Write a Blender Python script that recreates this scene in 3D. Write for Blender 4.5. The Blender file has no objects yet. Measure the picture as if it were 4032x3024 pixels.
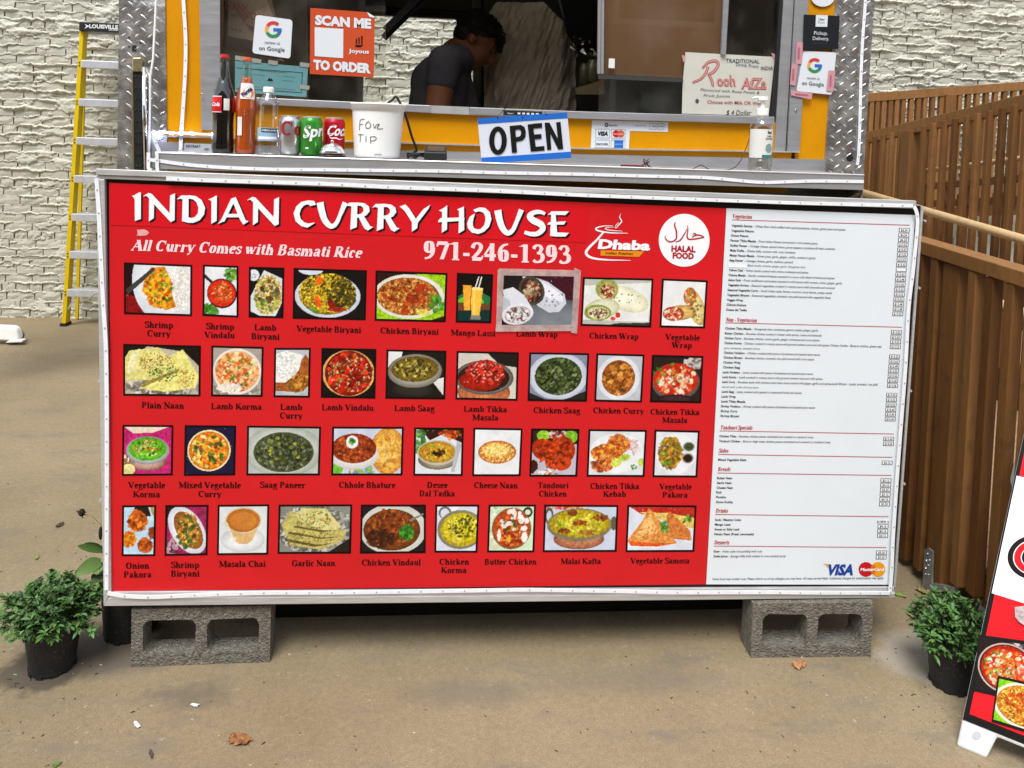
import bpy, math, random
import numpy as np
from mathutils import Vector, Matrix

random.seed(7)
RNG = np.random.default_rng(11)
sc = bpy.context.scene
COL = sc.collection

# ------------------------------------------------------------------ camera
FPX, CX, CY, IW, IH = 3000.0, 2016.0, 690.0, 4032.0, 3024.0
CPOS = np.array([-0.25, -2.30, 1.61])


def rotm(yaw, pitch, roll):
    cy, sy = math.cos(yaw), math.sin(yaw)
    cp, sp = math.cos(pitch), math.sin(pitch)
    cr, sr = math.cos(roll), math.sin(roll)
    Rz = np.array([[cy, -sy, 0], [sy, cy, 0], [0, 0, 1]])
    Rx = np.array([[1, 0, 0], [0, cp, -sp], [0, sp, cp]])
    Ry = np.array([[cr, 0, sr], [0, 1, 0], [-sr, 0, cr]])
    return Rz @ Rx @ Ry


CR = rotm(math.radians(-5.0), math.radians(-2.5), math.radians(-2.0))
cam_d = bpy.data.cameras.new('camera')
cam = bpy.data.objects.new('camera', cam_d)
COL.objects.link(cam)
cam_d.sensor_fit = 'HORIZONTAL'
cam_d.sensor_width = 36.0
cam_d.lens = 36.0 * FPX / IW
cam_d.shift_x = (IW / 2 - CX) / IW
cam_d.shift_y = (CY - IH / 2) / IW      # level lens shift: the photo keeps its verticals upright
cam_d.clip_start = 0.05
cam_d.clip_end = 400
m4 = Matrix.Identity(4)
for i in range(3):
    m4[i][0] = CR[i][0]      # right
    m4[i][1] = CR[i][2]      # up
    m4[i][2] = -CR[i][1]     # backwards
    m4[i][3] = CPOS[i]
cam.matrix_world = m4
sc.camera = cam

# ------------------------------------------------------------------ world, sun, exposure
SUN_EL, SUN_AZ = math.radians(60), math.radians(200)   # azimuth clockwise from +Y: high behind the camera, a little to the left
w = bpy.data.worlds.new('World')
sc.world = w
w.use_nodes = True
nt = w.node_tree
sky = nt.nodes.new('ShaderNodeTexSky')
sky.sky_type = 'NISHITA'
sky.sun_disc = False
sky.sun_elevation = SUN_EL
sky.sun_rotation = SUN_AZ
sky.air_density = 1.0
sky.dust_density = 1.0
hs = nt.nodes.new('ShaderNodeHueSaturation')
hs.inputs['Saturation'].default_value = 0.45
bgn = nt.nodes['Background']
nt.links.new(sky.outputs['Color'], hs.inputs['Color'])
nt.links.new(hs.outputs['Color'], bgn.inputs['Color'])
bgn.inputs['Strength'].default_value = 0.115
sd = bpy.data.lights.new('sun', 'SUN')
sd.energy = 1.45
sd.angle = math.radians(28)
sd.color = (1.0, 0.985, 0.96)
so = bpy.data.objects.new('sun', sd)
COL.objects.link(so)
sdir = Vector((math.sin(SUN_AZ) * math.cos(SUN_EL), math.cos(SUN_AZ) * math.cos(SUN_EL), math.sin(SUN_EL)))
so.rotation_euler = sdir.to_track_quat('Z', 'Y').to_euler()
sc.view_settings.view_transform = 'Standard'
sc.view_settings.look = 'None'
sc.view_settings.gamma = 1.0
sc.view_settings.use_curve_mapping = False
sc.view_settings.exposure = 1.38


# ------------------------------------------------------------------ pixel rays -> points in the place
def ray(x, y):
    return CR @ np.array([(x - CX) / FPX, 1.0, -(y - CY) / FPX])


def onY(x, y, Y=0.0):
    d = ray(x, y)
    return CPOS + d * (Y - CPOS[1]) / d[1]


def onX(x, y, X):
    d = ray(x, y)
    return CPOS + d * (X - CPOS[0]) / d[0]


def onZ(x, y, Z=0.0):
    d = ray(x, y)
    return CPOS + d * (Z - CPOS[2]) / d[2]


def onP(x, y, o, n):
    d = ray(x, y)
    return CPOS + d * (np.dot(np.array(o) - CPOS, n) / np.dot(d, n))


# ------------------------------------------------------------------ colours and materials
def lin(c):
    return c / 12.92 if c <= 0.04045 else ((c + 0.055) / 1.055) ** 2.4


def hx(s, k=1.0):
    return tuple(lin(int(s[i:i + 2], 16) / 255.0) * k for i in (0, 2, 4))


_m = {}


def mat(name, col, rough=0.6, metal=0.0, var=0.0, vscale=20.0, bump=0.0, bscale=60.0, stretch=None, spec=0.3,
        attr=False, emit=None, coat=0.0, col2=None, alpha=None, speck=0.0, sscale=200.0, speckcol=(0.02, 0.02, 0.02), rvar=0.0):
    if name in _m:
        return _m[name]
    m = bpy.data.materials.new(name)
    m.use_nodes = True
    n, l = m.node_tree.nodes, m.node_tree.links
    b = n['Principled BSDF']
    b.inputs['Base Color'].default_value = (*col, 1)
    b.inputs['Roughness'].default_value = rough
    b.inputs['Metallic'].default_value = metal
    b.inputs['Specular IOR Level'].default_value = spec
    if coat:
        b.inputs['Coat Weight'].default_value = coat
        b.inputs['Coat Roughness'].default_value = 0.12
    geo = n.new('ShaderNodeNewGeometry')
    vec = geo.outputs['Position']
    if stretch:
        mp = n.new('ShaderNodeMapping')
        mp.inputs['Scale'].default_value = stretch
        l.new(vec, mp.inputs['Vector'])
        vec = mp.outputs['Vector']
    csock = None
    if attr:
        a = n.new('ShaderNodeAttribute')
        a.attribute_name = 'Col'
        csock = a.outputs['Color']
    if var > 0:
        t = n.new('ShaderNodeTexNoise')
        t.inputs['Scale'].default_value = vscale
        t.inputs['Detail'].default_value = 6
        t.inputs['Roughness'].default_value = 0.6
        l.new(vec, t.inputs['Vector'])
        r = n.new('ShaderNodeValToRGB')
        r.color_ramp.elements[0].position = 0.3
        r.color_ramp.elements[1].position = 0.7
        lo, hi = 1 - var, 1 + var
        c2 = col2 or col
        if csock is None:
            r.color_ramp.elements[0].color = (*[x * lo for x in c2], 1)
            r.color_ramp.elements[1].color = (*[min(1, x * hi) for x in col], 1)
            l.new(t.outputs['Fac'], r.inputs['Fac'])
            csock = r.outputs['Color']
        else:
            r.color_ramp.elements[0].color = (lo, lo, lo, 1)
            r.color_ramp.elements[1].color = (1, 1, 1, 1)
            l.new(t.outputs['Fac'], r.inputs['Fac'])
            mx = n.new('ShaderNodeMix')
            mx.data_type = 'RGBA'
            mx.blend_type = 'MULTIPLY'
            mx.inputs['Factor'].default_value = 1
            l.new(csock, mx.inputs['A'])
            l.new(r.outputs['Color'], mx.inputs['B'])
            csock = mx.outputs['Result']
        if rvar:
            mr = n.new('ShaderNodeMapRange')
            mr.inputs['To Min'].default_value = max(0.02, rough - rvar)
            mr.inputs['To Max'].default_value = min(1, rough + rvar)
            mr.inputs['From Min'].default_value = 0.3
            mr.inputs['From Max'].default_value = 0.7
            l.new(t.outputs['Fac'], mr.inputs['Value'])
            l.new(mr.outputs['Result'], b.inputs['Roughness'])
    if speck > 0:
        t2 = n.new('ShaderNodeTexNoise')
        t2.inputs['Scale'].default_value = sscale
        t2.inputs['Detail'].default_value = 2
        l.new(geo.outputs['Position'], t2.inputs['Vector'])
        r2 = n.new('ShaderNodeValToRGB')
        r2.color_ramp.elements[0].position = 0.60
        r2.color_ramp.elements[0].color = (0, 0, 0, 1)
        r2.color_ramp.elements[1].position = 0.70
        r2.color_ramp.elements[1].color = (speck, speck, speck, 1)
        l.new(t2.outputs['Fac'], r2.inputs['Fac'])
        mx = n.new('ShaderNodeMix')
        mx.data_type = 'RGBA'
        l.new(r2.outputs['Color'], mx.inputs['Factor'])
        if csock is None:
            mx.inputs['A'].default_value = (*col, 1)
        else:
            l.new(csock, mx.inputs['A'])
        mx.inputs['B'].default_value = (*speckcol, 1)
        csock = mx.outputs['Result']
    if csock is not None:
        l.new(csock, b.inputs['Base Color'])
    if bump > 0:
        t3 = n.new('ShaderNodeTexNoise')
        t3.inputs['Scale'].default_value = bscale
        t3.inputs['Detail'].default_value = 5
        l.new(vec, t3.inputs['Vector'])
        bp = n.new('ShaderNodeBump')
        bp.inputs['Strength'].default_value = min(1.0, bump)
        bp.inputs['Distance'].default_value = 0.004 * max(1.0, bump)
        l.new(t3.outputs['Fac'], bp.inputs['Height'])
        l.new(bp.outputs['Normal'], b.inputs['Normal'])
    if emit:
        b.inputs['Emission Color'].default_value = (*emit[:3], 1)
        b.inputs['Emission Strength'].default_value = emit[3]
    if alpha is not None:
        b.inputs['Alpha'].default_value = alpha
    _m[name] = m
    return m


def glass_mat(name, tint=(1, 1, 1), refl=0.08, rough=0.02, dirt=0.0):
    if name in _m:
        return _m[name]
    m = bpy.data.materials.new(name)
    m.use_nodes = True
    n, l = m.node_tree.nodes, m.node_tree.links
    n.remove(n['Principled BSDF'])
    tr = n.new('ShaderNodeBsdfTransparent')
    tr.inputs['Color'].default_value = (*tint, 1)
    gl = n.new('ShaderNodeBsdfGlossy')
    gl.inputs['Roughness'].default_value = rough
    lw = n.new('ShaderNodeLayerWeight')
    lw.inputs['Blend'].default_value = 0.5
    pw = n.new('ShaderNodeMath')
    pw.operation = 'POWER'
    pw.inputs[1].default_value = 4.0
    l.new(lw.outputs['Facing'], pw.inputs[0])
    ad = n.new('ShaderNodeMath')
    ad.operation = 'MULTIPLY_ADD'
    ad.inputs[1].default_value = 0.85
    ad.inputs[2].default_value = refl + 0.04
    ad.use_clamp = True
    l.new(pw.outputs[0], ad.inputs[0])
    mx = n.new('ShaderNodeMixShader')
    l.new(ad.outputs[0], mx.inputs['Fac'])
    l.new(tr.outputs[0], mx.inputs[1])
    l.new(gl.outputs[0], mx.inputs[2])
    out = mx.outputs[0]
    if dirt:
        df = n.new('ShaderNodeBsdfDiffuse')
        df.inputs['Color'].default_value = (0.55, 0.52, 0.46, 1)
        g = n.new('ShaderNodeNewGeometry')
        t = n.new('ShaderNodeTexNoise')
        t.inputs['Scale'].default_value = 7
        t.inputs['Detail'].default_value = 8
        l.new(g.outputs['Position'], t.inputs['Vector'])
        r = n.new('ShaderNodeMapRange')
        r.inputs['From Min'].default_value = 0.45
        r.inputs['From Max'].default_value = 0.8
        r.inputs['To Max'].default_value = dirt
        l.new(t.outputs['Fac'], r.inputs['Value'])
        m2 = n.new('ShaderNodeMixShader')
        l.new(r.outputs['Result'], m2.inputs['Fac'])
        l.new(out, m2.inputs[1])
        l.new(df.outputs[0], m2.inputs[2])
        out = m2.outputs[0]
    l.new(out, n['Material Output'].inputs['Surface'])
    _m[name] = m
    return m


# ------------------------------------------------------------------ mesh builder
class M:
    def __init__(s):
        s.v, s.f, s.c = [], [], []
        s.cc = None

    def add(s, vs, fs, col=None):
        o = len(s.v)
        s.v.extend([tuple(map(float, p)) for p in vs])
        for f in fs:
            s.f.append(tuple(i + o for i in f))
            s.c.append(col or s.cc or (1, 1, 1))
        return s

    def box(s, a, b, col=None):
        x0, y0, z0 = a
        x1, y1, z1 = b
        return s.hexa([(x0, y0, z0), (x1, y0, z0), (x1, y1, z0), (x0, y1, z0)], [(x0, y0, z1), (x1, y0, z1), (x1, y1, z1), (x0, y1, z1)], col)

    def hexa(s, lo, hi, col=None):
        return s.add(list(lo) + list(hi), [(3, 2, 1, 0), (4, 5, 6, 7), (0, 1, 5, 4), (1, 2, 6, 5), (2, 3, 7, 6), (3, 0, 4, 7)], col)

    def beam(s, p, q, wd, ht, up=(0, 0, 1), col=None):
        """rectangular bar from p to q"""
        p, q = np.array(p, float), np.array(q, float)
        d = q - p
        d /= np.linalg.norm(d)
        r = np.cross(d, up)
        r /= np.linalg.norm(r)
        u = np.cross(r, d)
        a, b = r * wd / 2, u * ht / 2
        return s.hexa([p - a - b, p + a - b, p + a + b, p - a + b], [q - a - b, q + a - b, q + a + b, q - a + b], col)

    def prism(s, pts, off, col=None):
        """front polygon + the same polygon moved by off"""
        n = len(pts)
        off = np.array(off, float)
        pts = [np.array(p, float) for p in pts]
        fs = [tuple(range(n)), tuple(range(2 * n - 1, n - 1, -1))]
        fs += [(i, (i + 1) % n, n + (i + 1) % n, n + i)[::-1] for i in range(n)]
        return s.add(pts + [p + off for p in pts], fs, col)

    def tube(s, path, r, n=8, col=None, caps=True):
        path = [np.array(p, float) for p in path]
        k = len(path)
        rs = r if hasattr(r, '__len__') else [r] * k
        ref = np.array([0.13, 0.27, 0.95])
        vs = []
        for i, p in enumerate(path):
            d = path[min(i + 1, k - 1)] - path[max(i - 1, 0)]
            d /= np.linalg.norm(d) + 1e-12
            a = np.cross(d, ref)
            if np.linalg.norm(a) < 1e-3:
                a = np.cross(d, (1, 0, 0))
            a /= np.linalg.norm(a)
            b = np.cross(d, a)
            for j in range(n):
                t = 2 * math.pi * j / n
                vs.append(p + rs[i] * (a * math.cos(t) + b * math.sin(t)))
        fs = [(i * n + j, i * n + (j + 1) % n, (i + 1) * n + (j + 1) % n, (i + 1) * n + j) for i in range(k - 1) for j in range(n)]
        if caps:
            fs += [tuple(range(n))[::-1], tuple(range((k - 1) * n, k * n))]
        return s.add(vs, fs, col)

    def ribbon(s, path, nrm, wd, th=0.001, col=None):
        path = [np.array(p, float) for p in path]
        nrm = np.array(nrm, float)
        k = len(path)
        vs = []
        for i, p in enumerate(path):
            d = path[min(i + 1, k - 1)] - path[max(i - 1, 0)]
            d /= np.linalg.norm(d) + 1e-12
            a = np.cross(d, nrm)
            a /= np.linalg.norm(a) + 1e-12
            for (x, y) in ((-1, 0), (1, 0), (1, 1), (-1, 1)):
                vs.append(p + a * x * wd / 2 + nrm * y * th)
        fs = [(i * 4 + j, i * 4 + (j + 1) % 4, (i + 1) * 4 + (j + 1) % 4, (i + 1) * 4 + j) for i in range(k - 1) for j in range(4)]
        fs += [(3, 2, 1, 0), (4 * k - 4, 4 * k - 3, 4 * k - 2, 4 * k - 1)]
        return s.add(vs, fs, col)

    def lathe(s, prof, c, n=32, col=None, cols=None):
        """profile [(r, z)] about a vertical axis through c"""
        vs = [(c[0] + r * math.cos(2 * math.pi * j / n), c[1] + r * math.sin(2 * math.pi * j / n), c[2] + z) for r, z in prof for j in range(n)]
        for i in range(len(prof) - 1):
            pass
        fs = [(i * n + j, i * n + (j + 1) % n, (i + 1) * n + (j + 1) % n, (i + 1) * n + j) for i in range(len(prof) - 1) for j in range(n)]
        return s.add(vs, fs, col)

    def blob(s, c, r, n=10, rot=None, col=None):
        r = np.array(r if hasattr(r, '__len__') else (r, r, r), float)
        vs, fs = [], []
        for i in range(n + 1):
            th = math.pi * i / n
            for j in range(2 * n):
                ph = math.pi * j / n
                p = np.array([math.sin(th) * math.cos(ph), math.sin(th) * math.sin(ph), math.cos(th)]) * r
                if rot is not None:
                    p = rot @ p
                vs.append(np.array(c) + p)
        for i in range(n):
            for j in range(2 * n):
                a, b = i * 2 * n + j, i * 2 * n + (j + 1) % (2 * n)
                fs.append((a, a + 2 * n, b + 2 * n, b))
        return s.add(vs, fs, col)

    def capsule(s, p, q, r0, r1, n=14):
        p, q = np.array(p, float), np.array(q, float)
        d = q - p
        L = np.linalg.norm(d)
        d /= L
        pts, rs = [], []
        for i in range(6):
            a = math.pi / 2 * (1 - i / 5)
            pts.append(p - d * r0 * math.sin(a))
            rs.append(max(1e-4, r0 * math.cos(a)))
        for i in range(6):
            a = math.pi / 2 * i / 5
            pts.append(q + d * r1 * math.sin(a))
            rs.append(max(1e-4, r1 * math.cos(a)))
        return s.tube(pts, rs, n)

    def build(s, name, m, parent=None, smooth=False, loc=None, bevel=0.0, **props):
        v = np.array(s.v, float)
        if loc is None:
            if parent is not None:
                loc = WL[parent.name]
            else:
                lo, hi = v.min(0), v.max(0)
                loc = np.array([(lo[0] + hi[0]) / 2, (lo[1] + hi[1]) / 2, lo[2]])
        loc = np.array(loc, float)
        me = bpy.data.meshes.new(name)
        me.from_pydata((v - loc).tolist(), [], s.f)
        if any(c != (1, 1, 1) for c in s.c):
            a = me.color_attributes.new('Col', 'FLOAT_COLOR', 'CORNER')
            buf = np.ones((len(me.loops), 4), np.float32)
            tot = np.array([len(f) for f in s.f])
            buf[:, :3] = np.repeat(np.array(s.c, np.float32), tot, axis=0)
            a.data.foreach_set('color', buf.ravel())
        me.materials.append(m)
        if smooth:
            me.polygons.foreach_set('use_smooth', [True] * len(me.polygons))
        me.update()
        o = bpy.data.objects.new(name, me)
        COL.objects.link(o)
        if parent is not None:
            o.parent = parent
            o.location = loc - WL[parent.name]
        else:
            o.location = loc
        WL[o.name] = loc
        if bevel:
            bm = o.modifiers.new('bevel', 'BEVEL')
            bm.width = bevel
            bm.segments = 2
            bm.limit_method = 'ANGLE'
        for k, x in props.items():
            o[k] = x
        return o


WL = {}


def tag(o, label=None, cat=None, group=None, kind=None):
    if label:
        o['label'] = label
    if cat:
        o['category'] = cat
    if group:
        o['group'] = group
    if kind:
        o['kind'] = kind
    return o


def empty(name, loc, label, cat, group=None):
    o = bpy.data.objects.new(name, None)
    COL.objects.link(o)
    o.location = loc
    o.empty_display_size = 0.05
    WL[o.name] = np.array(loc, float)
    return tag(o, label, cat, group)


def fix_normals(o):
    import bmesh
    bm = bmesh.new()
    bm.from_mesh(o.data)
    bmesh.ops.recalc_face_normals(bm, faces=bm.faces)
    bm.to_mesh(o.data)
    bm.free()
    return o


def flip_copy(o, parent, loc):
    c = o.copy()
    COL.objects.link(c)
    c.parent = parent
    c.location = loc
    return c


def vnoise(x, y, seed=0):
    """smooth value noise on arrays"""
    x = np.asarray(x, float)
    y = np.asarray(y, float)
    xi, yi = np.floor(x).astype(np.int64), np.floor(y).astype(np.int64)
    fx, fy = x - xi, y - yi
    fx, fy = fx * fx * (3 - 2 * fx), fy * fy * (3 - 2 * fy)

    def h(a, b):
        n = (a * 374761393 + b * 668265263 + seed * 1442695041) & 0x7fffffff
        n = ((n ^ (n >> 13)) * 1274126177) & 0x7fffffff
        return ((n ^ (n >> 16)) & 0xffff) / 65535.0
    return (h(xi, yi) * (1 - fx) + h(xi + 1, yi) * fx) * (1 - fy) + (h(xi, yi + 1) * (1 - fx) + h(xi + 1, yi + 1) * fx) * fy


def fbm(x, y, seed=0, o=4):
    t, a, s = 0, 0.5, 1.0
    for i in range(o):
        t = t + a * vnoise(np.asarray(x) * s, np.asarray(y) * s, seed + i * 17)
        a *= 0.5
        s *= 2.07
    return t / (1 - 0.5 ** o)


def slab(pts, Y, th):
    """flat plate whose front face is the outline pts (photo points) on the plane y=Y"""
    b = M()
    b.prism([onY(x, y, Y) for x, y in pts], (0, th, 0))
    return b


def bar(x0, y0, x1, y1, wpx, Y, th):
    """upright or level strip drawn by its centre line on plane y=Y"""
    a, c = onY(x0, y0, Y), onY(x1, y1, Y)
    d = c - a
    L = math.hypot(d[0], d[2])
    n = np.array([-d[2] / L, 0, d[0] / L]) * (wpx / FPX * (Y - CPOS[1])) / 2
    b = M()
    b.prism([a - n, c - n, c + n, a + n], (0, th, 0))
    return b


# ------------------------------------------------------------------ lettering
_sans = {}


def sans_glyphs(text, bold=0.0, spacing=1.0):
    key = (text, bold, spacing)
    if key in _sans:
        return _sans[key]
    cu = bpy.data.curves.new('t', 'FONT')
    cu.body = text
    cu.resolution_u = 2
    cu.offset = bold
    cu.space_character = spacing
    ob = bpy.data.objects.new('t', cu)
    COL.objects.link(ob)
    dg = bpy.context.evaluated_depsgraph_get()
    me = bpy.data.meshes.new_from_object(ob.evaluated_get(dg))
    vs = np.array([v.co[:2] for v in me.vertices]) if len(me.vertices) else np.zeros((0, 2))
    fs = [tuple(p.vertices) for p in me.polygons]
    bpy.data.objects.remove(ob)
    bpy.data.curves.remove(cu)
    bpy.data.meshes.remove(me)
    _sans[key] = (vs, fs)
    return vs, fs


def sans(b, text, fn, bold=0.0, shear=0.0, align=0.5, width=None, spacing=1.0, col=None):
    """text through fn(u, v): v in cap heights (cap = 1), u in the same unit; width = total width in that unit"""
    vs, fs = sans_glyphs(text, bold, spacing)
    if not len(vs):
        return
    v = vs / 0.73
    x0, x1 = v[:, 0].min(), v[:, 0].max()
    sx = width / (x1 - x0) if width else 1.0
    u = (v[:, 0] - x0) * sx - (x1 - x0) * sx * align + v[:, 1] * shear
    b.add([fn(a, c) for a, c in zip(u, v[:, 1])], fs, col)


# a pen-drawn bold serif face: strokes carry their own thick and thin
SER = {
 'A': (106, [('l', 6, 0, 48, 100, 6), ('l', 44, 100, 88, 0, 24), ('l', 22, 34, 66, 34, 6), ('s', 9, 0, 14), ('s', 86, 0, 20)]),
 'B': (98, [('v', 24, 3), ('a', 44, 76, 32, 24, -90, 90), ('a', 46, 28, 36, 28, -90, 90), ('l', 24, 50, 46, 52, 6), ('l', 24, 98, 44, 98, 6), ('l', 24, 2, 46, 2, 6)]),
 'C': (104, [('a', 56, 50, 44, 50, 50, 310), ('l', 90, 66, 90, 100, 6)]),
 'D': (106, [('v', 24, 3), ('a', 42, 50, 48, 50, -90, 90), ('l', 24, 98, 42, 98, 6), ('l', 24, 2, 42, 2, 6)]),
 'G': (114, [('a', 56, 50, 44, 50, 50, 330), ('l', 90, 68, 90, 100, 6), ('l', 92, 4, 92, 42, 20), ('s', 90, 44, 20)]),
 'K': (112, [('v', 24, 3), ('l', 34, 46, 82, 98, 6), ('l', 46, 56, 96, 0, 24), ('s', 84, 98, 18), ('s', 94, 0, 20)]),
 'L': (98, [('v', 24, 3), ('l', 24, 3, 88, 3, 7), ('l', 86, 2, 92, 36, 6)]),
 'M': (138, [('l', 20, 0, 20, 100, 7), ('l', 22, 100, 66, 8, 22), ('l', 66, 8, 110, 100, 6), ('l', 114, 0, 114, 100, 24), ('s', 20, 0, 16), ('s', 114, 0, 20), ('s', 14, 100, 16), ('s', 118, 100, 18)]),
 'N': (106, [('l', 20, 0, 20, 98, 7), ('l', 18, 98, 86, 4, 24), ('l', 88, 4, 88, 98, 7), ('s', 20, 0, 16), ('s', 14, 99, 15), ('s', 88, 99, 16)]),
 'O': (112, [('a', 56, 50, 44, 50, 0, 360)]),
 'P': (92, [('v', 24, 3), ('a', 42, 73, 36, 27, -90, 90), ('l', 24, 98, 42, 98, 6), ('l', 24, 47, 42, 47, 6)]),
 'R': (106, [('v', 24, 3), ('a', 42, 74, 34, 26, -90, 90), ('l', 24, 98, 42, 98, 6), ('l', 24, 49, 44, 49, 6), ('l', 48, 50, 88, 0, 24), ('s', 92, 0, 14)]),
 'S': (80, [('p', 17, 68, 84, 60, 97, 38, 98, 16, 90, 16, 72, 36, 58, 62, 44, 70, 24, 58, 5, 34, 2, 10, 16), ('l', 70, 72, 70, 98, 5), ('l', 9, 2, 9, 32, 5)]),
 'T': (98, [('v', 49, 1), ('l', 8, 96, 90, 96, 7), ('l', 8, 96, 6, 72, 6), ('l', 90, 96, 92, 72, 6)]),
 'V': (104, [('l', 14, 98, 54, 2, 24), ('l', 54, 2, 88, 98, 6), ('s', 16, 98, 20), ('s', 88, 98, 16)]),
 'W': (146, [('l', 12, 98, 46, 2, 24), ('l', 46, 2, 72, 88, 6), ('l', 66, 98, 98, 2, 24), ('l', 98, 2, 128, 98, 6), ('s', 14, 98, 20), ('s', 66, 98, 18), ('s', 128, 98, 16)]),
 'a': (74, [('p', 12, 14, 52, 22, 66, 40, 68, 50, 60), ('l', 50, 10, 50, 60, 20), ('p', 15, 44, 40, 22, 34, 14, 18, 24, 4, 42, 12), ('p', 8, 50, 10, 56, 2, 68, 6)]),
 'b': (82, [('l', 20, 2, 20, 100, 20), ('s', 14, 99, 9), ('a', 40, 34, 32, 34, -120, 120)]),
 'c': (66, [('a', 36, 34, 28, 34, 60, 300), ('o', 50, 54, 9)]),
 'd': (82, [('l', 60, 2, 60, 100, 20), ('s', 54, 99, 9), ('a', 40, 34, 32, 34, 60, 300), ('s', 66, 2, 9)]),
 'e': (66, [('a', 35, 34, 28, 34, 20, 310), ('l', 16, 38, 60, 38, 6), ('a', 36, 40, 22, 26, 0, 90)]),
 'f': (50, [('l', 24, 0, 24, 84, 20), ('s', 24, 1, 18), ('l', 6, 66, 44, 66, 6), ('p', 9, 24, 84, 32, 98, 48, 92), ('o', 48, 90, 7)]),
 'g': (74, [('a', 34, 46, 24, 22, 0, 360), ('l', 50, 62, 70, 64, 8), ('p', 12, 20, 26, 12, 14, 30, 8, 58, 4, 64, -14, 36, -30, 8, -20, 18, -2)]),
 'h': (82, [('l', 20, 0, 20, 100, 20), ('s', 14, 99, 9), ('s', 20, 1, 17), ('a', 42, 40, 20, 28, 0, 130), ('l', 61, 0, 61, 44, 20), ('s', 61, 1, 17)]),
 'i': (42, [('l', 21, 0, 21, 67, 20), ('s', 21, 1, 18), ('s', 14, 66, 9), ('o', 21, 88, 11)]),
 'k': (82, [('l', 20, 0, 20, 100, 20), ('s', 14, 99, 9), ('s', 20, 1, 16), ('l', 28, 30, 62, 66, 6), ('l', 36, 42, 70, 0, 20), ('s', 60, 66, 14), ('s', 68, 1, 15)]),
 'l': (42, [('l', 21, 0, 21, 100, 20), ('s', 14, 99, 9), ('s', 21, 1, 18)]),
 'm': (124, [('l', 20, 0, 20, 67, 20), ('s', 14, 66, 9), ('s', 20, 1, 16), ('a', 42, 40, 20, 28, 0, 130), ('l', 61, 0, 61, 44, 20), ('s', 61, 1, 16), ('a', 83, 40, 20, 28, 0, 130), ('l', 102, 0, 102, 44, 20), ('s', 102, 1, 16)]),
 'n': (82, [('l', 20, 0, 20, 67, 20), ('s', 14, 66, 9), ('s', 20, 1, 17), ('a', 42, 40, 20, 28, 0, 130), ('l', 61, 0, 61, 44, 20), ('s', 61, 1, 17)]),
 'o': (74, [('a', 37, 34, 29, 34, 0, 360)]),
 'p': (82, [('l', 20, -30, 20, 67, 20), ('s', 14, 66, 9), ('s', 20, -29, 17), ('a', 40, 34, 32, 34, -120, 120)]),
 'r': (66, [('l', 20, 0, 20, 67, 20), ('s', 14, 66, 9), ('s', 20, 1, 18), ('p', 8, 28, 44, 38, 62, 54, 60), ('o', 54, 56, 9)]),
 's': (58, [('p', 14, 48, 56, 40, 66, 26, 66, 12, 58, 16, 44, 36, 32, 48, 20, 38, 4, 22, 2, 8, 12), ('l', 49, 48, 49, 66, 5), ('l', 8, 2, 8, 22, 5)]),
 't': (50, [('l', 23, 12, 23, 92, 20), ('l', 4, 66, 44, 66, 6), ('p', 10, 23, 14, 30, 3, 46, 12)]),
 'u': (82, [('l', 20, 22, 20, 67, 20), ('s', 14, 66, 9), ('a', 40, 26, 20, 26, 180, 300), ('l', 61, 2, 61, 67, 20), ('s', 55, 66, 9), ('s', 67, 2, 9)]),
 'w': (108, [('l', 12, 66, 34, 2, 20), ('l', 34, 2, 50, 56, 6), ('l', 48, 66, 72, 2, 20), ('l', 72, 2, 92, 66, 6), ('s', 12, 66, 14), ('s', 92, 66, 12), ('s', 48, 66, 14)]),
 'x': (74, [('l', 14, 66, 60, 0, 20), ('l', 12, 0, 60, 66, 6), ('s', 15, 66, 15), ('s', 60, 66, 12), ('s', 12, 1, 12), ('s', 60, 1, 15)]),
 'y': (74, [('l', 12, 66, 38, 2, 20), ('l', 62, 66, 28, -22, 6), ('s', 13, 66, 15), ('s', 62, 66, 12), ('o', 20, -20, 9)]),
 '1': (74, [('l', 38, 0, 38, 100, 20), ('s', 38, 1, 20), ('l', 12, 86, 38, 99, 7)]),
 '2': (74, [('p', 16, 10, 70, 20, 92, 40, 98, 56, 86, 56, 68, 40, 42, 12, 10), ('l', 10, 8, 60, 8, 16), ('l', 60, 4, 68, 28, 6)]),
 '3': (74, [('p', 15, 10, 76, 22, 94, 42, 96, 54, 80, 46, 60, 30, 52), ('p', 17, 30, 52, 54, 48, 62, 28, 52, 8, 28, 2, 10, 12)]),
 '4': (74, [('l', 46, 0, 46, 100, 20), ('l', 46, 98, 6, 34, 7), ('l', 4, 30, 68, 30, 14)]),
 '6': (74, [('a', 38, 32, 26, 32, 0, 360), ('p', 14, 14, 34, 18, 66, 36, 90, 62, 98)]),
 '7': (74, [('l', 8, 92, 66, 92, 16), ('l', 66, 92, 34, 0, 16), ('l', 10, 92, 8, 72, 6)]),
 '9': (74, [('a', 36, 68, 26, 32, 0, 360), ('p', 14, 60, 66, 56, 34, 38, 10, 12, 2)]),
 '-': (48, [('l', 6, 32, 42, 32, 14)]),
 ' ': (36, []),
}


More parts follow.
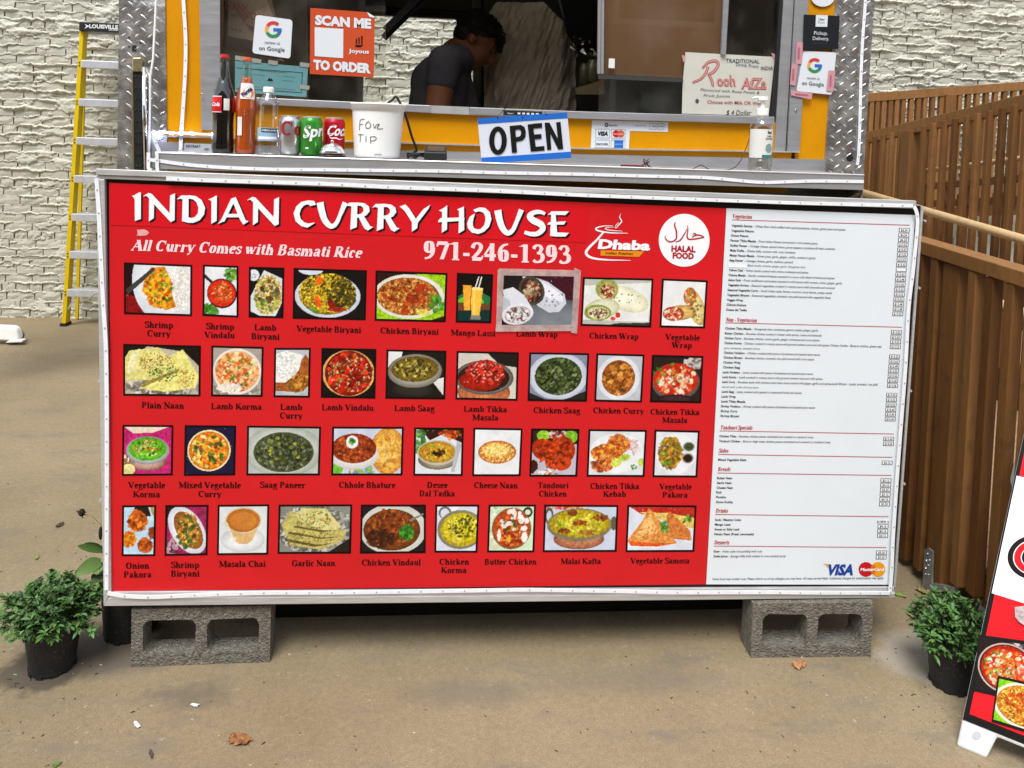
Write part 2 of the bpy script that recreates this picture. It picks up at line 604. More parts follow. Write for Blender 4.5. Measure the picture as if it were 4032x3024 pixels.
def pen_quads(pts, thin, thick, ends=True):
    """a stroke whose width depends on its direction, as with a broad pen"""
    P = np.array(pts, float)
    k = len(P)
    T = np.zeros_like(P)
    T[1:-1] = P[2:] - P[:-2]
    T[0] = P[1] - P[0]
    T[-1] = P[-1] - P[-2]
    L = np.hypot(T[:, 0], T[:, 1]) + 1e-9
    T /= L[:, None]
    wd = thin + (thick - thin) * np.abs(T[:, 1]) ** 1.6
    N = np.stack([-T[:, 1], T[:, 0]], 1)
    A, B = P + N * wd[:, None] / 2, P - N * wd[:, None] / 2
    return np.concatenate([A, B]), [(i, i + 1, k + i + 1, k + i) for i in range(k - 1)]


def smooth_path(pts, n=5):
    P = [np.array(pts[i:i + 2], float) for i in range(0, len(pts), 2)]
    P = [2 * P[0] - P[1]] + P + [2 * P[-1] - P[-2]]
    out = []
    for i in range(1, len(P) - 2):
        for j in range(n):
            t = j / n
            out.append(0.5 * ((2 * P[i]) + (-P[i - 1] + P[i + 1]) * t + (2 * P[i - 1] - 5 * P[i] + 4 * P[i + 1] - P[i + 2]) * t * t
                              + (-P[i - 1] + 3 * P[i] - 3 * P[i + 1] + P[i + 2]) * t ** 3))
    out.append(P[-2])
    return out


_ser = {}


def serif_glyph(ch):
    if ch in _ser:
        return _ser[ch]
    adv, st = SER[ch]
    out = []
    for s in st:
        k = s[0]
        if k == 'v':
            out.append((np.array([[s[1] - 13, 0], [s[1] + 13, 0], [s[1] + 13, 100], [s[1] - 13, 100]], float), [(0, 1, 2, 3)]))
            for y in ([0, 100] if s[2] == 3 else [0]):
                d = 5 if y == 0 else -5
                out.append((np.array([[s[1] - 20, y], [s[1] + 20, y], [s[1] + 20, y + d], [s[1] - 20, y + d]], float), [(0, 1, 2, 3)]))
        elif k == 's':
            out.append((np.array([[s[1] - s[3], s[2] - 4], [s[1] + s[3], s[2] - 4], [s[1] + s[3], s[2] + 4], [s[1] - s[3], s[2] + 4]], float), [(0, 1, 2, 3)]))
        elif k == 'l':
            d = np.array([s[3] - s[1], s[4] - s[2]], float)
            # horizontal cut ends
            if abs(d[1]) > 8:
                h = (s[5] * 1.15 + 3) / 2 * math.hypot(*d) / abs(d[1])
                q = [[s[1] - h, s[2]], [s[1] + h, s[2]], [s[3] + h, s[4]], [s[3] - h, s[4]]]
            else:
                h = s[5] / 2 + 2
                q = [[s[1], s[2] - h], [s[3], s[4] - h], [s[3], s[4] + h], [s[1], s[2] + h]]
            out.append((np.array(q, float), [(0, 1, 2, 3)]))
        elif k == 'a':
            n = max(6, int(abs(s[6] - s[5]) / 20))
            a = np.radians(np.linspace(s[5], s[6], n + 1))
            th = 22 if s[4] > 40 else 20
            pts = np.stack([s[1] + (s[3] - th * .42 * np.abs(np.cos(a))) * np.cos(a), s[2] + (s[4] - 3) * np.sin(a)], 1)
            out.append(pen_quads(pts, 10, th + 6))
        elif k == 'p':
            out.append(pen_quads(smooth_path(s[2:], 4), max(9, s[1] * .7), s[1] * 1.45))
        elif k == 'o':
            a = np.linspace(0, 2 * math.pi, 9)[:-1]
            out.append((np.stack([s[1] + s[3] * np.cos(a), s[2] + s[3] * np.sin(a)], 1), [tuple(range(8))]))
    _ser[ch] = (adv, out)
    return _ser[ch]


def serif(b, text, fn, shear=0.0, align=0.5, width=None, col=None, layer=None):
    """bold serif text through fn(u, v, k): cap height = 1; k counts strokes for tiny steps in depth"""
    tot = sum(serif_glyph(c)[0] for c in text) / 100.0
    sx = width / tot if width else 1.0
    x = -tot * sx * align
    k = 0
    for c in text:
        adv, st = serif_glyph(c)
        for vs, fs in st:
            k += 1
            b.add([fn(x + (p[0] / 100 + p[1] / 100 * shear) * sx, p[1] / 100, (k % 7)) for p in vs], fs, col)
        x += adv / 100 * sx


# ================================================================== MENU BOARD
def bp(px, py, off=0.0):
    return onY(px, py, 0.0 - off)


def row_slope(py):
    return 0.0418 - 0.0508 * (py - 734) / 1638


def col_lean(px):
    return 0.0175 - 0.0735 * (px - 390) / 3180


def txt_fn(cx, cy, s, off, plane=bp):
    """text frame on the board: s = cap height in photo px, following the board's own edges"""
    sl, ln = row_slope(cy), col_lean(cx)
    return lambda u, v, k=0: plane(cx + u * s - v * s * ln, cy + u * s * sl - v * s, off + k * 0.00006)


ALU = mat('brushed_aluminium', (0.60, 0.60, 0.59), rough=0.42, metal=0.45, var=0.12, vscale=9, stretch=(1, 1, 14), bump=0.05, bscale=120, rvar=0.1)
ALU_DULL = mat('dull_aluminium', (0.50, 0.50, 0.49), rough=0.5, metal=0.6, var=0.14, vscale=14, bump=0.05)
BLACKM = mat('black_vinyl', (0.008, 0.006, 0.006), rough=0.45, spec=.25)
REDM = mat('red_vinyl_print', hx('cc161e'), rough=0.36, spec=.4, var=0.07, vscale=2.2, bump=1.6, bscale=3.5)
RED2M = mat('red_vinyl_overlay', hx('d0121f'), rough=0.36, spec=.3, var=0.04, vscale=3)
WHITEM = mat('white_vinyl_print', hx('dde4e8'), rough=0.4, var=0.02, vscale=4)
MAROON = mat('dark_red_print', hx('2c0406'), rough=0.5, spec=.2)
PINKW = mat('pinkish_white_print', hx('f7d3d6'), rough=0.4)
PUREW = mat('white_letter_vinyl', hx('f0f1f2'), rough=0.35)
INK = mat('black_ink', (0.006, 0.006, 0.006), rough=0.55, spec=.2)
GREYINK = mat('grey_ink', hx('45484c'), rough=0.5)
REDINK = mat('red_ink', hx('b02530'), rough=0.5)
ART = mat('printed_picture', (1, 1, 1), rough=0.3, attr=True)
LEDM = mat('white_led_tape', hx('e9ebee'), rough=0.45, var=0.05, vscale=60)
CHIPM = mat('led_chip', hx('a8a49a'), rough=0.4)
TAPEM = mat('clear_tape', hx('cdbfba'), rough=0.25, var=0.25, vscale=40, alpha=.45)

board = empty('menu_board', bp(1960, 2372), 'long red and white menu board with rows of dish pictures, propped on cinder blocks', 'menu board')
b = M()
b.prism([onY(x, y, 0.001) for x, y in ((396, 690), (3634, 811), (3522, 2322), (424, 2345))], (0, 0.035, 0))
b.build('backing_panel', BLACKM, board)
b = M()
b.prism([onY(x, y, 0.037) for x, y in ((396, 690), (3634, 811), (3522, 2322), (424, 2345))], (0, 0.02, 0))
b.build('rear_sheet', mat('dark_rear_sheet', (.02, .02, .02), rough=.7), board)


def strip_part(pts, off, th, m, name, bev=0.0015):
    o = M().prism([bp(x, y, off) for x, y in pts], (0, th, 0)).build(name, m, board, bevel=bev)
    return o


strip_part([(376, 664), (3609, 791), (3608, 808), (378, 688)], 0.016, 0.022, ALU, 'top_trim')
strip_part([(378, 689), (3608, 809), (3606, 822), (378, 703)], 0.010, 0.012, ALU, 'top_trim_lip')
strip_part([(378, 704), (411, 706), (437, 2331), (407, 2386)], 0.012, 0.020, ALU, 'side_trim')
strip_part([(438, 2332), (3521, 2313), (3525, 2336), (424, 2356)], 0.008, 0.010, ALU, 'bottom_trim_lip')
strip_part([(407, 2387), (424, 2357), (3525, 2337), (3524, 2354)], 0.014, 0.030, ALU, 'bottom_trim')
strip_part([(3628, 812), (3637, 811), (3527, 2312), (3519, 2312)], 0.004, 0.03, ALU, 'edge_trim', 0)
# red and white faces
strip_part([(430, 720), (2859, 820), (2779, 2301), (437, 2327)], 0.0030, 0.002, REDM, 'red_panel', 0)
strip_part([(2861, 820), (3604, 847), (3503, 2302), (2781, 2301)], 0.0034, 0.0024, WHITEM, 'white_panel', 0)
strip_part([(437, 728), (2319, 812), (2310, 956), (437, 886)], 0.0042, 0.001, RED2M, 'title_strip', 0)


# ---- title lettering, letter by letter
def zp(p, o, s):
    return (p[0] / s + o[0], p[1] / s + o[1])


ZA, ZB, ZS = (400, 650), (1300, 700), 2.212


def stripq(o, i):
    return [[o[k], o[k + 1], i[k + 1], i[k]] for k in range(len(o) - 1)]


def sweep(pts):
    P = np.array([(p[0], p[1]) for p in pts], float)
    W = np.array([p[2] for p in pts], float)
    n = 5
    P2, W2 = [], []
    Q = [2 * P[0] - P[1]] + list(P) + [2 * P[-1] - P[-2]]
    for i in range(1, len(Q) - 2):
        for j in range(n):
            t = j / n
            P2.append(0.5 * (2 * Q[i] + (-Q[i - 1] + Q[i + 1]) * t + (2 * Q[i - 1] - 5 * Q[i] + 4 * Q[i + 1] - Q[i + 2]) * t * t
                             + (-Q[i - 1] + 3 * Q[i] - 3 * Q[i + 1] + Q[i + 2]) * t ** 3))
            W2.append(W[i - 1] * (1 - t) + W[i] * t)
    P2.append(P[-1])
    W2.append(W[-1])
    P2 = np.array(P2)
    T = np.gradient(P2, axis=0)
    T /= np.hypot(T[:, 0], T[:, 1])[:, None] + 1e-9
    N = np.stack([-T[:, 1], T[:, 0]], 1) * np.array(W2)[:, None] / 2
    return stripq((P2 + N).tolist(), (P2 - N).tolist())


def nshape(dx, dy):
    return [[(360 + dx, 272 + dy), (408 + dx, 242 + dy), (435 + dx, 250 + dy), (414 + dx, 290 + dy), (390 + dx, 268 + dy)],
            [(414 + dx, 262 + dy), (458 + dx, 300 + dy), (455 + dx, 462 + dy), (412 + dx, 490 + dy)],
            [(412 + dx, 243 + dy), (438 + dx, 252 + dy), (640 + dx, 470 + dy), (602 + dx, 497 + dy), (430 + dx, 312 + dy)],
            [(597 + dx, 265 + dy), (640 + dx, 245 + dy), (636 + dx, 480 + dy), (602 + dx, 497 + dy), (592 + dx, 430 + dy)]]


def rshape(dx, dy):
    q = [[(135, 250), (165, 217), (236, 215), (236, 243), (190, 252), (160, 243)], [(186, 240), (237, 240), (232, 430), (175, 452)]]
    q += stripq([(236, 215), (300, 222), (338, 250), (345, 290), (318, 325), (275, 345), (235, 347)], [(236, 243), (268, 245), (288, 262), (291, 288), (272, 310), (252, 318), (235, 318)])
    q += [[(240, 330), (290, 328), (350, 422), (374, 430), (328, 460), (298, 442)]]
    return [[(x + dx, y + dy) for x, y in p] for p in q]


TITLE = {
    'I': (ZA, [[(262, 268), (285, 262), (332, 235), (343, 243), (342, 470), (290, 487), (288, 300), (275, 275)]]),
    'N': (ZA, nshape(0, 0)),
    'D': (ZA, [[(655, 298), (695, 264), (757, 264), (757, 292), (708, 300), (690, 293)], [(706, 292), (758, 290), (757, 503), (700, 488)]]
          + stripq([(757, 262), (820, 270), (872, 305), (902, 370), (893, 430), (855, 480), (800, 503), (757, 503)],
                   [(757, 292), (795, 298), (825, 322), (843, 370), (838, 420), (815, 450), (785, 462), (757, 455)])),
    'I2': (ZA, [[(928, 298), (955, 290), (998, 265), (1005, 270), (1003, 485), (955, 512), (957, 318), (940, 302)]]),
    'A': (ZA, [[(1012, 512), (1042, 475), (1128, 292), (1162, 305), (1072, 488)], [(1128, 292), (1168, 278), (1192, 330), (1255, 480), (1280, 490), (1235, 520), (1205, 475), (1148, 335)],
               [(1095, 425), (1205, 425), (1218, 455), (1082, 455)]]),
    'N2': (ZA, nshape(906, 34)),
    'C': (ZA, stripq([(1868, 345), (1852, 312), (1800, 307), (1740, 320), (1695, 360), (1672, 420), (1690, 490), (1740, 532), (1792, 546), (1856, 505)],
                     [(1815, 358), (1815, 350), (1790, 342), (1762, 352), (1738, 380), (1724, 425), (1734, 468), (1765, 498), (1800, 510), (1852, 500)])),
    'U': (ZA, sweep([(1902, 325, 62), (1918, 400, 58), (1945, 480, 54), (1995, 532, 44), (2040, 512, 36), (2075, 440, 34), (2122, 326, 46)])),
    'R': (ZB, rshape(0, 0)),
    'R2': (ZB, rshape(231, 11)),
    'Y': (ZB, [[(605, 250), (655, 232), (690, 268), (765, 385), (712, 388), (650, 290)], [(870, 235), (835, 258), (810, 275), (735, 372), (765, 390), (858, 268)], [(712, 380), (766, 380), (757, 440), (712, 470)]]),
    'H': (ZB, [[(948, 285), (985, 265), (1020, 240), (1018, 450), (972, 480), (975, 300)], [(942, 374), (960, 350), (1170, 346), (1168, 374), (942, 388)], [(1105, 275), (1165, 250), (1168, 455), (1118, 485), (1122, 290)]]),
    'O': (ZB, stripq([(1245, 278), (1300, 258), (1350, 262), (1392, 300), (1405, 360), (1385, 425), (1340, 470), (1290, 490), (1235, 478), (1200, 440), (1192, 395), (1215, 340), (1258, 310)],
                     [(1262, 300), (1300, 292), (1335, 305), (1350, 335), (1352, 370), (1340, 415), (1310, 445), (1285, 450), (1255, 440), (1243, 415), (1243, 385), (1250, 350), (1258, 330)])),
    'U2': (ZB, sweep([(1460, 282, 62), (1474, 360, 58), (1500, 435, 54), (1545, 482, 44), (1590, 455, 38), (1625, 380, 36), (1666, 278, 46)])),
    'S': (ZB, sweep([(1872, 315, 26), (1828, 298, 34), (1775, 303, 40), (1738, 335, 52), (1770, 372, 58), (1830, 402, 58), (1852, 442, 50), (1810, 485, 42), (1750, 490, 38), (1692, 475, 30)])),
    'E': (ZB, [[(1895, 322), (1925, 295), (1962, 292), (1978, 480), (1962, 512), (1915, 506), (1925, 322)], [(1925, 292), (2080, 292), (2050, 325), (1940, 322)], [(1890, 408), (1905, 388), (2055, 378), (2035, 408)],
               [(1960, 475), (2080, 480), (2050, 512), (1955, 512)]]),
}
for nm, (oo, polys) in TITLE.items():
    b1, b2 = M(), M()
    for k, p in enumerate(polys):
        q = [zp(t, oo, ZS) for t in p]
        b1.add([bp(x, y, 0.0062 + (k % 9) * 0.00005) for x, y in q], [tuple(range(len(q)))])
        b2.add([bp(x + 7, y + 6, 0.0050 + (k % 9) * 0.00005) for x, y in q], [tuple(range(len(q)))])
        b2.add([bp(x + 4, y + 3, 0.0055 + (k % 9) * 0.00005) for x, y in q], [tuple(range(len(q)))])
    t = b1.build('title_letter', PUREW, board)
    b2.build('letter_shadow', INK, t)

b = M()
serif(b, 'All Curry Comes with Basmati Rice', txt_fn(970, 1000, 41, 0.0040), shear=0.28, width=905 / 41)
b.build('slogan_text', PINKW, board)
b = M()
serif(b, '971-246-1393', txt_fn(1956, 1028, 69, 0.0040), width=584 / 69)
b.build('phone_number', PINKW, board)
b = M()
pl = [(539, 905), (566, 903), (580, 908), (587, 916), (580, 926), (560, 929), (538, 928), (542, 916)]
b.add([bp(x, y, 0.0042) for x, y in pl], [tuple(range(8))])
b.build('scraped_patch', mat('scraped_print', hx('e0a0a0'), rough=0.6, var=0.3, vscale=160), board)

# ---- dish captions
CAP = [('Shrimp', 626, 1291), ('Curry', 625, 1325), ('Shrimp', 867, 1297), ('Vindalu', 865, 1331), ('Lamb', 1045, 1301), ('Biryani', 1045, 1336),
       ('Vegetable Biryani', 1295, 1308, 254), ('Chicken Biryani', 1612, 1315, 231), ('Mango Lassi', 1863, 1322, 176), ('Lamb Wrap', 2114, 1326, 165),
       ('Chicken Wrap', 2417, 1334, 196), ('Vegetable', 2688, 1339), ('Wrap', 2685, 1370),
       ('Plain Naan', 641, 1608, 168), ('Lamb Korma', 931, 1612, 201), ('Lamb', 1147, 1614), ('Curry', 1146, 1648), ('Lamb Vindalu', 1369, 1616, 205),
       ('Lamb Saag', 1632, 1619, 159), ('Lamb Tikka', 1911, 1622, 171), ('Masala', 1911, 1655), ('Chicken Saag', 2192, 1627, 186), ('Chicken Curry', 2435, 1628, 202),
       ('Chicken Tikka', 2657, 1633, 195), ('Masala', 2657, 1665),
       ('Vegetable', 578, 1922, 146), ('Korma', 577, 1958), ('Mixed Vegetable', 826, 1922, 245), ('Curry', 826, 1957), ('Saag Paneer', 1113, 1921, 180), ('Chhole Bhature', 1445, 1921, 224),
       ('Desee', 1722, 1921), ('Dal Tadka', 1721, 1954, 141), ('Cheese Naan', 1952, 1922, 174), ('Tandoori', 2178, 1922, 122), ('Chicken', 2176, 1955, 112),
       ('Chicken Tikka', 2420, 1925, 195), ('Kebab', 2420, 1956), ('Vegetable', 2660, 1927, 127), ('Pakora', 2658, 1959),
       ('Onion', 541, 2239), ('Pakora', 542, 2274), ('Shrimp', 729, 2236), ('Biryani', 729, 2270), ('Masala Chai', 954, 2232, 184), ('Garlic Naan', 1234, 2229, 173), ('Chicken Vindaul', 1540, 2226, 234),
       ('Chicken', 1788, 2223), ('Korma', 1787, 2256), ('Butter Chicken', 2010, 2223, 206), ('Malai Kofta', 2287, 2221, 159), ('Vegetable Samosa', 2599, 2219, 233)]
for c in CAP:
    s = 24.0 - 2.2 * (c[1] - 500) / 2200
    b = M()
    serif(b, c[0], txt_fn(c[1], c[2], s, 0.0036), width=(c[3] / s if len(c) > 3 else None))
    b.build('dish_caption', MAROON, board)


# ---- printed dish pictures: painted cell by cell on a fine grid of vertices
def mask_e(X, Y, cx, cy, rx, ry, rot=0.0):
    a = math.radians(rot)
    dx, dy = X - cx, Y - cy
    u, v = dx * math.cos(a) + dy * math.sin(a), -dx * math.sin(a) + dy * math.cos(a)
    return (u / rx) ** 2 + (v / ry) ** 2


def mask_p(X, Y, pts):
    ins = np.zeros(X.shape, bool)
    n = len(pts)
    for i in range(n):
        x0, y0 = pts[i]
        x1, y1 = pts[(i + 1) % n]
        if y0 == y1:
            continue
        c = ((y0 > Y) != (y1 > Y)) & (X < (x1 - x0) * (Y - y0) / (y1 - y0) + x0)
        ins ^= c
    return ins


def paint(cmds, w, h, seed):
    """commands in unit coordinates, y down. b col | e cx cy rx ry col rot | g same, soft inner shade to col2 | p col pts |
    s n cx cy rx ry size elong [cols] : scattered morsels inside an ellipse"""
    rg = np.random.default_rng(seed)
    asp = w / h
    X, Y = np.meshgrid((np.arange(w) + .5) / w * asp, (np.arange(h) + .5) / h)
    im = np.ones((h, w, 3))
    for c in cmds:
        k = c[0] if c != 'smooth' else ''
        if k == 'b':
            im[:] = hx(c[1])
        elif k == 'e':
            d = mask_e(X, Y, c[1] * asp, c[2], c[3] * asp, c[4], c[6] if len(c) > 6 else 0)
            im[d < 1] = hx(c[5])
        elif k == 'g':
            d = mask_e(X, Y, c[1] * asp, c[2], c[3] * asp, c[4], c[7] if len(c) > 7 else 0)
            t = np.clip(d, 0, 1)[..., None] ** 1.5
            col = np.array(hx(c[5])) * (1 - t) + np.array(hx(c[6])) * t
            im = np.where((d < 1)[..., None], col, im)
        elif k == 'p':
            m = mask_p(X, Y, [(x * asp, y) for x, y in c[2]])
            im[m] = hx(c[1])
        elif k == 's':
            n, cx, cy, rx, ry, sz, el, cols = c[1:9]
            sz, n = sz * (.72 if n < 30 else .60), int(n * (1.3 if n < 30 else 2.4))
            for _ in range(n):
                a, r = rg.uniform(0, 2 * math.pi), math.sqrt(rg.uniform(0, 1))
                x, y = (cx + rx * r * math.cos(a)) * asp, cy + ry * r * math.sin(a)
                q = sz * rg.uniform(.6, 1.3)
                i0, i1 = max(0, int((y - q * el) * h)), min(h, int((y + q * el) * h) + 2)
                j0, j1 = max(0, int((x - q * el) * h)), min(w, int((x + q * el) * h) + 2)
                if i0 >= i1 or j0 >= j1:
                    continue
                d = mask_e(X[i0:i1, j0:j1], Y[i0:i1, j0:j1], x, y, q * el, q, rg.uniform(0, 180))
                col = np.array(hx(cols[rg.integers(len(cols))])) * rg.uniform(.78, 1.18)
                sub = im[i0:i1, j0:j1]
                mk_ = d < 1
                sub[mk_] = sub[mk_] * .22 + np.clip(col, 0, 1) * .78
        elif k == 'n':
            X2, Y2 = X * c[1], Y * c[1]
            f = fbm(X2, Y2, seed, 3)[..., None]
            im = im * (1 - c[2] + 2 * c[2] * f)
    # grain of a photographed dish: strong in coloured food, faint on plates and cloths
    mx_, mn_ = im.max(-1), im.min(-1)
    gr = .25 if cmds[-1] == 'smooth' else 1.0
    sat = gr * np.clip((mx_ - mn_) / (mx_ + .02) * 1.6 - .35, 0, 1)[..., None]
    f = fbm(X * 26, Y * 26, seed + 5, 3)[..., None]
    g = fbm(X * 5, Y * 5, seed + 9, 2)[..., None]
    im = im * (1 + sat * (1.15 * (f - .5)) + .25 * (g - .5) + (1 - sat) * .12 * (f - .5))
    hl = (vnoise(X * 34, Y * 34, seed + 3) > .96)[..., None] & (sat > .5)
    im = np.where(hl, im * .5 + .42, im)
    im = np.clip(im, 0, 1)
    im = np.where(im < .45, im * (.62 + .84 * im), im)
    return im


def art_mesh(name, quad, im, plane, off, parent, mt=None):
    """quad = TL TR BL BR in photo px"""
    h, w = im.shape[:2]
    tl, tr, bl, br = [np.array(q, float) for q in quad]
    vs, cs = [], []
    P = [[None] * (w) for _ in range(h)]
    g = np.empty((h, w, 3))
    c4 = [np.array(plane(*q, off)) for q in (tl, tr, bl, br)]
    S, T = np.meshgrid(np.linspace(0, 1, w), np.linspace(0, 1, h))
    S, T = S[..., None], T[..., None]
    g = (c4[0] * (1 - S) + c4[1] * S) * (1 - T) + (c4[2] * (1 - S) + c4[3] * S) * T
    idx = np.arange(h * w).reshape(h, w)
    f = np.stack([idx[1:, :-1], idx[1:, 1:], idx[:-1, 1:], idx[:-1, :-1]], -1).reshape(-1, 4)
    loc = WL[parent.name]
    me = bpy.data.meshes.new(name)
    me.from_pydata((g.reshape(-1, 3) - loc).tolist(), [], f.tolist())
    a = me.color_attributes.new('Col', 'FLOAT_COLOR', 'POINT')
    buf = np.ones((h * w, 4), np.float32)
    buf[:, :3] = im.reshape(-1, 3)
    a.data.foreach_set('color', buf.ravel())
    me.materials.append(mt or ART)
    o = bpy.data.objects.new(name, me)
    COL.objects.link(o)
    o.parent = parent
    WL[o.name] = loc
    return o


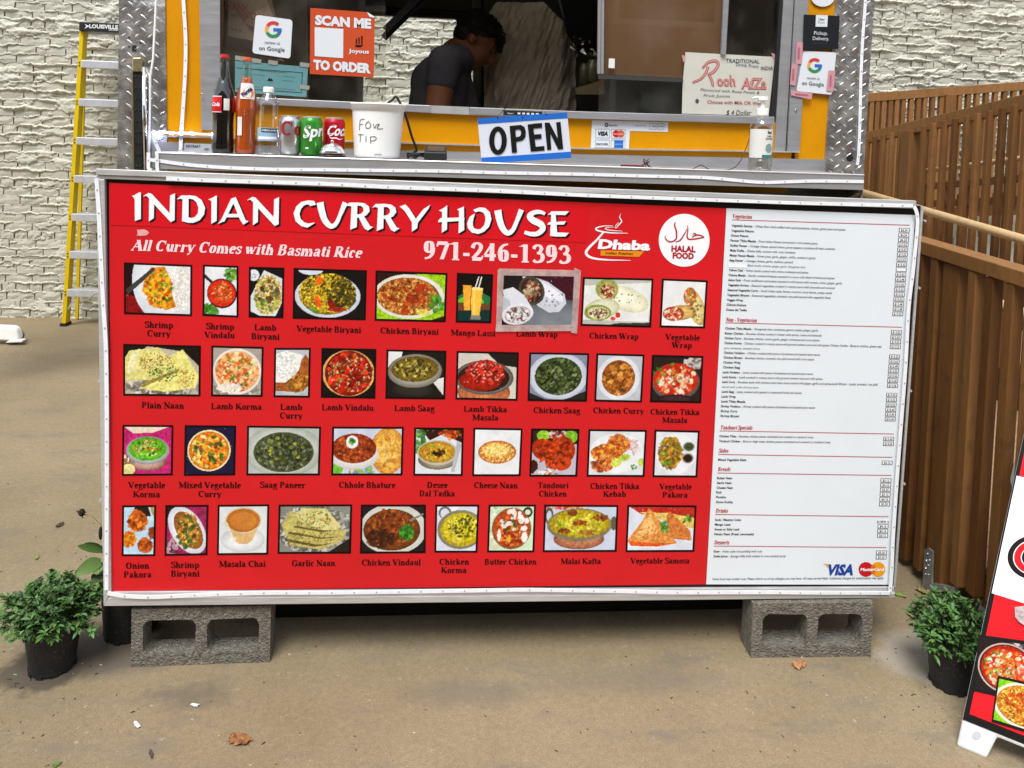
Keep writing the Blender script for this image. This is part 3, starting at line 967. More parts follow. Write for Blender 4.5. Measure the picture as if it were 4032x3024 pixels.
RICE = ['e8d9a0', 'd9b860', 'caa048', 'f0e4b8', 'a87830']
VEG = ['5c7a20', '3c5c18', '86a030', '2c4812']
SAG = ['2c3c1c', '3c4c24', '1c2a12', '55622e', '6c7840', '182410']
CUR = ['b05018', '8c3a10', 'd07828', '6c2c0c', 'c86420']
RED_ = ['a81c10', 'c83018', '8c140c', 'e04a20', '741008']
HERB = ['2e6a1c', '4a8c2a', '6ca83c']
DISH = [
 # quad TL TR BL BR, commands
 ((488, 1033, 757, 1043, 488, 1237, 756, 1245), [('b', '2a0c10'), ('p', '8a1018', [(.0, .6), (.2, .7), (.35, 1), (0, 1)]), ('g', .66, .3, .56, .92, 'e4e6e8', 'cdd3d8'), ('s', 260, .82, .45, .2, .5, .03, 2.2, ['f4f2ee', 'e2ddd4', 'cfc8bc']),
   ('p', 'd8901c', [(.38, .05), (.6, .02), (.7, .3), (.72, .6), (.78, .85), (.62, .93), (.42, .75), (.25, .55), (.28, .35)]), ('s', 120, .5, .5, .2, .38, .06, 1.4, ['e89a18', 'f0b820', 'd86c10', 'b85a10', 'f4cc50']), ('s', 26, .5, .5, .22, .4, .035, 1.4, HERB + ['30240c']),
   ('p', '4a4644', [(.0, .52), (.24, .25), (.42, .04), (.46, .08), (.3, .3), (.04, .62)])]),
 ((799, 1042, 939, 1047, 797, 1244, 939, 1250), [('b', 'dfe0e2'), ('s', 40, .82, .15, .2, .14, .04, 1.6, HERB + ['a8c060']), ('s', 40, .15, .92, .25, .15, .05, 1.6, HERB), ('p', '383434', [(0, .15), (.25, .3), (.22, .36), (0, .24)]), ('e', .54, .55, .46, .31, '4a1410'), ('g', .53, .545, .43, .28, 'e0441c', 'c03014'),
   ('s', 60, .55, .52, .3, .18, .025, 1.8, ['f0a868', '6a7a20', 'e86030', 'a82c10'])]),
 ((980, 1050, 1120, 1054, 979, 1250, 1116, 1253), [('b', '1c1614'), ('e', .1, .14, .17, .12, 'dfe4e8'), ('s', 8, .1, .14, .1, .07, .015, 1, ['303030']), ('p', 'd8dcdc', [(.42, .03), (1, .2), (1, .7), (.8, 1), (.3, 1), (.0, .9), (0, .6)]),
   ('s', 330, .55, .55, .42, .42, .028, 2, RICE + ['b0a060', '8a9a3a']), ('s', 26, .55, .5, .35, .3, .05, 1.2, ['5c3418', '7a4420']), ('s', 18, .5, .6, .4, .35, .045, 1.2, ['7aa83a', '5c8c2c'])]),
 ((1156, 1055, 1445, 1064, 1152, 1255, 1440, 1261), [('b', '1a1412'), ('e', .22, -.02, .18, .12, 'd0d8e0'), ('g', .47, .54, .47, .46, 'dfe3ea', 'c0c8d2'), ('g', .47, .5, .41, .44, 'b89828', '8a7420'), ('s', 420, .46, .48, .4, .42, .032, 1.9, ['d8b428', 'c09a20', '8c7a1c', '5c5a18', 'e6cc50', '3e3c14']),
   ('s', 120, .68, .5, .2, .35, .035, 1.6, ['4a4818', '6c6020', '38300e']), ('e', .34, .22, .05, .09, 'e8701c'), ('e', .33, .66, .04, .14, 'e86818', -20), ('e', .53, .72, .05, .13, '8c2010', -30), ('e', .6, .82, .13, .05, 'a03018'), ('e', .28, .84, .1, .06, '7a8a30', 30)]),
 ((1479, 1065, 1762, 1075, 1475, 1263, 1755, 1269), [('b', '3a1a14'), ('p', '9ac020', [(.55, 0), (1, 0), (1, .9), (.8, 1), (0, 1), (0, .6), (.3, .8), (.9, .4)]), ('g', .47, .5, .52, .48, 'ece8dc', 'd8d4c4'), ('g', .46, .5, .46, .41, 'b07030', '8a5020'),
   ('s', 520, .45, .5, .43, .39, .026, 2.2, ['d8a050', 'b87830', 'e8c070', '8c4c18', 'a05a20', 'c88838']), ('s', 50, .45, .45, .38, .3, .05, 1.3, ['a04018', 'b85020', '7c3010']), ('e', .63, .32, .08, .1, 'a84018'), ('e', .52, .55, .1, .1, '983a14'), ('e', .42, .82, .07, .07, 'b04c1c'),
   ('e', .68, .84, .1, .07, 'd8cc68'), ('s', 22, .87, .65, .1, .2, .06, 1.4, ['4a8c28', '6cae3c', '387020'])]),
 ((1799, 1074, 1942, 1080, 1794, 1270, 1934, 1273), [('b', '14100e'), ('e', .5, .55, .55, .18, '2e7a48'), ('e', .4, .58, .4, .12, '7ab830'), ('p', '7a4a30', [(0, .6), (1, .62), (1, .8), (0, .78)]), ('p', '103a38', [(0, .78), (1, .74), (1, 1), (0, 1)]),
   ('p', 'e8a840', [(.14, .22), (.42, .22), (.38, .76), (.2, .76)]), ('p', 'f0b84c', [(.36, .28), (.76, .28), (.68, .88), (.44, .88)]), ('e', .56, .29, .2, .03, 'f4dc90'), ('p', '8a8a80', [(.42, .87), (.7, .87), (.72, .96), (.4, .96)]), ('p', 'dcdccc', [(.5, .28), (.6, .02), (.63, .03), (.54, .28)]), ('p', 'dcdccc', [(.6, .28), (.69, .02), (.72, .03), (.64, .28)]), ('p', 'b87828', [(.38, .24), (.42, .22), (.40, .70), (.37, .70)]), ('p', 'f8d078', [(.46, .32), (.52, .32), (.53, .85), (.49, .85)]), 'smooth']),
 ((2295, 1091, 2573, 1097, 2286, 1283, 2564, 1290), [('b', 'b8b8ae'), ('p', 'e0e2dc', [(0, .15), (1, .05), (1, .55), (.98, .92), (0, .9)]), ('g', .62, .42, .36, .26, 'f0ecd4', 'cfcba4', 18), ('e', .34, .22, .17, .23, '98a858', 10), ('e', .35, .25, .13, .19, 'b8a070', 10), ('s', 40, .34, .26, .1, .14, .03, 1.6, ['a83020', '5a3018', 'e0cca0']),
   ('g', .28, .65, .26, .22, 'e4e2c8', 'b8b890', -10), ('e', .22, .74, .2, .18, '8a9c50'), ('e', .23, .75, .16, .14, 'd4c49a'), ('s', 40, .23, .75, .13, .1, .028, 2, ['a83828', '6a3018', 'f0e4c8', '4a5c20']), ('e', .52, .78, .04, .06, 'd8402c'), ('e', .45, .86, .04, .04, 'e05a40'), ('s', 10, .68, .42, .25, .12, .02, 1.4, ['6a6a40']), ('p', '404038', [(.5, .96), (1, .93), (1, 1), (.4, 1)])]),
 ((2606, 1097, 2787, 1104, 2597, 1289, 2776, 1293), [('b', 'dfdfdd'), ('e', .5, .9, .6, .14, 'ecece8'), ('g', .8, .58, .2, .42, 'dccb94', 'b89c58', -22), ('e', .64, .33, .15, .2, 'b86a30'), ('s', 50, .64, .36, .12, .18, .035, 1.3, ['e8dcc0', 'c84820', 'd87838', '88a038']),
   ('g', .45, .7, .36, .17, 'd8b878', 'a88444', -8), ('e', .27, .73, .25, .16, 'a84820'), ('s', 70, .27, .73, .22, .13, .035, 1.3, ['e8dcc8', 'c03c1c', 'e07a40', '8c2c14']), ('s', 14, .82, .65, .12, .25, .03, 1.2, ['7a5c2c'])]),
 ((485, 1354, 791, 1361, 485, 1558, 789, 1561), [('b', '1c140e'), ('p', 'b8b0a0', [(0, .4), (.3, .0), (.8, .1), (1, .4), (1, 1), (0, 1)]), ('s', 60, .5, .85, .5, .15, .06, 2, ['8a8478', 'd8d2c4', '605a50']), ('p', 'dcd48c', [(.06, .1), (.45, .02), (.75, .45), (.4, .7), (.0, .72), (0, .25)]), ('p', 'e0d888', [(.6, .2), (.78, .05), (1, .6), (.95, .85), (.55, .95), (.2, .88), (.68, .55)]),
   ('p', 'e8e2ac', [(.08, .15), (.2, .05), (.12, .5), (.02, .6)]), ('s', 60, .42, .35, .25, .22, .022, 1.5, ['8a5a20', 'b0882c', 'c8a840']), ('s', 30, .5, .55, .22, .18, .026, 1.5, HERB), ('s', 30, .82, .65, .12, .2, .022, 1.5, ['9a6a20', 'c09838']), ('p', '9a8c48', [(.2, .8), (.72, .46), (.74, .5), (.24, .86)])]),
 ((832, 1361, 1038, 1366, 831, 1561, 1034, 1563), [('b', 'a8a096'), ('s', 30, .5, .9, .5, .1, .06, 2, ['8c8478', 'c4bcb0']), ('g', .5, .5, .5, .49, 'f0ece6', 'dcd4ca'), ('g', .5, .5, .46, .44, 'd87838', 'e0b890'), ('s', 150, .5, .5, .42, .4, .06, 1.3, ['e8a468', 'd06828', 'f0c08c', 'c85818', 'f4d4a8']), ('s', 22, .5, .5, .35, .35, .035, 1.4, HERB), ('s', 60, .35, .85, .25, .1, .03, 2, ['f4eee2', 'dcd2c0'])]),
 ((1080, 1370, 1224, 1370, 1077, 1564, 1220, 1566), [('b', 'b4b8bc'), ('g', .5, .52, .62, .47, 'dcdede', 'bcc2c6'), ('p', 'a8642c', [(.9, .1), (1, .2), (1, .8), (.6, .92), (0, .9), (0, .68), (.5, .5)]), ('s', 110, .65, .68, .35, .22, .055, 1.3, ['b87830', '8c4c18', 'd09840', '7a5a20', 'a06c28']), ('p', 'e8e8e2', [(0, .1), (.3, .02), (.8, .12), (.7, .45), (.3, .72), (0, .72)]),
   ('s', 160, .3, .35, .34, .3, .025, 2.4, ['f6f6f2', 'd8d8d0', 'c4c4ba'])]),
 ((1266, 1370, 1482, 1374, 1263, 1566, 1478, 1570), [('b', '120c0a'), ('e', .5, .5, .51, .5, 'd8a868'), ('g', .5, .5, .46, .49, '9c1c10', '7c140c'), ('s', 80, .5, .5, .42, .42, .09, 1.4, RED_), ('s', 50, .5, .5, .42, .42, .022, 2.6, ['8a9a38', 'c8a080', '5c7a28', 'e8c8a0'])]),
 ((1522, 1376, 1758, 1381, 1517, 1570, 1753, 1573), [('b', '1e1a16'), ('p', 'dcdedc', [(0, 0), (.25, 0), (.22, .3), (0, .35)]), ('p', 'd8d8d0', [(.78, .62), (1, .55), (1, .95)]), ('g', .45, .82, .4, .2, '3a342c', '14100c'), ('g', .48, .42, .48, .37, 'b8b4a4', '7a766a', -3), ('g', .48, .38, .42, .28, '8a7428', '6c5a1c', -3), ('s', 46, .45, .36, .34, .2, .04, 1.6, ['3c3410', 'b0a448', '5c4c18', 'c8c070', '28200a'])]),
 ((1798, 1382, 2043, 1387, 1793, 1573, 2038, 1578), [('b', 'ccc4b8'), ('p', '241c18', [(.5, 0), (1, 0), (1, .3), (.7, .25)]), ('g', .45, .86, .45, .3, 'c88458', '9c5c38'), ('g', .45, .54, .5, .38, 'a8a49c', '5a5650'), ('e', .44, .54, .44, .32, '3a2018'), ('g', .38, .62, .36, .22, 'b02410', '8c1c0c'),
   ('s', 60, .48, .42, .3, .24, .1, 1.1, ['a81c14', 'c83024', '7c100c', 'd84830']), ('s', 40, .48, .42, .3, .24, .025, 1.4, ['e88870', 'f0b8a0', '5c0c08'])]),
 ((2084, 1387, 2320, 1391, 2077, 1579, 2311, 1582), [('b', '8c8fa0'), ('p', '2c2824', [(.0, .85), (.3, 1), (0, 1)]), ('p', '2c2824', [(1, .8), (1, 1), (.6, 1)]), ('g', .5, .48, .52, .52, 'dce2ea', 'b4bcc8'), ('g', .5, .48, .42, .42, '2c3a18', '44522a'), ('s', 210, .5, .48, .38, .38, .042, 1.7, SAG + ['8a9468'])]),
 ((2348, 1391, 2538, 1396, 2340, 1581, 2528, 1585), [('b', 'b8bcc2'), ('g', .48, .5, .48, .49, 'e6e9ec', 'd0d5da'), ('e', .48, .5, .375, .4, 'a0602a'), ('s', 90, .48, .5, .32, .34, .06, 1.6, ['b06c24', '8c4c14', 'c88838', '6c3c10', 'd8a050'])]),
 ((2567, 1397, 2770, 1402, 2559, 1584, 2761, 1588), [('b', '30221e'), ('s', 30, .85, .12, .2, .12, .05, 1.5, ['c8c0b8', '8c847c']), ('e', .48, .56, .5, .42, '6a5c58'), ('e', .48, .52, .47, .38, 'b83214'), ('s', 110, .5, .52, .4, .32, .06, 1.3, ['d8481c', 'e87840', 'f0c8a0', 'c03010', 'f4e0c8', 'b82c10']), ('s', 12, .3, .4, .3, .25, .04, 1.4, HERB), ('g', .5, .95, .4, .1, '4a2c34', '1c1014')]),
 ((482, 1673, 683, 1674, 480, 1874, 680, 1872), [('b', 'c02878'), ('p', 'e4d4bc', [(0, 0), (.95, 0), (.6, .12), (.2, .14)]), ('s', 14, .05, .75, .12, .15, .06, 1.2, ['6a2838', 'e8dca0']), ('g', .5, .74, .4, .2, 'c8a498', '7a5048'), ('g', .5, .5, .46, .3, 'c8ccc8', '8a908c'), ('g', .5, .47, .4, .25, '7ac030', '58a020'), ('s', 60, .5, .45, .28, .17, .04, 1.1, ['4a8a1c', '7cc43c', 'e07828', 'd8dca0', '3a701a']), ('e', .1, .9, .14, .12, 'e4dc9c')]),
 ((727, 1674, 930, 1676, 724, 1874, 926, 1872), [('b', '1c1640'), ('e', .48, .5, .45, .44, 'e8d8a8'), ('g', .48, .5, .42, .41, 'e0981c', 'c07c14'), ('s', 120, .48, .5, .36, .35, .055, 1.3, ['f0c040', 'e0781c', 'f4e0a0', 'c84818', 'e8a828', 'd89030']), ('s', 24, .48, .5, .3, .32, .045, 1.8, ['2c5c20', '1c4014', '4a8a30'])]),
 ((973, 1676, 1264, 1680, 970, 1872, 1259, 1872), [('b', 'b4bab4'), ('g', .5, .5, .56, .56, 'ccd2c8', 'a4aaa0'), ('g', .5, .53, .43, .44, '3c4428', '59603a'), ('s', 260, .5, .53, .39, .39, .038, 1.9, ['2e3620', '4c5434', '6a7450', '8c9478', '222a16', '505a30']), ('s', 14, .5, .5, .33, .3, .05, 1.1, ['8a8c30', 'a8a840'])]),
 ((1308, 1680, 1590, 1681, 1304, 1872, 1585, 1872), [('b', 'c4ccdc'), ('p', '7ab840', [(0, .7), (.16, .85), (.12, 1), (0, 1)]), ('s', 12, .45, .95, .3, .08, .06, 1.6, ['8cb84c', '6c7cc0', 'e0d080']), ('g', .8, .5, .26, .52, 'e8b860', 'c88c38'), ('s', 24, .82, .5, .16, .35, .08, 1.3, ['f0c878', 'd8a048', 'c88830']), ('g', .3, .58, .37, .32, 'e8e4e0', 'c4c0bc'), ('e', .3, .44, .33, .33, '943c18'),
   ('s', 110, .3, .44, .29, .29, .045, 1.1, ['a84818', '8c3410', 'c06428', '6c240c', 'c87438']), ('e', .27, .3, .09, .14, 'e4e8e4'), ('s', 8, .28, .3, .06, .06, .05, 1.2, HERB)]),
 ((1631, 1683, 1826, 1685, 1627, 1873, 1822, 1874), [('b', 'd8dce0'), ('p', '3a1c14', [(.1, 0), (1, 0), (1, .3), (.6, .1), (.3, .25)]), ('s', 26, .75, .1, .25, .1, .05, 1.5, ['b83818', 'd88030', '7c4018']), ('s', 26, .08, .25, .12, .25, .06, 1.3, HERB), ('g', .48, .68, .42, .22, 'a8a090', '706858'), ('e', .48, .52, .44, .28, 'b8b4a4'), ('g', .47, .51, .4, .24, 'c8a030', 'a88420'), ('s', 40, .47, .5, .33, .18, .035, 1.3, ['d8a838', 'e07028', '6c9430', 'e0bc50']), ('s', 14, .5, .52, .13, .08, .04, 1.5, ['38140c']), ('p', 'b0b4b8', [(.9, .25), (1, .35), (.85, .95), (.78, .95)])]),
 ((1864, 1684, 2058, 1687, 1859, 1875, 2050, 1875), [('b', 'dfe2e4'), ('g', .5, .5, .42, .26, 'e8b860', 'b4641c'), ('s', 110, .5, .5, .38, .22, .025, 1.6, ['f0d080', 'c87828', 'f4dc98', 'd89840']), ('s', 60, .5, .46, .26, .14, .03, 1.4, ['f4e09c', 'ecc870'])]),
 ((2091, 1687, 2282, 1689, 2084, 1877, 2273, 1877), [('b', 'b8b4c0'), ('p', '3c2418', [(0, 0), (1, 0), (1, .3), (0, .35)]), ('e', .24, .12, .14, .12, '9ac83c'), ('e', .85, .14, .16, .14, '88bc34'), ('s', 26, .55, .1, .2, .1, .05, 1.3, ['a83828', 'e8d8d0', '7c2018']), ('e', .28, .44, .3, .24, 'a83410', 25), ('e', .72, .42, .24, .3, 'b03c14', -20), ('e', .6, .7, .3, .2, 'c44a18', 10), ('e', .05, .82, .1, .16, '4c1c10'),
   ('s', 60, .5, .5, .38, .34, .045, 2, ['8c2408', 'c04818', 'd8601c', '6c1c08']), ('s', 14, .35, .92, .25, .07, .03, 2.5, ['e8e0dc', 'b07040'])]),
 ((2317, 1690, 2547, 1693, 2310, 1877, 2538, 1878), [('b', 'd4d8dc'), ('e', .5, .5, .5, .45, 'e4e6e8'), ('s', 20, .8, .35, .1, .16, .03, 2.4, ['c8a0a0', 'e0c8c8']), ('s', 90, .52, .3, .2, .2, .06, 1.3, ['c8642c', 'd88838', 'a84c1c', 'e0a050']), ('s', 110, .32, .5, .28, .18, .06, 1.3, ['d08030', 'b85c20', 'e0a848', 'a04818']), ('s', 60, .25, .78, .2, .14, .06, 1.3, ['c86028', 'e09850', '7c4420']),
   ('e', .5, .72, .1, .1, 'c8d868', -20), ('e', .65, .6, .1, .08, 'b8cc50', -15), ('e', .96, .7, .06, .09, 'bcd05c'), ('s', 8, .82, .82, .06, .06, .03, 1.3, HERB)]),
 ((2577, 1692, 2755, 1696, 2569, 1879, 2746, 1880), [('b', 'd8dce0'), ('e', .5, .5, .47, .46, 'e2e5e8'), ('s', 170, .36, .48, .28, .36, .055, 1.3, ['c09430', '8c7420', 'a88428', 'd8ac40', '6c5c18', '9c6820']), ('s', 14, .35, .48, .3, .36, .035, 1.4, HERB), ('e', .8, .33, .14, .11, '909890'), ('e', .8, .33, .11, .085, '4a5428'), ('e', .79, .6, .14, .12, '9a9490'), ('e', .79, .6, .11, .09, '38180e')]),
 ((481, 1990, 615, 1989, 479, 2190, 611, 2190), [('b', 'b8d4e4'), ('p', '2c1c18', [(.35, 0), (.8, 0), (.9, .2), (.3, .2)]), ('p', 'b09a58', [(.85, 0), (1, 0), (1, .25)]), ('s', 80, .45, .3, .28, .2, .06, 1.6, ['9c4814', 'c86c1c', '7c340c', 'd88428']), ('s', 50, .18, .68, .2, .14, .06, 1.5, ['d88c1c', 'e8a428', 'b86414']), ('s', 50, .72, .8, .2, .13, .06, 1.5, ['a85418', 'c8701c', '8c400c']), ('s', 24, .95, .55, .12, .12, .05, 1.4, ['9c5018', '7c380c'])]),
 ((651, 1989, 821, 1988, 648, 2189, 817, 2186), [('b', '9c2a60'), ('p', '2c141c', [(0, 0), (.2, 0), (0, .4)]), ('s', 20, .1, .85, .15, .15, .07, 1.4, ['c8a8b0', '5c2838']), ('g', .52, .5, .4, .56, 'e8eaee', 'c8ccd4', -32), ('g', .55, .5, .29, .45, 'a87430', '8c5c20', -32), ('s', 170, .54, .5, .24, .36, .045, 1.7, ['c08838', '8c5820', 'd8a850', '6c4818', 'e0b860']), ('s', 20, .5, .55, .25, .35, .05, 1.3, ['2c5c20', '3c7428'])]),
 ((857, 1988, 1060, 1986, 854, 2186, 1056, 2184), [('b', 'd4d8d8'), ('g', .5, .72, .46, .26, 'e8eaea', 'bcc0c0'), ('p', 'd8b080', [(.16, .35), (.86, .35), (.7, .72), (.6, .8), (.42, .8), (.3, .72)]), ('e', .5, .3, .38, .28, 'd0c0a0'), ('g', .5, .3, .35, .25, 'c08838', 'b0702a'), ('p', 'f0e0c0', [(.14, .32), (.17, .34), (.33, .72), (.30, .74)]), ('e', .5, .30, .29, .20, 'b8742e'), ('e', .5, .31, .27, .185, 'c4853a'), ('s', 3, .3, .72, .05, .05, .04, 1.4, ['f8f8f4']), 'smooth']),
 ((1097, 1987, 1387, 1986, 1093, 2181, 1382, 2180), [('b', '8c8c84'), ('s', 200, .5, .5, .55, .5, .05, 2, ['a8a8a0', '606058', 'c8c8c0', '787870']), ('p', '2c241c', [(.7, 1), (1, .7), (1, 1)]), ('p', 'bcb070', [(.02, .4), (.15, .1), (.35, .2), (.95, .55), (.9, .75), (.6, .95), (.15, .85)]), ('p', 'd0c88c', [(.22, .2), (.3, .04), (.65, .05), (.88, .45), (.75, .55), (.3, .38)]),
   ('p', '6c6030', [(.12, .55), (.6, .68), (.88, .66), (.6, .72), (.12, .6)]), ('p', '6c6030', [(.08, .7), (.55, .84), (.8, .8), (.5, .89), (.08, .76)]), ('p', '746838', [(.2, .42), (.6, .52), (.85, .52), (.6, .57), (.2, .46)]), ('s', 50, .48, .3, .26, .2, .024, 1.5, ['5c7a28', 'a87c30', '7c8c38']), ('s', 30, .45, .7, .35, .15, .024, 1.5, ['6c7a30', 'a08440'])]),
 ((1421, 1987, 1677, 1987, 1417, 2180, 1676, 2178), [('b', '241c24'), ('g', .5, .5, .54, .56, 'dcdcd0', 'c4c4bc'), ('g', .48, .52, .46, .46, '8c4c1c', '6c3c14'), ('s', 150, .45, .45, .36, .36, .06, 1.5, ['a05820', '7c3c14', 'b87030', '5c2c10', '8c441a']), ('s', 50, .3, .7, .22, .2, .07, 1.3, ['4c2410', '6c3418', '381808']), ('s', 40, .72, .58, .11, .16, .05, 1.3, ['3c8c28', '2c701c', '58a83c']), ('p', '8c8878', [(.75, .3), (.98, .15), (1, .18), (.78, .34)])]),
 ((1714, 1987, 1887, 1987, 1710, 2176, 1880, 2176), [('b', 'd0d4e0'), ('e', .25, .02, .3, .1, 'e4e6ea'), ('e', .2, .14, .16, .14, '7c7a74'), ('e', .2, .16, .11, .11, 'd0d4e0'), ('e', .6, .52, .58, .44, '8c8670'), ('g', .62, .52, .52, .38, 'd8c820', 'b0a018'), ('s', 90, .62, .52, .42, .3, .055, 1.5, ['e0d040', 'b8a828', 'c8b828', 'd8cc60']), ('s', 40, .65, .45, .35, .25, .035, 1.4, ['3c4410', '5c6418'])]),
 ((1924, 1987, 2110, 1987, 1918, 2175, 2104, 2175), [('b', 'cfe0c0'), ('s', 40, .1, .3, .15, .5, .05, 1, ['a8cc98', 'e8f0e0']), ('e', .86, .13, .11, .12, '4c4438'), ('e', .86, .13, .06, .06, 'cfe0c0'), ('e', .13, .84, .15, .14, 'd0ccb0'), ('e', .16, .8, .08, .07, 'cfe0c0'), ('e', .5, .5, .45, .47, '8c6848'), ('g', .5, .5, .42, .44, 'c8602c', 'b04c1c'),
   ('s', 60, .5, .55, .34, .32, .06, 1.4, ['a83c14', 'd87c3c', '8c2c10', 'e0a040']), ('s', 16, .55, .35, .32, .25, .065, 1.3, ['f4ece0', 'f8f4ec']), ('e', .22, .65, .04, .14, 'f0e4d8'), ('e', .8, .7, .07, .12, 'f4ece0'), ('s', 8, .45, .4, .2, .2, .04, 1.3, HERB)]),
 ((2143, 1987, 2435, 1989, 2137, 2174, 2428, 2173), [('b', 'c4ccdc'), ('s', 14, .3, .02, .3, .03, .05, 1.3, ['d84830', 'e8a838']), ('e', .05, .22, .06, .2, '6c6450'), ('e', .05, .22, .035, .12, 'c4ccdc'), ('e', .97, .38, .05, .16, '6c6450'), ('g', .48, .74, .36, .24, 'c08868', '8c5840'), ('e', .48, .42, .46, .38, '8c8468'), ('g', .48, .39, .43, .32, 'c8b428', 'a89418'),
   ('s', 60, .48, .4, .34, .24, .04, 1.5, ['d8c840', 'a8a028', '7c9c28', 'e0d468']), ('s', 20, .38, .15, .06, .06, .04, 1.1, ['8c4c20']), ('s', 24, .78, .24, .09, .08, .04, 1.1, ['9c5424', '7c3c18']), ('s', 24, .48, .38, .1, .06, .04, 1.1, ['8c3c18', 'a05020']), ('s', 22, .27, .56, .08, .06, .04, 1.1, ['9c5824', '7c3c14']), ('s', 20, .6, .6, .12, .06, .035, 1.1, ['b07838'])]),
 ((2470, 1988, 2743, 1990, 2463, 2174, 2734, 2173), [('b', 'd4dae4'), ('p', 'b83024', [(0, 0), (1, 0), (1, .25), (.55, .16), (.2, .18)]), ('p', 'e0c070', [(.15, .12), (.6, .14), (1, .25), (1, .5), (.5, .3)]), ('p', 'e8e4e8', [(0, .85), (.6, .95), (.95, .98), (0, .92)]), ('p', 'c88040', [(.58, .2), (.62, .1), (.95, .55), (.98, .78), (.6, .72)]), ('p', 'd89450', [(.22, .3), (.3, .02), (.38, .15), (.6, .55), (.76, .84), (.45, .92), (.05, .88), (.0, .76)]),
   ('p', 'e8b878', [(.24, .32), (.34, .16), (.45, .6), (.1, .72)]), ('p', 'd86420', [(0, .78), (.4, .84), (.74, .84), (.45, .92), (.05, .9)]), ('s', 20, .3, .6, .15, .2, .03, 1.4, ['e8b070', 'c87838']), ('s', 14, .57, .45, .08, .14, .05, 1.4, HERB), ('s', 8, .88, .28, .08, .08, .05, 1.4, HERB)]),
]


def inset(q, d):
    x0, y0, x1, y1, x2, y2, x3, y3 = q
    return [(x0 + d, y0 + d), (x1 - d, y1 + d), (x2 + d, y2 - d), (x3 - d, y3 - d)]


for i, (q, cmds) in enumerate(DISH):
    x0, y0, x1, y1, x2, y2, x3, y3 = q
    fr = M()
    fr.add([bp(x2, y2, .0038), bp(x3, y3, .0038), bp(x1, y1, .0038), bp(x0, y0, .0038)], [(0, 1, 2, 3)])
    ins = 8
    wpx, hpx = (x1 - x0) - 2 * ins, (y2 - y0) - 2 * ins
    im = paint(cmds, int(wpx / 2.1), int(hpx / 2.1), 100 + i)
    p = art_mesh('dish_picture', inset(q, ins), im, bp, .0046, board)
    fr.build('picture_frame', MAROON if False else mat('picture_border', hx('120405'), rough=0.5, spec=.2), p)

# the replacement lamb wrap picture, taped over the old one
wrapq = (1983, 1084, 2265, 1090, 1975, 1278, 2255, 1281)
im = paint([('b', '241c20'), ('p', '4a1828', [(.5, 0), (1, 0), (1, .5), (.7, .4)]), ('g', .75, .98, .68, .52, '84898e', '50555a'),
            ('p', 'c9ccd4', [(.26, .02), (.40, .02), (.62, .12), (.86, .36), (.89, .55), (.80, .72), (.66, .74), (.50, .62), (.38, .40)]),
            ('p', 'e2e4ea', [(.46, .10), (.62, .16), (.84, .40), (.84, .52), (.66, .46), (.50, .30)]), ('s', 16, .7, .45, .16, .2, .022, 1.4, ['8c8c98', '6c6874', 'a8a8b4']),
            ('e', .40, .30, .17, .30, '55483c', -32), ('e', .40, .30, .135, .25, '3a2c22', -32), ('s', 70, .40, .30, .11, .19, .04, 1.7, ['7c6a50', '8c2024', 'a89878', '2c1c18', 'c0b090']),
            ('p', 'd2d4da', [(.0, .30), (.14, .24), (.30, .40), (.42, .66), (.40, .80), (.06, .72)]), ('p', 'b4b6c0', [(.0, .42), (.1, .5), (.14, .7), (.0, .8)]),
            ('e', .22, .78, .22, .21, 'dcdade', -12), ('e', .22, .79, .18, .165, 'b4a8a8', -12), ('s', 100, .22, .79, .15, .14, .04, 1.5, ['e8e6e8', '8c2c34', '74745c', 'c8c4c0', '4c1c24', 'f0eeee'])],
           134, 92, 400)
p = art_mesh('taped_picture', [wrapq[0:2], wrapq[2:4], wrapq[4:6], wrapq[6:8]], im, bp, .0068, board)
for pts in ([(1965, 1057), (2268, 1064), (2266, 1089), (1963, 1084)], [(2262, 1054), (2288, 1066), (2272, 1314), (2249, 1310)],
            [(1953, 1280), (2266, 1279), (2268, 1303), (1951, 1306)], [(1960, 1062), (1985, 1060), (1974, 1300), (1953, 1302)]):
    M().prism([bp(x, y, .0074 + .0004 * (len(pts) % 3) + .0003 * random.random()) for x, y in pts], (0, .0002, 0)).build('tape_strip', TAPEM, p)

# halal seal
b = M()
cx, cy = 2694, 946
b.add([bp(cx + 100 * math.cos(t), cy + 104 * math.sin(t), .0040) for t in np.linspace(0, -2 * math.pi, 61)[:-1]], [tuple(range(60))])
seal = b.build('round_seal', PUREW, board)
b = M()


def z5(x, y):
    return (x / 2.553 + 2200, y / 2.553 + 750)


for path in ([(1172, 318, 8), (1165, 350, 14), (1180, 400, 16), (1185, 450, 16), (1178, 490, 14), (1140, 515, 14), (1100, 510, 14), (1072, 480, 10), (1070, 450, 5)],
             [(1295, 350, 6), (1298, 400, 12), (1290, 450, 14), (1300, 485, 14), (1340, 490, 14), (1400, 482, 14), (1460, 470, 12)],
             [(1290, 385, 6), (1262, 440, 12), (1220, 500, 14), (1175, 518, 8)],
             [(1462, 468, 8), (1420, 450, 14), (1375, 450, 16), (1340, 470, 10)], [(1345, 445, 8), (1365, 430, 12), (1385, 445, 8)]):
    for k, qd in enumerate(sweep(path)):
        b.add([bp(*z5(x, y), .0046 + (k % 5) * .00008) for x, y in qd], [(0, 1, 2, 3)])
REDS = mat('seal_red_ink', hx('b01828'), rough=0.4)
b.build('seal_calligraphy', REDS, seal)
b = M()
f = txt_fn(2691, 991, 23, .0046)
sans(b, 'HALAL', f, bold=0.055, width=96 / 23)
f = txt_fn(2690, 1018, 23, .0046)
sans(b, 'FOOD', f, bold=0.055, width=84 / 23)
b.build('seal_text', REDS, seal)

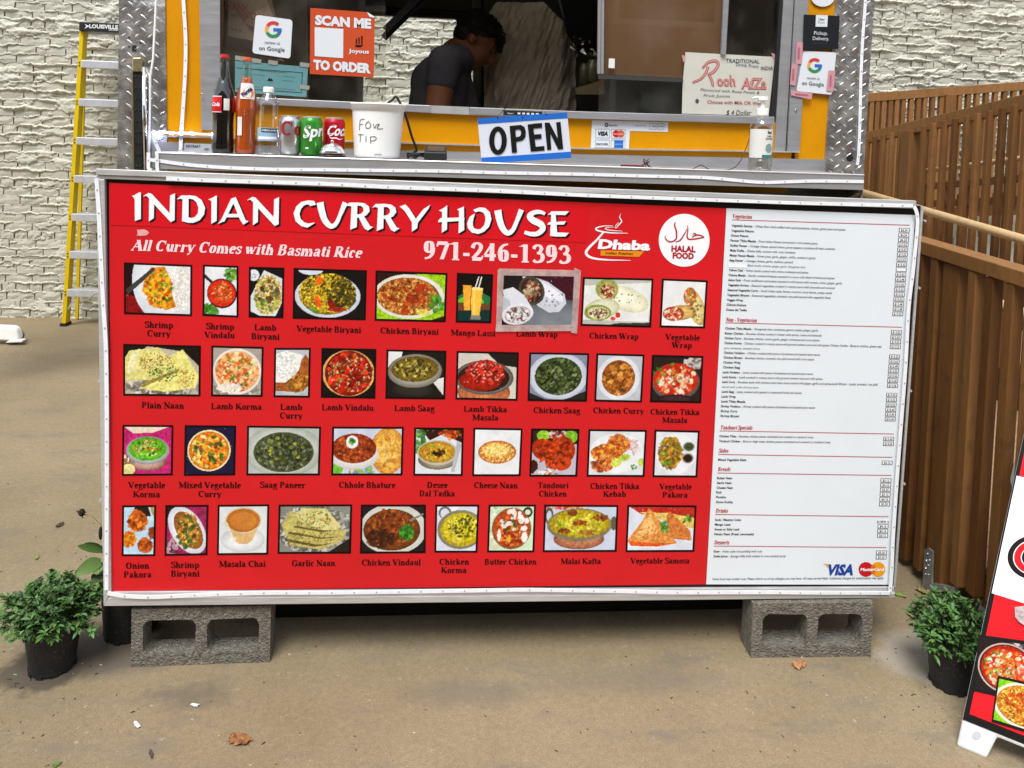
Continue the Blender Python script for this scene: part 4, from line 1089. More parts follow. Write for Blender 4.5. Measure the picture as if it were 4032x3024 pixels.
# steaming-bowl logo
b = M()
for path in ([(625, 232, 3), (612, 270, 9), (632, 310, 12), (600, 350, 10), (572, 385, 4)], [(605, 320, 3), (575, 350, 7), (570, 375, 4)],
             [(545, 355, 3), (450, 358, 9), (375, 380, 14), (400, 405, 16), (520, 425, 12), (695, 430, 4)], [(560, 368, 3), (490, 372, 7), (470, 388, 7), (540, 402, 8), (640, 408, 3)],
             [(450, 420, 18), (380, 500, 20), (300, 580, 26), (275, 630, 26), (320, 672, 24), (450, 695, 16), (725, 703, 4)]):
    for k, qd in enumerate(sweep(path)):
        b.add([bp(*z5(x, y), .0040 + (k % 5) * .00008) for x, y in qd], [(0, 1, 2, 3)])
logo = b.build('bowl_logo', PUREW, board)
b = M()
sans(b, 'Dhaba', txt_fn(2456, 981, 36, .0046), bold=0.05, shear=0.15, width=205 / 36)
b.build('logo_text', PUREW, logo)
b = M()
b.add([bp(*z5(x, y), .0042) for x, y in ((420, 655), (808, 668), (860, 612), (423, 602))], [(0, 1, 2, 3)])
b.build('logo_banner', mat('orange_print', hx('e08a1c'), rough=0.4), logo)
b = M()
sans(b, 'Indian Kitchen', txt_fn(2438, 1002, 10, .0048), bold=0.02, shear=0.15, width=108 / 10)
b.build('banner_text', mat('brown_print', hx('5a2a14'), rough=0.5), logo)

# ---- price list
def wp(px, py, off=0.0):
    return bp(px, py, off)


def ztxt(x, y, z):
    s, ox, oy = z
    return (x / s + ox, y / s + oy)


Z6, Z7, Z8 = (2.5136, 2780, 780), (2.5136, 2780, 1220), (2.3705, 2760, 1640)
HEAD = [('Vegetarian', 258, 200, Z6, 196), ('Non - Vegetarian', 195, 118, Z7, 308), ('Tandoori Specials', 178, 120, Z8, 300), ('Sides', 163, 336, Z8, 90), ('Breads', 156, 508, Z8, 117), ('Drinks', 135, 896, Z8, 115), ('Desserts', 122, 1192, Z8, 140)]
for t, x, y, z, wd in HEAD:
    px, py = ztxt(x, y, z)
    b = M()
    s = 15
    serif(b, t, txt_fn(px + wd / z[0] / 2, py, s, .0042), shear=0.25, width=wd / z[0] / s)
    b.build('section_heading', REDINK, board)
RULE = [(257, 215, 2015, 268, Z6), (193, 128, 1938, 172, Z7), (175, 134, 1802, 163, Z8), (160, 354, 1787, 381, Z8), (153, 527, 1777, 550, Z8), (133, 914, 1750, 935, Z8), (121, 1209, 1733, 1223, Z8)]
for x0, y0, x1, y1, z in RULE:
    a, c = ztxt(x0, y0, z), ztxt(x1, y1, z)
    b = M()
    b.add([bp(a[0], a[1] + 1.3, .0040), bp(c[0], c[1] + 1.3, .0040), bp(c[0], c[1] - 1.3, .0040), bp(a[0], a[1] - 1.3, .0040)], [(0, 1, 2, 3)])
    b.build('section_rule', REDINK, board)
LIST = [
 ('Vegetable Samosa', 'Wheat flour shell stuffed with spiced potatoes, onions, green peas and spices', 253, 281, Z6, 1125, '$6.24', 1962, 328), ('Vegetable Pakora', '', 250, 331, Z6, 224, '$6.24', 1958, 377), ('Onion Pakora', '', 247, 380, Z6, 173, '$6.24', 1955, 425),
 ('Paneer Tikka Masala', 'Fresh Indian Paneer simmered in rich tomato gravy', 243, 429, Z6, 862, '$13.52', 1950, 473), ('Kadhai Paneer', 'Cottage cheese, spiced onions, green peppers, tomatoes & fresh coriander', 240, 478, Z6, 1040, '$13.52', 1947, 522), ('Malai Kofta', 'Cheese balls, coconut milk, nuts, tomatoes', 237, 527, Z6, 647, '$13.52', 1943, 571),
 ('Mattar Paneer Masala', "Green peas, garlic, ginger, chilli's, cooked in gravy", 234, 576, Z6, 850, '$13.52', 1940, 620), ('Saag Paneer', 'Cottage cheese, garlic, shallots, spinach', 231, 625, Z6, 628, '$13.52', 1936, 669), (None, 'Black lentils, tomato, ginger, garlic, fenugreek dust', 410, 676, Z6, 572, '', 1932, 718),
 ('Yellow Daal', 'Yellow lentils cooked with onions, tomatoes and spices', 225, 722, Z6, 785, '$13.52', 1928, 767), ('Channa Masala', 'Gently cooked chickpeas sauteed in a curry with blend of herbs and spices', 222, 771, Z6, 1048, '$12.48', 1925, 816), ('Aaloo Gobi', 'Fresh cauliflower and potato sauteed in mild spices with tomato, onion, ginger, garlic', 219, 820, Z6, 1125, '$13.52', 1921, 865),
 ('Vegetable Korma', 'Seasonal vegetables cooked in creamy sauce with almonds and coconut', 216, 869, Z6, 1060, '$13.52', 1917, 914), ('Seasonal Vegetable Curry', 'South Indian style, fennel, coconut, curry leaves, poppy seeds', 213, 919, Z6, 1032, '$13.52', 1913, 963), ('Vegetable Biryani', 'Seasoned vegetables, aromatic rice pilaf served with vegetable Raita', 209, 968, Z6, 1023, '$13.52', 1909, 1012),
 ('Veggie Wrap', '', 206, 1017, Z6, 160, '$12.48', 1905, 1060), ('Chhole bhatura', '', 203, 1065, Z6, 196, '$12.48', 1902, 1109), ('Desee dal Tadka', '', 200, 1114, Z6, 204, '$13.52', 1898, 1157),
 ('Chicken Tikka Masala', 'Fenugreek dust, tomatoes, garam masala, ginger, garlic', 190, 193, Z7, 918, '$13.52', 1884, 232), ('Butter Chicken', 'Boneless chicken cooked in butter with spices, cream and almonds', 187, 242, Z7, 955, '$13.52', 1880, 280), ('Chicken Curry', 'Boneless chicken, onions garlic, ginger, tomatoes and curry spices', 184, 290, Z7, 938, '$13.52', 1877, 328),
 ('Chicken Korma', 'Chicken cooked in creamy sauce with ground cashew nuts and mild spices Chicken Kadhai - Bone-in chicken, green pep-', 181, 338, Z7, 1560, '$13.52', 1873, 377), (None, 'pers, tomatoes, sauteed onions', 178, 387, Z7, 352, None, 0, 0),
 ('Chicken Vindaloo', 'Chicken cooked with pieces of potatoes and special spicy sauce', 176, 434, Z7, 952, '$13.52', 1866, 473), ('Chicken Biryani', 'Boneless chicken, aromatic rice pilaf served with curry sauce', 173, 482, Z7, 896, '$13.52', 1862, 520), ('Chicken Wrap', '', 171, 530, Z7, 171, '$12.48', 1859, 568), ('Chicken Saag', '', 168, 578, Z7, 168, '$13.52', 1855, 616),
 ('Lamb Vindaloo', 'Lamb cooked with pieces of potatoes and special spicy sauce', 165, 627, Z7, 893, '$14.56', 1852, 664), ('Lamb Korma', 'Lamb cooked in creamy sauce with ground cashew nuts and mild spices', 162, 675, Z7, 988, '$15.60', 1848, 712), ('Lamb Curry', 'Boneless lamb with tomato onion base sauce mixed with ginger, garlic and spices.Lamb Biryani - Lamb, aromatic rice pilaf', 160, 723, Z7, 1538, '$14.56', 1845, 760),
 (None, 'served with a side of curry sauce', 157, 772, Z7, 362, None, 0, 0), ('Lamb Saag', 'Lamp cooked with spinach in seasoned herbs and spices', 155, 819, Z7, 790, '$14.56', 1838, 853), ('Lamb Wrap', '', 152, 868, Z7, 142, '$13.52', 1835, 901), ('Lamb Tikka Masala', '', 149, 916, Z7, 240, '$14.56', 1832, 949),
 ('Shrimp Vindaloo', 'Shrimp cooked with pieces of potatoes and special spicy sauce', 147, 964, Z7, 930, '$15.60', 1829, 997), ('Shrimp Curry', '', 144, 1012, Z7, 167, '$15.60', 1826, 1044), ('Shrimp Biryani', '', 142, 1060, Z7, 186, '$15.60', 1823, 1092),
 ('Chicken Tikka', 'Boneless chicken pieces marinated and cooked in a tandoori oven', 172, 193, Z8, 875, '$14.56', 1753, 218), ('Tandoori Chicken', 'Bone-in thigh meat, chicken pieces marinated and cooked in a tandoori oven', 169, 239, Z8, 1038, '$14.56', 1750, 265), ('Mixed Vegetable Raita', '', 160, 413, Z8, 264, '$4.16', 1738, 442),
 ('Butter Naan', '', 150, 584, Z8, 142, '$3.12', 1727, 606), ('Garlic Naan', '', 148, 629, Z8, 137, '$4.16', 1724, 650), ('Cheese Naan', '', 146, 674, Z8, 152, '$5.20', 1722, 694), ('Roti', '', 143, 717, Z8, 48, '$3.12', 1719, 739), ('Paratha', '', 141, 762, Z8, 91, '$4.16', 1716, 783), ('Onion Kulcha', '', 139, 808, Z8, 158, '$5.20', 1713, 828),
 ('Soda / Mexican Coke', '', 132, 974, Z8, 241, '$2.08/$4.16', 1700, 990), ('Mango Lassi', '', 129, 1018, Z8, 146, '$4.16', 1700, 1035), ('Sweet or Salty Lassi', '', 127, 1063, Z8, 230, '$4.16', 1697, 1079), ('Nimbu Paani (Fresh Lemonade)', '', 124, 1108, Z8, 369, '$4.16', 1695, 1123),
 ('Kheer', 'Indian style rice pudding with nuts', 118, 1269, Z8, 450, '$5.20', 1685, 1280), ('Gulab Jamun', 'Spongy milky balls soaked in rose scented syrup', 116, 1314, Z8, 673, '$5.20', 1682, 1324),
 (None, 'Some food may contain nuts. Please inform us of any allergies you may have. All meat served Halal. Additional charges for substitutions may apply.', 106, 1527, Z8, 1600, None, 0, 0),
]
for nm, desc, x, y, z, wd, price, qx, qy in LIST:
    px, py = ztxt(x, y, z)
    W_ = wd / z[0]
    s = 9.3
    b = M()
    if nm:
        nw = W_ if not desc else W_ * (len(nm) * 1.12) / (len(nm) * 1.12 + 3 + len(desc))
        sans(b, nm, txt_fn(px, py, s, .0042), bold=0.022, align=0, width=nw / s)
        b.build('menu_line', INK, board)
        if desc:
            b = M()
            sl = row_slope(py)
            sans(b, '- ' + desc, txt_fn(px + nw + 4, py + sl * (nw + 4), s, .0042), shear=0.2, bold=.008, align=0, width=(W_ - nw - 4) / s)
            b.build('menu_line', GREYINK, board)
    else:
        sans(b, desc, txt_fn(px, py, s, .0042), shear=0.2, align=0, width=W_ / s, bold=0.01 if 'Some' in desc else 0)
        b.build('menu_line', GREYINK, board)
    if price is not None:
        qx, qy = ztxt(qx, qy, z)
        hw = 21 if len(price) < 8 else 26
        hh = 8
        sl, ln = row_slope(qy), col_lean(qx)
        fr = M()
        q4 = lambda w_, h_, o: [bp(qx + i * w_ - j * h_ * ln, qy - 4 + i * w_ * sl - j * h_, o) for i, j in ((-1, -1), (1, -1), (1, 1), (-1, 1))]
        if len(price) < 8:
            fr.add(q4(hw, hh, .0040), [(0, 1, 2, 3)])
        lb = M()
        lb.add(q4(hw - 2.6 if len(price) < 8 else hw, hh - 2.0, .0044), [(0, 1, 2, 3)])
        p = lb.build('price_sticker', PUREW, board)
        if len(fr.v):
            fr.build('sticker_border', mat('dark_grey_ink', hx('2c2e32'), rough=.5), p)
        if price:
            b = M()
            sans(b, price, txt_fn(qx, qy, 8.4, .0050), bold=.012, width=(30 if len(price) > 5 else 26) / 8.4 if len(price) < 8 else 48 / 8.4)
            b.build('price_text', mat('dark_grey_ink', hx('2c2e32')), p)
b = M()
q = [ztxt(*t, Z6) for t in ((225, 650), (398, 655), (398, 690), (222, 685))]
M().add([bp(*t, .0046) for t in q[::-1]], [(0, 1, 2, 3)]).build('blank_sticker', PUREW, board)
# card marks at the foot
b = M()
sans(b, 'VISA', txt_fn(*ztxt(1292, 1477, Z8), 41, .0044), bold=0.05, shear=0.22, width=108 / 41)
visa = b.build('card_mark', mat('blue_print', hx('1d3f94'), rough=0.4), board)
b = M()
b.add([bp(*ztxt(*t, Z8), .0052) for t in ((1136, 1376), (1185, 1374), (1195, 1400), (1186, 1412), (1170, 1385))], [(0, 1, 2, 3, 4)])
b.build('mark_corner', mat('amber_print', hx('d9a23c'), rough=0.4), visa)


def disc(cx_, cy_, r, off, m, name, parent, plane=bp, ry=None):
    d = M()
    d.add([plane(cx_ + r * math.cos(t), cy_ + (ry or r) * math.sin(t), off) for t in np.linspace(0, -2 * math.pi, 41)[:-1]], [tuple(range(40))])
    return d.build(name, m, parent)


c1 = ztxt(1540, 1427, Z8)
c2 = ztxt(1652, 1427, Z8)
d1 = disc(*c1, 29, .0042, mat('card_red', hx('c01824'), rough=0.4), 'card_mark', board)
disc(*c2, 29, .0045, mat('card_yellow', hx('e69a1e'), rough=0.4), 'mark_disc', d1)
b = M()
for k in range(5):
    yy = c1[1] - 14 + 7 * k
    b.add([bp(c2[0] - 27, yy + 2, .0048), bp(c2[0] - 10, yy + 2, .0048), bp(c2[0] - 10, yy - 1, .0048), bp(c2[0] - 27, yy - 1, .0048)], [(0, 1, 2, 3)])
b.build('mark_stripes', mat('card_red', hx('c01824')), d1)
b = M()
sans(b, 'MasterCard', txt_fn(*ztxt(1596, 1441, Z8), 12, .0052), bold=0.03, shear=0.2, width=92 / 12)
b.build('mark_text', PUREW, d1)


# ---- LED tape along the edges
def led(path, Y, parent, name='light_strip', wpx=15, th=.0018, chips=88, nrm=(0, -1, 0)):
    pts = [onY(x, y, Y) for x, y in path]
    dense = []
    for i in range(len(pts) - 1):
        k = max(2, int(np.linalg.norm(pts[i + 1] - pts[i]) / .03))
        for j in range(k):
            dense.append(pts[i] * (1 - j / k) + pts[i + 1] * j / k)
    dense.append(pts[-1])
    dense = np.array(dense)
    if len(dense) > 6:
        for _ in range(2):
            dense[1:-1] = (dense[:-2] + 2 * dense[1:-1] + dense[2:]) / 4
    wd = wpx / FPX * (Y - CPOS[1])
    b = M()
    b.ribbon(dense, nrm, wd, th)
    o = b.build(name, LEDM, parent)
    c = M()
    L = np.concatenate([[0], np.cumsum(np.linalg.norm(np.diff(dense, axis=0), axis=1))])
    st = chips / FPX * (Y - CPOS[1])
    for k, s in enumerate(np.arange(st / 2, L[-1], st)):
        p = np.array([np.interp(s, L, dense[:, i]) for i in range(3)])
        h = wd * .17
        c.box((p[0] - h, Y - th - .0012, p[2] - h), (p[0] + h, Y - th + .0002, p[2] + h))
    if c.v:
        c.build('led_chips', CHIPM, o, kind='stuff')
    return o


led([(380, 702), (384, 760), (390, 826), (397, 995), (405, 1164), (418, 1358), (421, 1600), (421, 1927), (420, 2323)], -.013, board)
led([(655, 703), (852, 711), (1300, 724), (1526, 736), (1933, 750), (2294, 768), (2780, 786), (3178, 800), (3595, 810)], -.0165, board)
led([(3598, 812), (3614, 838), (3612, 900), (3605, 960), (3595, 1060), (3594, 1080), (3578, 1180), (3573, 1280), (3567, 1420), (3556, 1560), (3545, 1700), (3530, 1900), (3520, 2050), (3513, 2150), (3512, 2250), (3503, 2330)], -.0165, board)
led([(3503, 2334), (3200, 2333), (2991, 2331), (2684, 2332), (2376, 2326), (2068, 2321), (1838, 2325), (1300, 2333), (1031, 2333), (732, 2343), (586, 2353), (472, 2346), (424, 2334)], -.0185, board)
# screws along the side of the board
for (x, y) in ((3640, 870), (3617, 1133), (3583, 1537), (3558, 1903), (388, 1100), (392, 1500), (398, 1968)):
    p = onY(x, y, .01)
    M().tube([p + (0, 0.004, 0), p - (0, 0.006, 0)], .004, 8).build('screw', ALU, board)


# ================================================================== FOOD TRUCK
TY = 0.30
YEL = mat('yellow_painted_metal', hx('d08c04'), rough=0.28, var=0.08, vscale=5, bump=0.04, bscale=8, coat=0.3, speck=0.10, sscale=90, speckcol=(0.10, 0.05, 0.01))
PLATE = mat('diamond_plate_metal', (0.56, 0.55, 0.53), rough=0.28, metal=0.85, var=0.35, vscale=18, bump=2.2, bscale=16, rvar=0.12)
LUG = mat('polished_tread_lug', (0.78, 0.77, 0.74), rough=0.2, metal=1.0)
DARK = mat('dark_rubber', (0.015, 0.015, 0.015), rough=0.6)
DARKIN = mat('dark_interior_panel', (0.16, 0.15, 0.125), rough=0.6, var=0.2, vscale=6)
GREYIN = mat('grey_interior_panel', (0.20, 0.19, 0.17), rough=0.5, var=0.15, vscale=6)
ALUT = mat('weathered_aluminium', (0.36, 0.36, 0.365), rough=0.4, metal=0.45, var=0.07, vscale=9, stretch=(1, 1, 10), bump=0.04, bscale=120, rvar=0.08)
STEEL = mat('stainless_steel', (0.36, 0.36, 0.36), rough=0.4, metal=0.4, var=0.06, vscale=12, stretch=(1, 1, 10), rvar=0.08)
CHROME = mat('chrome', (0.85, 0.85, 0.85), rough=0.07, metal=1.0)
WHITEP = mat('white_plastic', hx('f4f4f0'), rough=0.4, var=0.03, vscale=20)
BLACKP = mat('black_plastic', (0.02, 0.02, 0.021), rough=0.38)
PAPER = mat('white_paper', hx('dcdcd6'), rough=0.8, var=0.04, vscale=12)
BLUEP = mat('blue_print_band', hx('2468c0'), rough=0.35)
GLASS = glass_mat('window_glass', (0.93, 0.93, 0.90), 0.0, 0.02, dirt=0.05)

truck = empty('food_truck', (0, TY, 0), 'yellow food truck with diamond plate corners, serving window and aluminium counter', 'food truck')


def tp(name, pts, Y, th, m, bevel=0.0, parent=None, smooth=False):
    return slab(pts, Y, th).build(name, m, parent or truck, bevel=bevel, smooth=smooth)


# shell
b = M()
xl, xr = onY(470, 300, TY)[0] + .02, onY(3420, 300, TY)[0] - .02
zt = 2.95
b.box((xl, TY + .06, .62), (xl + .03, 2.38, zt))
b.build('side_wall', DARKIN, truck)
b = M()
b.box((xr - .03, TY + .06, .62), (xr, 2.38, zt))
b.build('side_wall', DARKIN, truck)
b = M()
b.box((xl, TY + .02, zt), (xr, 2.42, zt + .05))
b.build('roof', ALU_DULL, truck)
b = M()
b.box((xl, TY + .02, .56), (xr, 2.38, .62))
b.build('floor_panel', DARKIN, truck)
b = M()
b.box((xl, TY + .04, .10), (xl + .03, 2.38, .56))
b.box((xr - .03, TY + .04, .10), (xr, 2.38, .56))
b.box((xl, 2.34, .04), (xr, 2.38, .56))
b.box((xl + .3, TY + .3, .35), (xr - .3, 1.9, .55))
b.build('chassis_skirt', mat('black_chassis_and_shade', (0.008, 0.008, 0.008), rough=0.8), truck)
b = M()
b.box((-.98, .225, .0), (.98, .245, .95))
b.build('under_shade_panel', mat('black_chassis_and_shade', (0.008, 0.008, 0.008)), truck)  # near-black sheet added to stand for the deep shade under the board
# back wall with its open hatch
hx0, hx1 = onY(1432, 200, 2.34)[0], onY(1866, 200, 2.34)[0]
hz0, hz1 = onY(1600, 470, 2.34)[2], onY(1600, 66, 2.34)[2]
b = M()
b.box((xl + .03, 2.34, .62), (hx0, 2.38, zt))
b.box((hx1, 2.34, .62), (xr - .03, 2.38, zt))
b.box((hx0, 2.34, .62), (hx1, 2.38, hz0))
b.build('rear_wall', DARKIN, truck)
b = M()
b.box((hx0, 2.345, hz1), (hx1, 2.375, zt))
b.build('rear_hatch_panel', mat('olive_grey_panel', hx('5c5a44'), rough=0.5, var=0.1, vscale=8), truck)
b = M()
for k in range(3):
    b.box((hx0, 2.33, hz1 + .0 + .022 * k), (hx1, 2.343, hz1 + .006 + .022 * k))
b.build('hatch_rail', DARK, truck)
# front wall, split round the window
tp('front_wall', [(645, -900), (800, -900), (866, -900), (866, 700), (660, 690)], TY, .04, YEL)
tp('front_wall', [(866, 400), (1698, 440), (3052, 484), (3130, 490), (3100, 760), (866, 700)], TY, .04, YEL)
tp('front_wall', [(3150, -900), (3350, -900), (3290, 0), (3247, 690), (3130, 690)], TY + .001, .04, YEL)
tp('window_header', [(866, -900), (3150, -900), (3120, -560), (866, -560)], TY, .04, YEL)


def plate(name, pts, lo, hi):
    o = tp(name, pts, TY - .006, .03, PLATE)
    b = M()
    P = np.array([[onY(x, y, TY)[0], onY(x, y, TY)[2]] for x, y in pts])
    st = .0415
    for i in range(int((P[:, 0].max() - P[:, 0].min()) / st) + 2):
        for j in range(int((P[:, 1].max() - P[:, 1].min()) / st) + 2):
            x, z = P[:, 0].min() + i * st, P[:, 1].min() + j * st
            for s, dx, dz in ((1, 0, 0), (-1, st / 2, st / 2)):
                cx_, cz_ = x + dx, z + dz
                if not mask_p(np.array([cx_ - .011, cx_ + .011]), np.array([cz_, cz_]), P.tolist()).all():
                    continue
                a = math.radians(38) * s
                u = np.array([math.cos(a), 0, math.sin(a)])
                v = np.array([-math.sin(a), 0, math.cos(a)])
                c = np.array([cx_, TY - .006, cz_])
                q = [c - u * .0125, c - v * .0036, c + u * .0125, c + v * .0036]
                t = [c - u * .006 + (0, -.0022, 0), c + u * .006 + (0, -.0022, 0)]
                b.add(q + t, [(0, 1, 5, 4), (1, 2, 5), (2, 3, 4, 5), (3, 0, 4)])
    b.build('tread_lugs', LUG, o, kind='stuff')
    return o


pl = plate('corner_plate', [(449, -900), (650, -900), (650, 0), (657, 560), (660, 690), (482, 690), (467, 0)], 0, 0)
pr = plate('corner_plate', [(3350, -900), (3505, -900), (3444, 0), (3393, 745), (3246, 745), (3248, 628), (3290, 0)], 0, 0)
# wrap round the sides
b = M()
b.box((xl - .022, TY - .004, .6), (xl - .002, TY + .5, zt))
b.build('side_skin', PLATE, truck)
b = M()
b.box((xr + .002, TY - .004, .6), (xr + .02, TY + .5, zt))
b.build('side_skin', PLATE, truck)
# aluminium verticals and rails
tp('window_frame', [(787, -900), (866, -900), (866, 376), (868, 512), (793, 512), (785, 0)], TY - .006, .006, ALUT)
tp('window_frame', [(3240, -900), (3184, 0), (3148, 597), (3100, 597), (3131, 0), (3190, -900)], TY - .012, .012, ALUT)
tp('window_frame', [(3085, 0), (3125, 0), (3092, 597), (3049, 597)], TY - .006, .012, ALUT)
tp('window_frame', [(3085, 0), (3145, -900), (3185, -900), (3125, 0)], TY - .006, .012, ALUT)
tp('window_gasket', [(3126, 0), (3131, 0), (3100, 597), (3092, 597)], TY - .003, .006, DARK)
tp('window_gasket', [(3070, 0), (3085, 0), (3052, 470), (3040, 470)], TY - .002, .01, DARK)
tp('window_gasket', [(866, -900), (871, -900), (873, 374), (866, 374)], TY - .004, .01, DARK)
tp('window_sill', [(866, 377), (1698, 415), (1698, 445), (866, 405)], TY - .02, .06, ALUT, .002)
tp('window_sill', [(1849, 422), (2300, 439), (3050, 460), (3050, 489), (2300, 468), (1849, 452)], TY - .02, .06, ALUT, .002)
tp('window_sill', [(1698, 415), (1848, 421), (1848, 452), (1698, 445)], TY - .019, .05, ALU_DULL)
tp('reveal_rail', [(655, 533), (1576, 559), (2300, 582), (3150, 596), (3150, 601), (2300, 588), (1576, 565), (655, 539)], TY - .016, .016, ALU_DULL)
tp('kick_strip', [(600, 558), (1576, 592), (3252, 628), (3246, 700), (1576, 680), (600, 660)], TY - .008, .008, ALUT)
for x, y in ((620, 185), (630, 352), (800, 9), (808, 508), (3152, 92), (3126, 568), (2489, 606), (2567, 587), (3115, 648), (3276, 451), (3267, 607), (700, 588), (3040, 590)):
    p = onY(x, y, TY - .016)
    _r = M().lathe([(.0045, 0), (.0045, .001), (.003, .003), (0.0001, .0035)], (0, 0, 0), 10).build('rivet', CHROME, truck)
    o = bpy.data.objects[[k for k in WL][-1]]
    o.rotation_euler = (math.pi / 2, 0, 0)
    o.location = Vector(p) - Vector(WL['food_truck'])
# small holes in the plate
for x, y, r in ((3346, 622, .0125), (3186, 654, .0035), (508, 147, .003), (508, 184, .003), (552, 169, .003)):
    p = onY(x, y, TY - .0075)
    b = M()
    b.add([p + (r * math.cos(t), 0, r * math.sin(t)) for t in np.linspace(0, 2 * math.pi, 17)[:-1]], [tuple(range(16))])
    b.build('drilled_hole', DARK, truck)
tp('square_hole', [(520, 178), (537, 178), (536, 202), (519, 200)], TY - .0075, .001, DARK)
# light bar on the corner plate
o = tp('light_bar', [(523, 262), (558, 262), (562, 672), (527, 672)], TY - .022, .014, BLACKP, .002)
tp('light_bar_edge', [(518, 262), (523, 262), (528, 672), (522, 672)], TY - .024, .014, mat('brass_edge', (0.35, 0.28, 0.13), rough=0.4, metal=.8), parent=o)
tp('bar_cap', [(519, 226), (555, 226), (557, 282), (518, 282)], TY - .030, .02, mat('old_brass', (0.42, 0.36, 0.2), rough=0.35, metal=.8, var=.3, vscale=60), .004, parent=o)
b = M()
b.tube([onY(566, 264, TY - .02), onY(574, 672, TY - .02)], .0075, 10)
b.build('chrome_tube', CHROME, o, smooth=True)
b = M()
for k in range(9):
    for dx in (-7, 8):
        p = onY(541 + dx + k * .6, 300 + k * 44, TY - .022)
        b.box(p - (.0028, .002, .0028), p + (.0028, 0, .0028))
b.build('bar_rivets', CHROME, o, kind='stuff')
# cable and LED tape on the truck front
b = M()
b.tube([onY(x, y, TY - .014) for x, y in ((622, -300), (617, -40), (612, 60), (603, 230), (592, 300), (591, 420), (587, 590), (584, 670))], .0035, 8)
b.build('white_cable', WHITEP, truck, smooth=True)
b = M()
b.box(onY(612, 46, TY - .02), onY(620, 10, TY - .006))
b.build('cable_joint', WHITEP, truck)
led([(716, -300), (722, 0), (733, 165), (730, 280), (722, 420), (715, 500), (711, 592)], TY - .010, truck, wpx=13, chips=60)
led([(3412, -300), (3408, 0), (3396, 150), (3389, 300), (3385, 500), (3380, 620), (3375, 650)], TY - .010, truck, wpx=12, chips=70)
# glowing LED run at the left of the counter
lt = led([(597, 520), (650, 522), (700, 524), (760, 526), (838, 530)], TY - .022, truck, wpx=9, chips=60)
GLOW = mat('lit_led', (0.8, 0.8, 1.0), emit=(0.55, 0.6, 1.0, 30))
for x, y in ((609, 532), (634, 521), (672, 523), (716, 522), (754, 524), (838, 528)):
    p = onY(x, y, TY - .027)
    M().box(p - (.0035, .001, .0035), p + (.0035, .001, .0035)).build('lit_diode', GLOW, lt)
led([(602, 534), (612, 560), (628, 598)], TY - .05, truck, wpx=13, chips=60)

# windows
gl = tp('window_pane', [(871, -560), (1516, -560), (1518, 411), (873, 378)], TY + .012, .004, GLASS)
tp('window_pane', [(2358, -560), (3110, -560), (3085, 0), (3052, 462), (2358, 441)], TY + .018, .004, GLASS)
BROWN = mat('brown_window_board', hx('7a583c'), rough=0.7, var=0.12, vscale=6, bump=.05)
sb = tp('window_board', [(2385, -560), (2890, -560), (2852, 0), (2836, 314), (2378, 292)], TY + .030, .006, BROWN)
tp('sash_rail', [(2356, 292), (2690, 308), (2690, 324), (2356, 310)], TY + .004, .012, mat('dark_grey_sash', hx('3c3a38'), rough=.5))
tp('sash_stile', [(2372, -560), (2384, -560), (2377, 290), (2366, 290)], TY + .004, .012, ALUT)
tp('sash_stile', [(2360, -560), (2371, -560), (2364, 290), (2353, 290)], TY + .007, .012, mat('pale_grey_sash', hx('8c8a88'), rough=.5))
tp('sash_stile', [(2855, -560), (2880, -560), (2870, 0), (2858, 218), (2840, 213), (2850, 0)], TY + .004, .012, ALUT)
tp('inventory_tag', [(2398, 230), (2421, 231), (2420, 269), (2396, 267)], TY + .010, .001, PAPER, parent=sb)
tp('interior_partition', [(2360, 0), (3120, 0), (3120, 470), (2360, 470)], 1.1, .02, DARKIN)
# interior odds seen through the panes
tp('interior_panel', [(860, -300), (1200, -300), (1210, 400), (860, 400)], 1.15, .03, mat('dim_interior_panel', hx('8c8672'), rough=.6, var=.2, vscale=5))
tp('vent_panel', [(1050, -60), (1150, -60), (1150, 130), (1050, 120)], 1.0, .02, mat('vent_panel', hx('6c6650'), rough=.5, var=.2, vscale=90))
b = M()
b.beam(onY(1518, 120, 1.0), onY(1680, -40, 1.0), .035, .03)
b.beam(onY(1510, 150, 1.02), onY(1700, -40, 1.02), .01, .03)
b.build('hatch_strut', DARK, truck)
b = M()
b.beam(onY(1876, -300, 1.9), onY(1878, 430, 1.9), .043, .05, up=(0, 1, 0))
b.build('door_post', mat('brown_grey_post', hx('6a6458'), rough=.5), truck)
b = M()
b.beam(onY(1899, -300, 1.88), onY(1899, 430, 1.88), .015, .05, up=(0, 1, 0))
b.build('door_seal', DARK, truck)

# counter shelf that juts out in front
lipT = [(615, 600), (3400, 688)]
A_, B_ = onY(610, 599, 0.0), onY(3402, 688, 0.0)
SHZ = (A_[2] + B_[2]) / 2
b = M()
b.hexa([(A_[0], 0.0, SHZ - .004), (B_[0], 0.0, SHZ - .004), (B_[0], TY - .006, SHZ - .004), (A_[0], TY - .006, SHZ - .004)],
       [(A_[0], 0.0, SHZ), (B_[0], 0.0, SHZ), (B_[0], TY - .006, SHZ), (A_[0], TY - .006, SHZ)])
shelf = b.build('counter_shelf', STEEL, truck)
b = M()
b.prism([onY(x, y, 0.0 - .001) for x, y in ((612, 602), (3402, 690), (3400, 748), (625, 665), (612, 664))], (0, .003, 0))
b.build('shelf_lip', STEEL, shelf)
b = M()
b.tube([onY(612, 601, -.001), onY(3402, 689, -.001)], .0022, 8)
b.build('lip_edge', mat('bright_edge', (0.9, 0.9, 0.9), rough=.3, metal=.6), shelf)
b = M()
b.prism([onY(3393, 748, .02), onY(3325, 790, .10), onY(3380, 800, .10), onY(3398, 752, .02)], (-.004, .004, 0))
b.build('shelf_bracket', PLATE, shelf)
